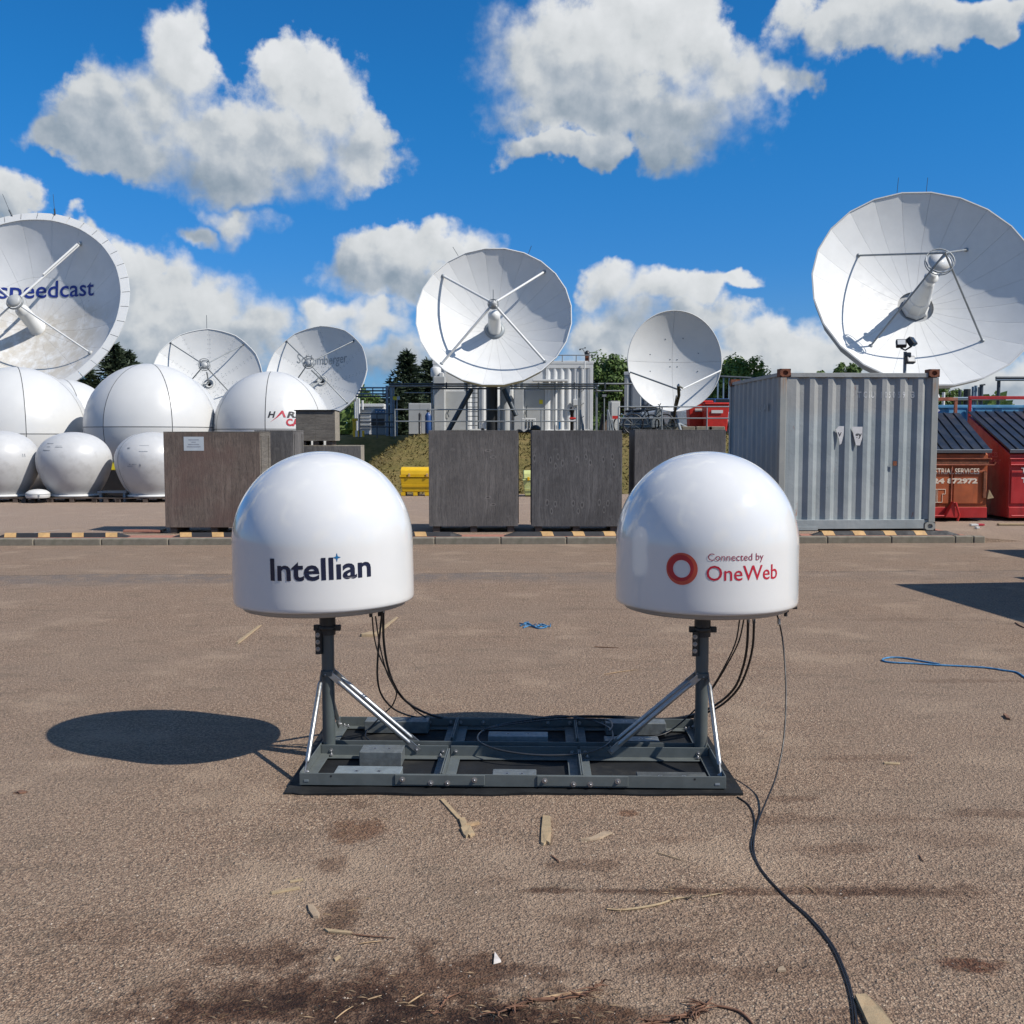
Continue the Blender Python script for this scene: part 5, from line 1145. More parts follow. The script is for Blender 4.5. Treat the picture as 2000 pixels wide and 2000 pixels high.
# ================================================================== radomes standing in the yard
def seamed(label, px, py, Rpx, Y, off, npan=6, cut=None, letters=False, group='big seamed white radomes in the yard'):
    C = at(px, py, Y); rr = Rpx/2000*(C-Vector((0, 0, EYE))).length*.985; zb = YARD+.02; zc = C.z
    t = thing('radome_sphere', label, 'radome', (C.x, C.y, zb), 0, group); ph0 = -math.asin(min(.96, (zc-zb)/rr)); g = .010/rr
    for i in range(npan):
        for (p0, p1) in ((0.006, PI/2), (ph0, -.006)):
            vs = []; na, ne = 10, 12
            for e in range(ne+1):
                for k in range(na+1):
                    ph = p0+(p1-p0)*e/ne; cs = max(math.cos(ph), 1e-3); dth = min(g/cs, PI/npan*.95); th = off+2*PI*i/npan+dth+(2*PI/npan-2*dth)*k/na
                    vs.append((C.x+rr*cs*math.sin(th), C.y-rr*cs*math.cos(th), zc+rr*math.sin(ph)))
            MB().add(vs, [(e*(na+1)+k, e*(na+1)+k+1, (e+1)*(na+1)+k+1, (e+1)*(na+1)+k) for e in range(ne) for k in range(na)], True).build('panel', M['radome'], t, fix=False)
    MB().lathe([(rr*.992*math.cos(ph0+(PI/2-ph0)*k/20), rr*.992*math.sin(ph0+(PI/2-ph0)*k/20)) for k in range(21)], 36, Matrix.Translation(C)).build('seam_liner', M['seam'], t, fix=False)
    MB().lathe([(rr*math.cos(ph0)*1.02, 0), (rr*math.cos(ph0)*1.02, .08), (rr*math.cos(ph0)*.9, .08)], 32, Matrix.Translation((C.x, C.y, zb-.01))).build('base_ring', M['cabgrey'], t, fix=False)
    return t, C, rr
seamed('big seamed radome at the far left edge, behind the small ones', 37, 848, 119, 27.0, R(31))
seamed('big seamed radome half hidden between two larger ones at left', 124, 848, 99, 30.5, R(42))
seamed('big seamed radome in the middle of the left group, behind two small ones', 295, 835, 118, 26.5, R(-23))
seamed('big radome almost wholly hidden behind the middle big radome', 311, 842, 116, 30.0, R(0))
t4, C4, r4 = seamed('big seamed radome with black and red lettering behind the small stacked crate', 533, 839, 111, 27.0, R(6))
def on_sph(C, r, th0, ph0): return lambda u, v: (C.x+(r+.004)*math.cos(ph0+v/r)*math.sin(th0+u/r/math.cos(ph0)), C.y-(r+.004)*math.cos(ph0+v/r)*math.cos(th0+u/r/math.cos(ph0)), C.z+(r+.004)*math.sin(ph0+v/r))
def sph_ang(C, r, px, py):
    o = Vector((0, 0, EYE)); d = cdir(px, py).normalized(); q = o-C; b = q.dot(d); s_ = -b-math.sqrt(max(0, b*b-q.dot(q)+r*r)); P = o+d*s_-C; return math.atan2(P.x, -P.y), math.asin(P.z/r)
th, ph = sph_ang(C4, r4, 523, 815); fs_ = on_sph(C4, r4, th, ph)
text_on('lettering', 'H', fs_, .195, .145, M['ink'], t4, bold=.035, shear=.25)
mb = MB(); fv = on_sph(C4, r4, th, ph)
mb.add([fv(.05, -.13), fv(.20, .0), fv(.345, .175), fv(.385, .175), fv(.445, .0), fv(.39, .0), fv(.355, .10), fv(.25, .01)], [(0, 1, 7), (1, 2, 6, 7), (2, 3, 6), (3, 4, 5, 6)]); mb.build('lettering', M['redprint'], t4, fix=False)
text_on('lettering', 'RRIS', (lambda f0: lambda u, v: f0(u+.465, v))(fs_), .72, .145, M['ink'], t4, bold=.035, shear=.25)
text_on('lettering', 'CAPROCK', (lambda f0: lambda u, v: f0(u+.44, v-.205))(fs_), 1.15, .16, M['redprint'], t4, bold=.045)

def small_radome(label, px, Y, scale, m, marks=(), seams=(), tilt=0):
    p = at(px, 966, Y); z0 = YARD+.115; t = thing('small_radome', label, 'radome', (p.x, Y, z0), 0, 'small white radomes on pallets', local=True)
    prof = [(.47, 0), (.50, .04), (.555, .13), (.655, .29), (.735, .48), (.785, .65), (.80, .79), (.785, .93), (.74, 1.05), (.66, 1.17), (.55, 1.27), (.41, 1.35), (.25, 1.40), (.12, 1.422), (.0001, 1.428)]
    P = crom([(r, 0, z) for r, z in prof], 3); prof = [(max(1e-4, q.x*scale), q.z*scale) for q in P]
    MB().lathe(prof, 48).build('shell', m, t, fix=False)
    MB().lathe([(.50*scale, .05*scale), (.56*scale, .04*scale), (.56*scale, .0), (.45*scale, -.01)], 32).build('base_ring', M['white'], t, fix=False)
    for th in seams:
        mb = MB(); mb.tube([((r+.002)*math.sin(th), -(r+.002)*math.cos(th), z) for r, z in prof[::2]], .004, 4); mb.build('seam', M['seam'], t, fix=False)
    def sp(th, z):
        r = float(np.interp(z, [q[1] for q in prof], [q[0] for q in prof]))+.004; return (r*math.sin(th), -r*math.cos(th), z)
    for (th0, th1, z0_, z1_) in marks:
        n = 8; mb = MB(); vs = [sp(th0+(th1-th0)*k/n, z) for z in (z0_, z1_) for k in range(n+1)]; mb.add(vs, [(k, k+1, n+2+k, n+1+k) for k in range(n)]); mb.build('scuff_mark', M['faded2'], t, fix=False)
    return t, p
M['faded2'] = mat('scuffed_marking', (.22, .24, .26), .7, var=.3, scale=10, dirt=(.62, .63, .64), damt=.9, dscale=14)
mk = []
for a, b, z, zz_ in ((-.55, -.28, 1.02, 1.035), (-.55, -.53, 1.02, 1.19), (-.53, -.26, 1.17, 1.18), (-.46, -.32, 1.10, 1.108), (-.15, .08, 1.09, 1.098), (-.15, .05, 1.12, 1.125)): mk.append((a, b, z, zz_))
small_radome('small white radome at the far left edge with one vertical seam', 4, 22.9, 1.02, M['radomeold'], [(1.02, 1.04, .88, .95), (1.08, 1.10, .88, .95)], seams=(.02,))
small_radome('small scuffed radome with a faint boxed marking, left of the gap', 147, 23.0, 1.0, M['radomeold'], mk)
small_radome('small dirty radome partly hidden by the brown crate', 299, 22.9, 1.0, M['radomeold'], [(-.42, -.32, 1.06, 1.09), (-.30, -.08, .72, .735), (-.36, -.2, .68, .69), (.0, .04, .68, .74), (-.02, .22, 1.0, 1.012), (-.05, .25, 1.13, 1.135)], seams=(-.75,))
t = thing('low_cover', 'small cream low-domed cover lying between two small radomes', 'cover', (at(74, 968, 22.3).x, 22.3, YARD+.11), 0, None, local=True)
MB().lathe([(.235, 0), (.25, .03), (.25, .095), (.235, .12), (.17, .165), (.08, .185), (.0001, .19)], 36).build('shell', M['radome'], t, fix=False); MB().lathe([(.252, .075), (.256, .08), (.252, .085)], 36).build('seam', M['seam'], t, fix=False)
MB().cb((.12, -.225, .055), (.045, .012, .045)).build('latch', M['midgrey'], t, bevel=.004)
def pallet(label, x, y, w, d, rz=0):
    t = thing('pallet', label, 'pallet', (x, y, YARD), R(rz), 'dark pallets under the small radomes', local=True); first = None
    for k in range(6):
        yy = -d/2+.05+k*(d-.1)/5
        if first is None: first = MB().box(-w/2, w/2, -.045, .045, .085, .105).build('board', M['palletwood'], t, bevel=.003); first.location = (0, yy, 0)
        else: o = first.copy(); COL.objects.link(o); o.location = (random.uniform(-.01, .01), yy, 0)
    b = None
    for xx in (-w/2+.06, 0, w/2-.06):
        for yy in (-d/2+.06, d/2-.06):
            if b is None: b = MB().cb((0, 0, .042), (.10, .10, .084)).build('block', M['palletwood'], t, bevel=.003); b.location = (xx, yy, 0)
            else: o = b.copy(); COL.objects.link(o); o.location = (xx, yy, 0)
for lb, px, w in (('dark pallet under the far left small radome', 8, 1.5), ('dark pallet under the cream cover and scuffed radome', 86, .9), ('dark pallet under the scuffed small radome', 160, 1.1), ('grey pallet in the gap between two small radomes', 225, .62), ('dark pallet under the radome beside the brown crate', 300, 1.3)):
    pallet(lb, at(px, 972, 22.9).x, 22.85, w, 1.0)
p = at(225, 966, 22.7); t = thing('trestle', 'low grey metal trestle standing between two small radomes', 'trestle', (p.x, 22.7, YARD), local=True)
MB().box(-.32, .32, -.2, .2, .20, .24).build('top', M['midgrey'], t, bevel=.004)
for x in (-.28, .24):
    MB().box(x, x+.05, -.18, .18, .0, .20).build('leg', M['midgrey'], t)
p = at(222, 926, 25.2); t = thing('storage_box', 'dark storage box with a dull yellow lid seen between two small radomes', 'box', (p.x, 25.4, YARD), local=True)
MB().box(-.42, .5, -.3, .3, 0, .62).build('body', M['black'], t, bevel=.01); MB().prism([(-.40, .625), (.48, .625), (.30, .80), (-.15, .84)], -.3, .3).build('lid', M['yellowsign'], t, bevel=.01)
# ================================================================== white equipment cabin on the terrace
CY = 40.0
def X(px, Y=CY): return at(px, 800, Y).x
def Z(py, Y=CY): return at(1000, py, Y).z
t = thing('equipment_cabin', 'white corrugated equipment cabin behind the large middle dish', 'cabin', (X(1000), CY, TZ), 0)
xl, xr, zt, zb = X(846), X(1158), Z(705), Z(846)
MB().box(xl, xr, CY+.05, CY+2.4, zb, zt-.12).build('wall', M['white'], t)
MB().box(xl-.02, xr+.02, CY-.02, CY+2.45, zt-.12, zt).build('roof', M['white'], t, bevel=.01)
MB().box(xl, xr, CY-.01, CY+.049, zb-.02, zb+.14).build('bottom_rail', M['white'], t, bevel=.01)
MB().box(xl, xr, CY-.01, CY+.049, zt-.28, zt-.121).build('top_rail', M['white'], t, bevel=.01)
for x in (xl, xr-.13): MB().box(x, x+.13, CY-.012, CY+.05, zb+.141, zt-.281).build('corner_post', M['white'], t, bevel=.01)
for a, b in ((xl+.14, X(872)), (X(913), X(1022)), (X(1066), xr-.14)):
    corr_panel('side_panel', corr(a, b, period=.27, depth=.05, phase=.10), zb+.14, zt-.28, lambda s, d, z: (s, CY-.002+d, z), M['white'], t)
for i, (a, b, yt, yb) in enumerate(((872, 912, 764, 840), (1024, 1064, 762, 846))):
    d_ = MB().box(X(a), X(b), CY-.06, CY+.04, Z(yb), Z(yt)).build('door', M['cabgrey'], t, bevel=.01)
    MB().tube([(X(a)+.10, CY-.10, Z(815)), (X(a)+.05, CY-.12, Z(808)), (X(a)+.10, CY-.10, Z(800))], .02, 6).build('handle', M['darkpipe'], d_, fix=False)
    sx_ = X(902) if i == 0 else X(1053); sz = Z(788) if i == 0 else Z(785)
    MB().box(sx_, sx_+.14, CY-.07, CY-.061, sz-.08, sz+.08).build('warning_sign', M['yellowsign'], d_)
    MB().box(X(a)-.07, X(a)-.002, CY-.08, CY+.04, Z(yb), Z(yt)+.06).build('door_frame', M['white'], t); MB().box(X(b)+.002, X(b)+.07, CY-.08, CY+.04, Z(yb), Z(yt)+.06).build('door_frame', M['white'], t)
for a, b, c, d in ((850, 870, 742, 842), (1004, 1022, 760, 846)):
    MB().box(X(a), X(b), CY-.55, CY-.09, Z(d), Z(c)).build('wall_duct', M['cabgrey'], t, bevel=.015)
MB().box(X(1119), X(1131), CY-.16, CY-.015, Z(792), Z(780)).build('junction_box', M['white'], t, bevel=.01)
MB().box(X(1092), X(1095), CY-.03, CY-.015, Z(838), Z(824)).build('blue_tag', M['blue'], t)
MB().box(X(1040), X(1108), CY-.45, CY-.02, Z(746), Z(742)).build('canopy', M['white'], t, bevel=.01)
# roof rails
mb = MB()
for z_ in (zt+.22,): mb.tube([(X(1078), CY-.01, z_), (xr-.05, CY-.01, z_)], .022, 6)
for px in (1080, 1098, 1125, 1150): mb.tube([(X(px), CY-.01, zt-.02), (X(px), CY-.01, zt+.22)], .02, 6)
mb.build('roof_rail', M['pipe'], t, fix=False)
MB().tube([(X(1141), CY-.1, Z(840)), (X(1141), CY-.1, Z(706))], .028, 8).build('downpipe', M['white'], t, fix=False)
for k in range(3): MB().tube([(X(1141), CY-.1, Z(760+k*26)), (X(1134), CY-.02, Z(766+k*26))], .014, 5).build('pipe_bracket', M['pipe'], t, fix=False)
t = thing('weather_station', 'dark anemometer and small sensor housing on the cabin roof corner', 'weather station', (X(1146), CY+.15, zt), 0)
MB().box(X(1143), X(1150), CY+.05, CY+.30, zt+.001, Z(693)).build('base', M['rust'], t); MB().sphere((X(1147), CY+.15, Z(691)), .11, 8, (1, 1, 1.3)).build('sensor', M['black'], t, fix=False); MB().box(X(1150), X(1154), CY+.08, CY+.24, zt+.001, Z(690)).build('housing', M['white'], t, bevel=.01)
MB().tube([(X(1146), CY+.1, zt+.05), (X(1140), CY+.1, Z(684)), (X(1136), CY+.1, Z(680))], .015, 5).build('mast', M['darkpipe'], t, fix=False)
mb = MB()
for a in (0, 2.1, 4.2): mb.tube([(X(1136), CY+.1, Z(681)), (X(1136)+.13*math.cos(a), CY+.1+.13*math.sin(a), Z(681)+.04*math.cos(a*2))], .008, 4); mb.sphere((X(1136)+.13*math.cos(a), CY+.1+.13*math.sin(a), Z(681)+.04*math.cos(a*2)), .03, 5)
mb.build('anemometer_cups', M['black'], t, fix=False)
# air units at the left of the cabin top
t = thing('air_unit', 'white and grey rooftop air unit at the left end of the cabin', 'air conditioner', (X(862), CY+.4, zt-.3), 0)
MB().box(X(850), X(872), CY-.9, CY-.2, Z(752), Z(738)).build('casing', M['cabgrey'], t, bevel=.02); MB().lathe([(.18, 0), (.20, .05), (.20, .32), (.12, .38), (.0001, .40)], 16, Matrix.Translation((X(854), CY-.6, Z(738)))).build('vent_cowl', M['white'], t, fix=False)
MB().box(X(861), X(869), CY-.85, CY-.3, Z(738), Z(730)).build('fan_box', M['white'], t, bevel=.02)
# small ladder frame at the cabin
t = thing('ladder', 'black vertical ladder standing left of the dish pedestal', 'ladder', (X(922, 38.8), 38.8, TZ), 0)
for px in (912, 934): MB().box(X(px-1.6, 38.8), X(px+1.6, 38.8), 38.76, 38.82, TZ+.03, Z(757, 38.8)).build('rail', M['darkpipe'], t)
for k in range(9): MB().tube([(X(913, 38.8), 38.79, Z(840-k*9, 38.8)), (X(933, 38.8), 38.79, Z(840-k*9, 38.8))], .014, 5).build('rung', M['darkpipe'], t, fix=False)

# ------------------------------------------------------------------ railings on the terrace edge
RY = 33.9
def railing(label, pxs, Y, tops, base, m, end=None, group='pipe railings along the terrace edge', r=.021):
    """pxs: picture columns of the posts; tops: picture rows of the rails"""
    x0, x1 = X(pxs[0], Y), X(pxs[-1], Y); t = thing('railing', label, 'railing', ((x0+x1)/2, Y, TZ), 0, group)
    for px in pxs: MB().tube([(X(px, Y), Y, Z(base, Y)), (X(px, Y), Y, Z(tops[0], Y)-r)], r*1.05, 8).build('post', m, t, fix=False)
    for py in tops: MB().tube([(x0, Y+.001, Z(py, Y)), (x1, Y+.001, Z(py, Y))], r, 8).build('rail', m, t, fix=False)
    if end: MB().tube([(X(p, Y), Y, Z(q, Y)) for p, q in end], r, 8).build('end_loop', m, t, fix=False)
railing('long grey two-rail railing in front of the white cabin and big dish', [771, 845, 912, 986, 1057, 1126], RY, (800, 823), 852, M['pipe'])
railing('pale two-rail railing in front of the small offset dish', [1208, 1293, 1381, 1432], 32.5, (794.5, 817), 845, M['pipe'])
railing('dark two-rail railing at the left end of the terrace', [702, 736, 770], 35.6, (808, 824, 834), 856, M['darkpipe'])
t = thing('handrail', 'sloping pale handrail of the steps at the right end of the cabin railing', 'handrail', (X(1193, 33), 33, TZ), 0)
for a in (((1187, 800), (1200, 849)), ((1190, 812), (1192, 849)), ((1187, 800), (1187, 849)), ((1196, 820), (1197, 849))): MB().tube([at(a[0][0], a[0][1], 33), at(a[1][0], a[1][1], 33)], .028, 7).build('rail', M['pipe'], t, fix=False)
t = thing('handrail', 'dark sloping handrail beside the right corner of the cabin', 'handrail', (X(1138, 35), 35, TZ), 0)
for a in (((1133, 801), (1142, 849)), ((1133, 801), (1133, 849)), ((1136, 818), (1138, 849))): MB().tube([at(a[0][0], a[0][1], 35), at(a[1][0], a[1][1], 35)], .026, 7).build('rail', M['pipe'], t, fix=False)
# ------------------------------------------------------------------ overhead cable run
TY = 36.4
t = thing('cable_gantry', 'long overhead pipe and cable run crossing in front of the cabin', 'cable gantry', (X(1000, TY), TY, TZ), 0)
for py, m, r, a, b in ((750, 'darkpipe', .03, 760, 1168), (754, 'pipe', .035, 760, 1168), (759, 'darkpipe', .03, 842, 1168), (763.5, 'pipe', .03, 1160, 1216), (749.5, 'pipe', .03, 1168, 1240), (767, 'pipe', .022, 790, 845)):
    MB().tube([(X(a, TY), TY+(.05 if m == 'pipe' else 0), Z(py, TY)), (X(b, TY), TY+(.05 if m == 'pipe' else 0), Z(py, TY))], r, 7).build('pipe_run', M[m], t, fix=False)
for px, w, m in ((843, .055, 'bluepipe'), (912, .05, 'darkpipe'), (1084, .045, 'pipe'), (1131, .07, 'pipe'), (1166, .07, 'pipe'), (764, .07, 'bluepipe')): MB().box(X(px, TY)-w/2, X(px, TY)+w/2, TY+.09, TY+.17, TZ-.05, Z(749, TY)).build('post', M[m], t)
for px in (872, 1000, 1052, 1084, 1122, 1182): MB().box(X(px, TY)-.02, X(px, TY)+.02, TY-.03, TY+.12, Z(759, TY), Z(747, TY)).build('clamp', M['darkpipe'], t)
# left gantry
t = thing('cable_gantry', 'blue-grey pipe gantry with a yellow and white sign left of the tall conifer', 'cable gantry', (X(762, 36.8), 36.8, TZ), 0)
for px, w in ((756, .09), (763, .07), (769, .05), (775, .05)): MB().box(X(px, 36.8)-w/2, X(px, 36.8)+w/2, 36.8, 36.88, TZ-.05, Z(753 if px < 770 else 775, 36.8)).build('post', M['bluepipe'], t)
for py, a, m in ((757, 704, 'bluepipe'), (763, 700, 'darkpipe'), (769, 696, 'bluepipe'), (774, 694, 'darkpipe')): MB().tube([(X(a, 36.85), 36.95, Z(py, 36.85)), (X(757, 36.85), 36.95, Z(py, 36.85))], .028, 7).build('pipe_run', M[m], t, fix=False)
for px in (706, 728, 748): MB().tube([(X(px, 36.9), 36.95, Z(776, 36.9)), (X(px, 36.9), 36.95, Z(756, 36.9))], .02, 5).build('clamp', M['darkpipe'], t, fix=False)
MB().box(X(768, 36.7), X(775, 36.7), 36.70, 36.72, Z(781, 36.7), Z(774, 36.7)).build('warning_sign', M['yellowsign'], t); MB().box(X(775.2, 36.7), X(781, 36.7), 36.70, 36.72, Z(781, 36.7), Z(774, 36.7)).build('notice', M['paper'], t)
MB().box(X(762, 36.7), X(764.5, 36.7), 36.72, 36.78, Z(848, 36.7), Z(790, 36.7)).build('light_conduit', M['white'], t)
# ------------------------------------------------------------------ things on the terrace at left
t = thing('plant_unit', 'white plant machinery with pipes behind the left terrace railing', 'machinery', (X(712, 39), 39, TZ), 0)
MB().box(X(694, 39), X(752, 39), 38.8, 39.8, TZ, Z(795, 39)).build('housing', M['white'], t, bevel=.02); MB().box(X(703, 39), X(752, 39), 38.7, 39.9, Z(795, 39)+.001, Z(789, 39)).build('roof', M['white'], t, bevel=.01)
for k in range(6): MB().box(X(705, 39), X(726, 39), 38.76, 38.798, Z(838-k*7, 39), Z(835-k*7, 39)).build('louvre', M['cabgrey'], t)
for px, a, b in ((697, 770, 848), (701, 778, 840), (708, 782, 800), (694, 784, 850)): MB().tube([(X(px, 38.6), 38.6, Z(b, 38.6)), (X(px, 38.6), 38.6, Z(a, 38.6))], .045, 7).build('pipe', M['white'], t, fix=False)
t = thing('grey_tank', 'dark grey tapered tank with three small blue signs', 'tank', (X(740, 38), 38, TZ), 0)
MB().prism([(X(727, 38), TZ), (X(754, 38), TZ), (X(754, 38), Z(799, 38)), (X(733, 38), Z(799, 38)), (X(726, 38), Z(808, 38))], 37.7, 38.5).build('body', M['midgrey'], t, bevel=.02)
MB().prism([(X(727, 38), Z(830, 38)), (X(754, 38), Z(830, 38)), (X(753, 38), Z(818, 38)), (X(729, 38), Z(818, 38))], 37.6, 37.69).build('grille', M['black'], t)
for px in (738, 744.5, 751):
    s_ = MB().box(X(px-2.6, 38), X(px+2.6, 38), 37.64, 37.66, Z(808, 38), Z(800, 38)).build('blue_sign', M['blue'], t); MB().lathe([(.0001, 0), (.028, 0)], 12, Matrix.Translation((X(px, 38), 37.635, Z(804.5, 38))) @ Matrix.Rotation(PI/2, 4, 'X')).build('symbol', M['whitepaint'], s_, fix=False)
for px, lb in ((705, 'yellow valve post near the left end of the dark railing'),):
    t = thing('valve_post', lb, 'valve', (X(692, 37.2), 37.2, TZ), 0); MB().box(X(689, 37.2), X(695, 37.2), 37.1, 37.3, TZ-.1, Z(820, 37.2)).build('post', M['yellow'], t, bevel=.01); MB().box(X(688, 37.2), X(698, 37.2), 37.08, 37.3, Z(822, 37.2), Z(817, 37.2)).build('head', M['yellow'], t, bevel=.01)
t = thing('barrier_board', 'low yellow and white striped barrier board at the bank shoulder', 'barrier', (X(700, 36.2), 36.2, TZ-.1), 0)
for k in range(5): MB().prism([(X(689+k*4.4, 36.2), Z(853, 36.2)), (X(693.4+k*4.4, 36.2), Z(853, 36.2)), (X(693.4+k*4.4, 36.2), Z(841, 36.2)), (X(689+k*4.4, 36.2), Z(841, 36.2))], 36.2, 36.25).build('stripe', M['yellow'] if k % 2 == 0 else M['white'], t)
t = thing('grey_cabinet', 'tall light grey two-door cabinet on the terrace beside the cabin', 'cabinet', (X(820, 39.2), 39.2, TZ), 0)
MB().box(X(798, 39.2), X(842, 39.2), 39.2, 39.9, TZ-.02, Z(787.5, 39.2)).build('body', M['cabgrey'], t, bevel=.01)
for a, b in ((798.6, 819.4), (820, 841.4)): MB().box(X(a, 39.2), X(b, 39.2), 39.175, 39.199, TZ+.05, Z(789, 39.2)).build('door', M['cabgrey'], t, bevel=.006)
def bollard(label, px, a, b, Y, m, w=.055, name='bollard', cat='bollard'):
    return tag(MB().lathe([(w*1.3, 0), (w*1.3, .05), (w, .06), (w, at(px, a, Y).z-TZ-.06), (w*.6, at(px, a, Y).z-TZ-.01), (.0001, at(px, a, Y).z-TZ)], 12, Matrix.Translation((at(px, a, Y).x, Y, TZ))).build(name, m, fix=False, org=(at(px, a, Y).x, Y, TZ)), label, cat)
bollard('black post standing in front of the grey cabinet', 820, 806, 848, 38.6, M['black'])
t = thing('gas_cylinder', 'dark blue gas cylinder beside the grey cabinet', 'gas cylinder', (X(836, 38.6), 38.6, TZ), 0, local=True); MB().lathe([(.11, 0), (.115, .04), (.115, .72), (.08, .80), (.035, .84), (.035, .88), (.0001, .88)], 18).build('body', M['bluedark'], t, fix=False); MB().lathe([(.06, .88), (.06, .98), (.0001, .99)], 12).build('cap', M['black'], t, fix=False)
t = thing('fire_post', 'black post with a red and white band at the right end of the cabin railing', 'post', (X(1117, 36.2), 36.2, TZ), 0, local=True)
MB().lathe([(.06, 0), (.06, .78), (.085, .80), (.085, .93), (.05, .98), (.0001, .98)], 12).build('post', M['black'], t, fix=False); MB().cb((.02, -.07, .58), (.22, .05, .07)).build('red_band', M['redbright'], t, bevel=.01); MB().cb((.02, -.07, .50), (.20, .05, .04)).build('white_band', M['white'], t, bevel=.01)
t = thing('white_generator', 'white slatted box with dark hoses beside the dish pedestal', 'machinery', (X(1030, 37.4), 37.4, TZ), 0)
MB().box(X(1019, 37.4), X(1046, 37.4), 37.3, 37.8, TZ, Z(817, 37.4)).build('casing', M['white'], t, bevel=.015)
for px in (1027, 1033, 1039): MB().box(X(px, 37.4), X(px+1.8, 37.4), 37.28, 37.299, Z(836, 37.4), Z(820, 37.4)).build('slot', M['black'], t)
mb = MB(); hs_ = [(X(988+k*5.5, 37.1), 37.1+.1*math.sin(k*2.2), TZ+.09+.05*math.sin(k*1.7)) for k in range(12)]; mb.tube(crom(hs_, 3), .075, 7); mb.build('hose_bundle', M['black'], t, fix=False)
mb = MB(); mb.sphere((X(1046, 37.1), 37.1, TZ+.22), .16, 7, (1.2, 1, .9)); mb.build('hose_coil', M['black'], t, fix=False)
MB().tube([(X(1028, 37.3), 37.3, Z(815, 37.3)), (X(1028, 37.3), 37.3, Z(796, 37.3)), (X(1030, 37.3), 37.3, Z(792, 37.3))], .015, 5).build('lamp_stalk', M['darkpipe'], t, fix=False)
t = thing('white_crate_pair', 'two small white boxes at the foot of the dish pedestal brace', 'box', (X(935, 37.6), 37.6, TZ), 0)
for a, b in ((917, 938), (946, 960)): MB().box(X(a, 37.6), X(b, 37.6), 37.6, 37.9, TZ, Z(838, 37.6)).build('box_body', M['white'], t, bevel=.01)
MB().box(X(940, 37.6), X(945, 37.6), 37.6, 37.8, TZ, Z(836, 37.6)).build('post', M['black'], t)
t = thing('pipe_bench', 'low white pipe rack along the foot of the cabin', 'rack', (X(1090, 38.6), 38.6, TZ), 0)
for py in (841, 846): MB().tube([(X(1064, 38.6), 38.6, Z(py, 38.6)), (X(1114, 38.6), 38.6, Z(py, 38.6))], .03, 6).build('pipe', M['white'], t, fix=False)
for px in (1066, 1090, 1112): MB().box(X(px, 38.6)-.03, X(px, 38.6)+.03, 38.6, 38.66, TZ, Z(841, 38.6)).build('support', M['cabgrey'], t)

# ------------------------------------------------------------------ between the cabin and the shipping container
t = thing('white_cabinet', 'narrow white cabinet standing right of the cabin', 'cabinet', (X(1200, 38), 38, TZ), 0, None)
MB().box(X(1192, 38), X(1211, 38), 38, 38.8, TZ, Z(783, 38)).build('body', M['cabgrey'], t, bevel=.01); MB().box(X(1194, 38), X(1210, 38), 37.975, 37.999, TZ+.1, Z(785, 38)).build('door', M['white'], t, bevel=.01)
tag(MB().box(X(1196, 33.5), X(1207, 33.5), 33.5, 33.53, Z(818, 33.5), Z(812, 33.5)).build('red_sign', M['redbright'], org=(X(1201, 33.5), 33.5, Z(818, 33.5))), 'small red sign fixed by the pale handrail', 'sign')
tag(MB().tube([(X(1180, 36), 36, TZ), (X(1180, 36), 36, Z(775, 36))], .022, 6).add([(X(1180, 36)+dx, 36+dy, Z(775, 36)+dz) for dz in (0, .08) for dx, dy in ((-.07, -.07), (.07, -.07), (.07, .07), (-.07, .07))], [(0, 3, 2, 1), (4, 5, 6, 7), (0, 1, 5, 4), (1, 2, 6, 5), (2, 3, 7, 6), (3, 0, 4, 7)]).build('lamp_post', M['pipe'], fix=False, org=(X(1180, 36), 36, TZ)), 'thin grey lamp post between the cabin and the small dish', 'lamp post')
t = thing('site_container', 'light grey ribbed container half hidden behind the small offset dish', 'shipping container', (at(1219, 845, 40).x, 40, TZ), R(-14), local=True)
MB().box(.02, 2.42, .04, 6, .1, 2.35).build('wall', M['cabgrey'], t); 
corr_panel('side_panel', corr(0, 6, period=.5, depth=.05, phase=.2), .05, 2.32, lambda s, d, z: (2.4+.04-d, s, z), M['cabgrey'], t); corr_panel('end_panel', corr(0, 2.4, period=.5, depth=.06, phase=.12), .05, 2.32, lambda s, d, z: (s, -.02+d, z), M['cabgrey'], t)
MB().box(-.02, 2.46, -.04, 6, 2.33, 2.45).build('roof', M['white'], t, bevel=.01)
# bicycle
t = thing('bicycle', 'dark bicycle leaning behind the railing left of the small dish mount', 'bicycle', (X(1268, 33.6), 33.6, TZ), 0, local=True)
def wheel(x):
    w = MB().lathe([(.30, -.018), (.33, -.02), (.345, 0), (.33, .02), (.30, .018), (.30, -.018)], 24, Matrix.Translation((x, 0, .345)) @ Matrix.Rotation(PI/2, 4, 'X')).build('wheel', M['black'], t, fix=False)
    mb = MB()
    for k in range(10): a = 2*PI*k/10; mb.tube([(x, 0, .345), (x+.30*math.cos(a), 0, .345+.30*math.sin(a))], .004, 3)
    mb.build('spokes', M['pipe'], w, fix=False)
wheel(.52); wheel(-.52)
for a, b in (((-.52, 0, .345), (-.05, 0, .32)), ((-.52, 0, .345), (-.18, 0, .82)), ((-.05, 0, .32), (-.18, 0, .86)), ((-.05, 0, .32), (.36, 0, .80)), ((-.17, 0, .80), (.34, 0, .86)), ((.52, 0, .345), (.33, 0, .94))): MB().tube([a, b], .02, 6).build('frame_tube', M['darkpipe'], t, fix=False)
MB().tube([(.33, -.28, 1.0), (.33, 0, .95), (.33, .28, 1.0)], .016, 6).build('handlebar', M['black'], t, fix=False); MB().cb((-.19, 0, .90), (.24, .13, .05)).build('saddle', M['black'], t, bevel=.02)
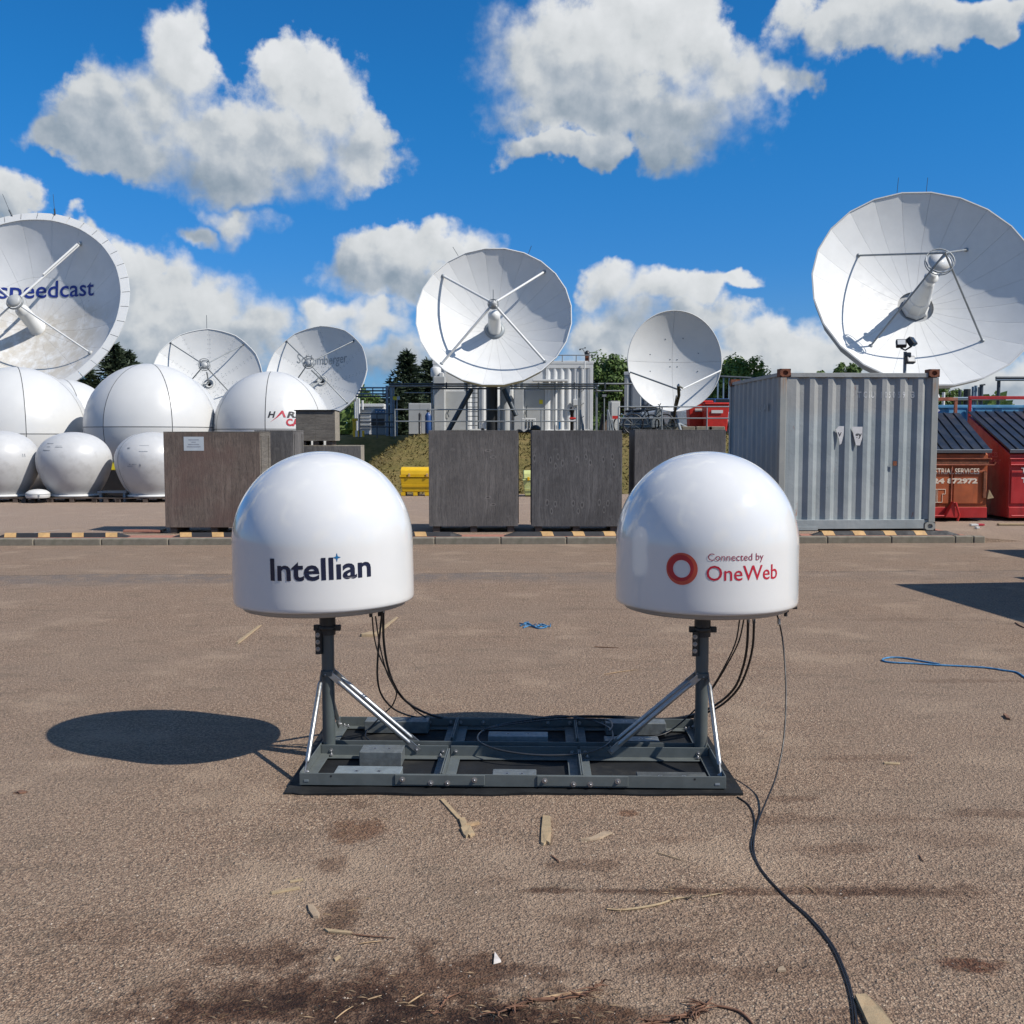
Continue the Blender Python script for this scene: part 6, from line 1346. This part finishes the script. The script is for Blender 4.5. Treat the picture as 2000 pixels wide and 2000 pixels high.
t2 = copy_tree(t); t2.location = (X(1242, 34.2), 34.2, TZ); t2.rotation_euler = (R(8), 0, R(20)); t2['label'] = 'second dark bicycle leaning nearer the steps, left of the other bicycle'; t['group'] = t2['group'] = 'bicycles parked on the terrace'
t = thing('motor_scooter', 'dark covered motor scooter parked behind the railing', 'scooter', (X(1255, 35), 35.2, TZ), 0, local=True)
MB().prism([(-.75, .30), (-.70, .55), (-.45, .78), (-.05, .74), (.10, .55), (.40, .60), (.52, 1.0), (.62, 1.0), (.70, .45), (.60, .22), (-.5, .2)], -.16, .16).build('body', M['midgrey'], t, bevel=.04)
for x in (-.55, .60): MB().lathe([(.16, -.04), (.25, -.05), (.27, 0), (.25, .05), (.16, .04)], 18, Matrix.Translation((x, 0, .27)) @ Matrix.Rotation(PI/2, 4, 'X')).build('wheel', M['black'], t, fix=False)
MB().tube([(.56, -.26, 1.02), (.56, .26, 1.02)], .018, 6).build('handlebar', M['black'], t, fix=False); MB().cb((-.30, 0, .80), (.55, .24, .08)).build('seat', M['black'], t, bevel=.03)
# parked car seen beyond the dish mount
def car(label, x, y, rz, m):
    t = thing('parked_car', label, 'car', (x, y, TZ), rz, local=True)
    low = [(-2.1, .35), (-2.15, .62), (-2.0, .86), (-1.3, .95), (1.0, .95), (1.85, .84), (2.1, .66), (2.12, .36)]; MB().prism(low, -.86, .86).build('body', m, t, bevel=.06)
    cab = [(-1.75, .92), (-1.35, 1.36), (-.9, 1.47), (.05, 1.46), (.45, 1.36), (1.15, .93)]; MB().prism(cab, -.70, .70).build('cabin', M['glass'], t, bevel=.05)
    MB().prism([(-1.36, 1.375), (-.9, 1.485), (.05, 1.475), (.43, 1.375)], -.66, .66).build('roof', m, t, bevel=.03)
    for s in (-1, 1):
        for a, b in (((-1.75, .94), (-1.36, 1.38)), ((-.5, .94), (-.45, 1.46)), ((.43, 1.38), (1.15, .94))): MB().tube([(a[0], s*.715, a[1]), (b[0], s*.69, b[1])], .035, 5).build('pillar', m, t, fix=False)
        for xx in (-1.35, 1.3):
            w = MB().lathe([(.20, -.10), (.31, -.11), (.33, 0), (.31, .11), (.20, .10)], 20, Matrix.Translation((xx, s*.80, .33)) @ Matrix.Rotation(PI/2, 4, 'X')).build('wheel', M['black'], t, fix=False); MB().lathe([(.0001, .09), (.19, .10), (.20, .08)], 14, Matrix.Translation((xx, s*.80, .33)) @ Matrix.Rotation(s*PI/2, 4, 'X')).build('rim', M['pipe'], w, fix=False)
        MB().cb((2.08, s*.62, .68), (.08, .30, .14)).build('headlight', M['white'], t, bevel=.02); MB().cb((-2.12, s*.66, .72), (.06, .26, .14)).build('tail_light', M['redbright'], t, bevel=.02)
    return t
car('silver car parked beyond the mount of the small offset dish', X(1335, 40), 40, R(8), M['carpaint'])
car('dark car parked at the far right of the terrace beside the red bins', X(1425, 41), 42, R(-6), M['bluedark'])
def wheelie(label, px, Y, h):
    t = thing('waste_bin', label, 'bin', (X(px, Y), Y, TZ), 0, 'red wheeled bins on the terrace', local=True)
    MB().hexa([(-.36, -.28, .12), (.36, -.28, .12), (.36, .28, .12), (-.36, .28, .12), (-.42, -.34, h), (.42, -.34, h), (.42, .34, h), (-.42, .34, h)]).build('body', M['redbright'], t, bevel=.02); MB().box(-.44, .44, -.37, .36, h+.002, h+.07).build('lid', M['redbright'], t, bevel=.02)
    for x in (-.28, .28): MB().lathe([(.05, -.03), (.07, -.03), (.07, .03), (.05, .03)], 12, Matrix.Translation((x, -.2, .07)) @ Matrix.Rotation(PI/2, 4, 'Y')).build('wheel', M['black'], t, fix=False)
    MB().box(-.2, .2, -.352, -.342, h*.72, h*.82).build('handle', M['white'], t)
wheelie('bright red bin left of a post, beyond the small dish', 1365, 37, 1.15); wheelie('bright red bin with a pale handle, right one of the pair', 1397, 36.2, 1.05)
t = thing('dark_shed', 'low dark shed behind the red bins', 'shed', (X(1350, 42), 43.4, TZ), 0); MB().box(X(1340, 42), X(1384, 42), 43.0, 44.5, TZ, Z(786, 43)).build('wall', M['midgrey'], t); MB().box(X(1338, 42), X(1386, 42), 42.9, 44.6, Z(786, 43)+.001, Z(783, 43)).build('roof', M['darkpipe'], t)
t = thing('steel_fence', 'dark tall fence with a top rail behind the shipping container, under the trees', 'fence', (X(1430, 46), 46, TZ), 0)
MB().tube([(X(1400, 46), 46, Z(735, 46)), (X(1530, 46), 46, Z(741, 46))], .05, 6).build('rail', M['darkpipe'], t, fix=False); MB().tube([(X(1400, 46), 46, Z(792, 46)), (X(1530, 46), 46, Z(792, 46))], .05, 6).build('rail', M['bluedark'], t, fix=False)
for px in range(1402, 1530, 11): MB().box(X(px, 46)-.03, X(px, 46)+.03, 46.05, 46.1, TZ, Z(736, 46)).build('post', M['bluepipe'], t)

# ------------------------------------------------------------------ yellow grit bins at the foot of the bank
def grit(label, px0, px1, Y, m, pall=True):
    x0, x1 = at(px0, 960, Y).x, at(px1, 960, Y).x; z0 = at(px0, 968, Y).z; t = thing('grit_bin', label, 'grit bin', (x0, Y, max(YARD, z0)), 0, local=True); w = x1-x0; b = .09 if pall else .0
    MB().hexa([(.04, 0, b), (w-.04, 0, b), (w-.04, .5, b), (.04, .5, b), (0, -.04, b+.36), (w, -.04, b+.36), (w, .56, b+.36), (0, .56, b+.36)]).build('body', m, t, bevel=.015)
    MB().box(-.015, w+.015, -.055, .57, b+.362, b+.40).build('rim', m, t, bevel=.008)
    MB().prism([(-.05, b+.402), (.57, b+.402), (.55, b+.56), (.40, b+.60), (.10, b+.60), (-.02, b+.54)], 0, w, axis='x').build('lid', m, t, bevel=.02)
    for k in (.25, .75): MB().cb((w*k, -.065, b+.41), (.05, .02, .08)).build('latch', M['yellow'] if m != M['yellow'] else M['bumpyellow'], t, bevel=.005)
    MB().box(.03, w-.03, -.045, -.041, b+.16, b+.19).build('rib', m, t)
    if pall:
        for k in (0.02, .36, .68, .9): MB().box(w*k, w*k+.10, .0, .45, 0, b-.003).build('skid', m, t)
grit('yellow grit bin at the foot of the bank, left of the stained grey crate', 782, 852, 24.9, M['yellow'])
grit('pale yellow-green grit bin seen in the gap between two grey crates', 1022, 1062, 24.6, mat('faded_lime_plastic', (.55, .58, .22), .5, dirt=(.75, .76, .68), damt=.5), pall=False)

# ================================================================== skips, blue container, gantry at right
SKY_ = 17.35
def lidded_skip(label, x0, w, Y, m, texts, seam=True, hf=1.16, hb=1.80, dp=1.25, frame_m=None, side_text=None):
    t = thing('lidded_skip', label, 'skip', (x0, Y, YARD), 0, 'front-loading skips with black lids', local=True); b = .06
    MB().hexa([(0, 0, b), (w, 0, b), (w, dp, b), (0, dp, b), (0, 0, hf-.02), (w, 0, hf-.02), (w, dp, hb-.03), (0, dp, hb-.03)]).build('body', m, t, bevel=.008)
    # lid: ribbed, sloping
    sl = math.atan2(hb-hf, dp); Ml = Matrix.Translation((0, -.06, hf+.02)) @ Matrix.Rotation(sl, 4, 'X'); ln = math.hypot(dp, hb-hf)+.04
    ld = MB().box(-.03, w+.03, 0, ln, 0, .03, Ml).build('lid', M['lid'], t, bevel=.006); k = .09
    while k < w-.03:
        MB().box(k, k+.035, .035, ln-.02, .0305, .052, Ml).build('rib', M['lid'], ld, bevel=.006); k += .175
    MB().box(-.03, w+.03, -.014, .0, -.015, .042, Ml).build('edge', M['midgrey'], ld)
    # rails across the front
    for z_, yy in ((hf-.10, -.055), (hf-.20, -.085)): MB().tube([(-.02, yy, z_), (w+.02 if z_ > hf-.15 else w+.07, yy, z_), (w+.03 if z_ > hf-.15 else w+.09, yy-.01, z_+(.0 if z_ > hf-.15 else .05))], .014, 6).build('front_rail', frame_m or m, t, fix=False)
    MB().box(.0, w, -.05, -.004, hf-.19, hf-.11).build('lip', M['rust'] if seam else m, t)
    cuts = [0, .37, .738, 1]
    for i in range(3):
        a = w*cuts[i]+.02; c = w*cuts[i+1]-.02; MB().box(a+.01, c-.03, -.020, -.002, .30, hf-.30).build('front_plate', m, t, bevel=.006)
    for i in (1, 2): MB().box(w*cuts[i]-.018, w*cuts[i], -.035, -.002, b+.02, hf-.22).build('stiffener', frame_m or m, t, bevel=.004)
    MB().box(.0, w, -.03, -.002, b, .24).build('base_plate', M['red'], t, bevel=.006)
    for xx in (w*.42, w*.74):
        MB().prism([(xx-.16, b+.02), (xx, b+.02), (xx, .33), (xx-.02, .34)], -.16, -.032).build('fork_guide', M['red'], t, bevel=.006)
        MB().tube([(xx, -.17, .33), (xx+.07, -.17, .12), (xx+.05, -.15, .02)], .02, 6).build('fork_hook', M['red'], t, fix=False)
    MB().tube([(0, -.12, .10), (w*.74, -.12, .10)], .016, 6).build('skid_rail', M['red'], t, fix=False)
    MB().cb((w-.06, -.03, .62), (.06, .05, .46)).build('lifting_bracket', M['rust'] if seam else m, t, bevel=.01); MB().prism([(w-.01, .38), (w+.10, .40), (w+.02, .54)], -.05, .0).build('bracket_hook', M['chip'] if seam else m, t)
    for (txt, u0, v0, width, cap, mm, bd) in texts: text_on('lettering', txt, (lambda a, c: lambda u, v: (a+u, -.0235, c+v))(u0, v0), width, cap, mm, t, bold=bd)
    if side_text:
        for (txt, y0, z0, width, cap) in side_text: text_on('lettering', txt, (lambda a, c: lambda u, v: (-.003, a-u, c+v))(y0, z0), width, cap, M['dimletter'], t, bold=.02)
    # lifting frame standing at the back
    fm = frame_m or m; zt_ = hb+.28
    for xx in (.0, w*.52, w-.05): MB().box(xx, xx+.05, dp+.0, dp+.05, .1, zt_).build('frame_post', fm, t, bevel=.004)
    MB().box(-.0, w, dp-.005, dp+.055, zt_+.001, zt_+.06).build('frame_bar', fm, t, bevel=.004)
    return t
xo = at(1926, 1000, SKY_).x; Wb = 2.3
xs1 = xo-Wb
g_ = lambda px: at(px, 1000, SKY_).x - xs1
gz = lambda py: at(1900, py, SKY_).z - YARD
lidded_skip('rusty orange skip with a black lid and cream lettering, beside the shipping container', xs1, Wb, SKY_, M['orange'],
    [('INDUSTRIAL', g_(1859)-.58, gz(925.5), .58, .092, M['cream'], .02), ('SERVICES', g_(1861.5), gz(925.5), g_(1909)-g_(1861.5), .092, M['cream'], .02), ('01224', g_(1842)-.50, gz(943.5), .50, .076, M['cream'], .05), ('872972', g_(1847), gz(943.5), g_(1906)-g_(1847), .076, M['cream'], .05), ('TIRES', g_(1826), gz(904), g_(1858)-g_(1826), .055, M['cream'], .0)], frame_m=M['rustframe'])
sk = bpy.data.objects['lidded_skip']
# outlined letter T with a twin on the orange skip
def outline(poly, t, m, th=.010):
    mb = MB()
    for (a, b), (c, d) in zip(poly, poly[1:]+poly[:1]): mb.tube([(a, -.024, b), (c, -.024, d)], th*.5, 4)
    return mb.build('lettering', m, t, fix=False)
tx, tz = g_(1814), gz(981); outline([(tx+.05, tz), (tx+.21, tz), (tx+.21, tz+.14), (tx+.26, tz+.14), (tx+.26, tz+.22), (tx, tz+.22), (tx, tz+.14), (tx+.05, tz+.14)], sk, M['cream']); outline([(tx+.11, tz), (tx+.13, tz), (tx+.13, tz+.22), (tx+.11, tz+.22)], sk, M['cream'], .008)
x2 = at(1972, 900, SKY_).x
lidded_skip('bright red skip with a black lid, cut off by the right edge', x2, 2.0, SKY_, M['red'], [('TAY', .19, gz(924), .27, .092, M['whitepaint'], .02), ('T', .20, gz(942), .10, .076, M['whitepaint'], .05)], seam=False, dp=1.62, hb=1.84, frame_m=M['red'], side_text=[('SERVICES', 1.02, gz(894), .60, .085), ('MANAGEMENT', 1.10, gz(908), .80, .08)])
# blue container behind the skips
yb = 21.5; xb0, xb1 = at(1818, 850, yb).x, at(2130, 850, yb).x; zb1 = at(1900, 791, yb).z
t = thing('blue_container', 'blue ribbed container standing behind the two skips', 'shipping container', (xb0, yb, YARD), 0)
MB().box(xb0, xb1, yb+.06, yb+2.4, YARD+.02, zb1-.02).build('wall', M['bluecont'], t); corr_panel('side_panel', corr(xb0, xb1, period=.55, depth=.05, phase=.16), YARD+.05, zb1-.06, lambda s, d, z: (s, yb-.0+d, z), M['bluecont'], t)
MB().box(xb0, xb1, yb-.02, yb+.05, zb1-.06, zb1).build('top_rail', M['bluecont'], t, bevel=.006)
MB().box(at(1884, 850, yb).x, at(1894, 850, yb).x, yb-.10, yb-.021, YARD+.02, zb1-.07).build('corner_post', M['bluecont'], t, bevel=.01)
p = at(1828, 805, 19.6); t = thing('sign_post', 'small tilted white and blue sign beside the shipping container edge', 'sign', (p.x, 19.6, YARD)); MB().tube([(p.x-.05, 19.62, YARD), (p.x-.05, 19.62, p.z+.05)], .02, 6).build('post', M['pipe'], t, fix=False)
MB().prism([(p.x-.15, p.z-.02), (p.x+.06, p.z-.09), (p.x+.07, p.z+.03), (p.x+.0, p.z+.09), (p.x-.14, p.z+.10)], 19.58, 19.6).build('board', M['white'], t); MB().prism([(p.x-.06, p.z-.06), (p.x+.06, p.z-.09), (p.x+.07, p.z+.03), (p.x+.02, p.z+.0)], 19.57, 19.579).build('blue_panel', M['speed'], t)
# steel gantry behind the skips
gy = 33.0
t = thing('steel_gantry', 'thin blue-grey steel gantry with pipes at the right edge', 'gantry', (at(1930, 800, gy).x, gy, YARD))
def gp(px, py, dy=0): return at(px, py, gy+dy)
for a, b, r, m in (((1945, 738), (2060, 738), .05, 'darkpipe'), ((1945, 742), (2060, 742), .04, 'bluepipe'), ((1862, 778), (1952, 777), .045, 'bluepipe'), ((1858, 781), (1960, 780), .035, 'pipe'), ((1916, 752), (1924, 751), .03, 'darkpipe')): MB().tube([gp(*a), gp(*b)], r, 6).build('pipe_run', M[m], t, fix=False)
for px, py, r, m in ((1951, 738, .055, 'darkpipe'), (1875, 762, .05, 'darkpipe'), (1889, 760, .11, 'black_steel'), (1901, 755, .05, 'bluepipe'), (1906, 753, .05, 'bluepipe'), (1917, 751, .06, 'darkpipe'), (1912, 756, .03, 'pipe'), (1843, 766, .05, 'white'), (2030, 738, .055, 'darkpipe')):
    q = gp(px, py, .1); MB().tube([(q.x, q.y, YARD+.2), q], r, 7).build('post', M[m], t, fix=False)
MB().tube([gp(1829, 770), gp(1834, 782)], .06, 6).build('bracket', M['white'], t, fix=False)
# floodlight mast behind the container
fy = 21.0
t = thing('floodlight_mast', 'short mast with three dark floodlights rising behind the shipping container', 'floodlight', (at(1768, 700, fy).x, fy, YARD))
b_ = at(1768, 687, fy); MB().tube([(b_.x, fy, YARD), b_], .035, 8).build('mast', M['pipe'], t, fix=False)
def lamp(px, py, w, h, rx, rz, facing_m):
    c = at(px, py, fy-.12); Mx = Matrix.Translation(c) @ Matrix.Rotation(R(rz), 4, 'Z') @ Matrix.Rotation(R(rx), 4, 'X'); o = MB().box(-w/2, w/2, -.05, .05, -h/2, h/2, Mx).build('floodlight', M['black'], t, bevel=.012); MB().box(-w/2+.025, w/2-.025, -.056, -.051, -h/2+.025, h/2-.025, Mx).build('lamp_glass', facing_m, o)
    mb = MB()
    for k in range(5): mb.box(-w/2+.03+k*(w-.06)/5, -w/2+.04+k*(w-.06)/5, .051, .075, -h/2+.02, h/2-.02, Mx)
    mb.build('fins', M['black'], o)
lamp(1760, 671, .20, .16, -28, -12, M['white']); lamp(1781, 667, .20, .18, -35, 48, M['glass']); lamp(1777, 703, .20, .15, -20, 15, M['cabgrey']); lamp(1773, 694, .12, .10, -15, -10, M['glass'])
MB().tube([at(1760, 680, fy-.08), at(1768, 684, fy), at(1781, 676, fy-.08)], .018, 6).build('bracket', M['darkpipe'], t, fix=False)
# bits of rubbish before the skips
for px, py, w, m, lb in ((1902, 1027.5, .12, 'white', 'pale scrap of board on the ground before the orange skip'), (1915, 1027, .10, 'redprint', 'small red and white scrap before the orange skip'), (1908, 1033, .05, 'white', 'tiny pale scrap nearest the kerb end'), (1982, 1026.5, .55, 'chip', 'long yellowish plank lying before the red skip')):
    p = gr(px, py, YARD); tag(MB().cb((p.x, p.y, YARD+.02), (w, .08, .03)).build('rubbish_scrap' if w < .3 else 'plank', M[m], org=(p.x, p.y, YARD), bevel=.004), lb, 'scrap' if w < .3 else 'plank')

# ================================================================== trees
def conifer(label, px, ytop, Y, h, rad, seed, base=TZ, dens=1.0):
    rnd = random.Random(seed); top = at(px, ytop, Y); x, z1 = top.x, top.z; zb_ = z1-h; t = thing('conifer_tree', label, 'tree', (x, Y, zb_), 0, 'dark conifers beyond the yard')
    MB().tube([(x, Y, zb_), (x+.05, Y, zb_+h*.5), (x, Y, z1-.1)], [.20, .12, .02], 8).build('trunk', M['trunk'], t, fix=False)
    mb = MB(); z = .35
    vs = []; fs = []
    def card(p, d, l, w):
        up = Vector((rnd.uniform(-1, 1), rnd.uniform(-1, 1), rnd.uniform(-.3, 1))); s_ = d.cross(up)
        if s_.length < 1e-3: return
        s_ = s_.normalized()*w; k = len(vs); vs.extend([p-s_*.5, p+s_*.5, p+d*l+s_*.12, p+d*l-s_*.12]); fs.append((k, k+1, k+2, k+3))
    zz_ = z1; lev = 0
    while zz_ > zb_+h*.08:
        f = (z1-zz_)/h; L_ = rad*(f**.72)*rnd.uniform(.8, 1.12)+.06; nb = int(6+11*f)
        for i in range(nb):
            a = rnd.uniform(0, 2*PI); ln = L_*rnd.uniform(.65, 1.15); up0 = .35-.35*f; dirv = Vector((math.cos(a), math.sin(a), up0)).normalized(); droop = rnd.uniform(.10, .32)
            steps = max(2, int(ln/.20))
            for s_ in range(steps+1):
                u = s_/steps; p = Vector((x, Y, zz_)) + dirv*ln*u + Vector((0, 0, -droop*ln*u*u+.05*ln*max(0, u-.8)))
                for q in range(int(4*dens)):
                    d = (dirv + Vector((rnd.uniform(-1, 1), rnd.uniform(-1, 1), rnd.uniform(-.65, .35)))*.9).normalized(); card(p+Vector((rnd.uniform(-.05, .05), rnd.uniform(-.05, .05), 0)), d, rnd.uniform(.16, .34), rnd.uniform(.06, .12))
        zz_ -= rnd.uniform(.10, .17)*(.7+.5*f); lev += 1
    mb.add(vs, fs); mb.build('crown', M['needle'], t, fix=False)
conifer('dark bushy conifer rising between the big dish at left and the radomes', 222, 676, 47, 5.2, 1.9, 11)
conifer('smaller dark conifer at the left of the bushy one', 173, 728, 46, 3.6, 1.3, 12); conifer('slim dark conifer top on the right shoulder of the bushy one', 249, 690, 48, 5.0, 1.5, 13)
conifer('tall dark conifer left of the cabin, left peak', 795, 692, 46, 5.6, 2.0, 21, dens=1.3); conifer('dark conifer with a blunt top just left of the cabin roof', 838, 708, 47, 5.2, 1.8, 22, dens=1.3); conifer('low dark conifer behind the blue-grey gantry', 774, 752, 45, 3.6, 1.3, 23)
def broadleaf(label, px, py, Y, rx, rz_, seed, m='leaf', n=2600, leaf=.17, name='broadleaf_tree', ground=TZ):
    rnd = random.Random(seed); c = at(px, py, Y); t = thing(name, label, 'tree', (c.x, Y, ground), 0, 'green trees beyond the terrace'); mb = MB(); r0 = .16
    mb.tube([(c.x, Y, ground), (c.x+.1, Y, (ground+c.z)/2), (c.x, Y, c.z)], [r0*1.4, r0, r0*.5], 8); clumps = []
    for i in range(26):
        a = rnd.uniform(0, 2*PI); e = rnd.uniform(-.6, 1)*PI/2; q = rnd.uniform(.45, .95); p = c+Vector((math.cos(a)*math.cos(e)*rx*q, math.sin(a)*math.cos(e)*rx*q*.8, math.sin(e)*rz_*q)); clumps.append((p, rnd.uniform(.20, .42)*min(rx, rz_)))
        if i < 9: mb.tube([(c.x, Y, c.z-rz_*.6), (c+p)/2 if False else c.lerp(p, .5), p], [r0*.4, r0*.25, .02], 5)
    mb.build('trunk', M['trunk'], t, fix=False); vs = []; fs = []
    for i in range(n):
        p0_, rr = rnd.choice(clumps); d = Vector((rnd.gauss(0, 1), rnd.gauss(0, 1), rnd.gauss(0, 1))).normalized(); p = p0_+d*rr*rnd.uniform(.55, 1.08)
        nrm = (d+Vector((rnd.uniform(-.6, .6), rnd.uniform(-.6, .6), rnd.uniform(-.2, .9)))).normalized(); u = nrm.orthogonal().normalized(); u.rotate(Quaternion(nrm, rnd.uniform(0, 6.28))); w = nrm.cross(u); s_ = leaf*rnd.uniform(.6, 1.25)
        k = len(vs); vs += [p-u*s_*.5, p+w*s_*.32, p+u*s_*.5, p-w*s_*.32]; fs.append((k, k+1, k+2, k+3))
    MB().add(vs, fs).build('crown', M[m], t, fix=False)
broadleaf('dark green tree right of the cabin corner', 1178, 760, 48, 1.3, 1.5, 31, 'leafdark', 3400); broadleaf('rounded green tree between the cabin and the small offset dish', 1203, 742, 47, 1.2, 1.0, 32, 'leafdark', 3000); broadleaf('dark tree filling the gap left of the small offset dish', 1222, 775, 46.5, 1.3, 1.4, 33, 'leafdark', 3000)
broadleaf('bright green spreading tree left of the shipping container top', 1450, 757, 50, 2.0, 1.35, 34, 'leaf', 5600, .19); broadleaf('green tree close behind the right rim of the small offset dish', 1412, 768, 48, 1.3, 1.25, 35, 'leaf', 3600, .17); broadleaf('low green tree over the left edge of the container roof', 1492, 765, 49, 1.4, .95, 36, 'leaf', 3000)
broadleaf('small round green tree top behind the middle of the container roof', 1640, 738, 62, 1.7, .85, 37, 'leafdark', 3000, .20); broadleaf('dark green bush under the right end of the huge right dish', 1848, 790, 50, 1.3, .95, 38, 'leafdark', 2400)
broadleaf('low distant trees behind the left gantry', 716, 790, 60, 2.2, .7, 39, 'leafdark', 2200, .2); broadleaf('dark tree filling in behind the red bins', 1378, 790, 52, 1.8, 1.0, 40, 'leafdark', 2600)

# distant belt of trees closing the horizon
mb = MB(); rnd = random.Random(77); vs = []; fs = []
for i in range(16000):
    a = rnd.uniform(-.75, .75); dd = rnd.uniform(95, 118); x, y = dd*math.sin(a), dd*math.cos(a); hh = 3.2+1.3*math.sin(a*31)+1.0*math.sin(a*77+1)+.7*math.sin(a*160); z = TZ-1+rnd.random()**.7*hh; n_ = Vector((rnd.gauss(0, 1), rnd.gauss(0, 1)-.8, rnd.gauss(0, 1)+.5)).normalized(); u = n_.orthogonal().normalized(); w = n_.cross(u); s_ = rnd.uniform(.4, .8); p = Vector((x, y, z)); k = len(vs)
    vs += [p-u*s_, p+w*s_*.7, p+u*s_, p-w*s_*.7]; fs.append((k, k+1, k+2, k+3))
mb.add(vs, fs); tag(mb.build('treeline', M['leafdark'], fix=False), 'far belt of dark green trees along the horizon behind the yard', 'trees', kind='stuff')
# ================================================================== big things standing just outside the frame at right, whose shadows show
def site_box(label, tip, h, w, l, rz, m):
    """box whose top rear-left corner throws its shadow on the point tip"""
    sx_ = tip.x + h*SUN.x/SUN.z; sy_ = tip.y + h*SUN.y/SUN.z; t = thing('site_container', label, 'shipping container', (sx_, sy_, 0), R(rz), 'containers beyond the right edge of the frame', local=True)
    MB().box(.03, w-.03, -l+.03, -.03, .1, h-.05).build('wall', m, t); MB().box(0, w, -l, 0, h-.05, h).build('roof', m, t); MB().box(0, w, -l, 0, .0, .12).build('base_rail', m, t)
    corr_panel('side_panel', corr(0, l, phase=.1), .12, h-.06, lambda s, d, z: (.0+d, -s, z), m, t)
site_box('grey container just outside the right edge, casting the larger shadow', gr(1746, 1141), 2.44, 2.44, 3.0, 6, M['cont'])
site_box('white container further back outside the right edge, casting the narrow shadow', gr(1919, 1074), 2.6, 2.44, 3.0, 4, M['white'])
site_box('low white unit outside the right edge between two containers', gr(1977, 1127), 1.6, 1.4, .55, 4, M['white'])
print('objects', len(bpy.data.objects), 'tris', sum(len(p.vertices)-2 for m_ in bpy.data.meshes for p in m_.polygons))
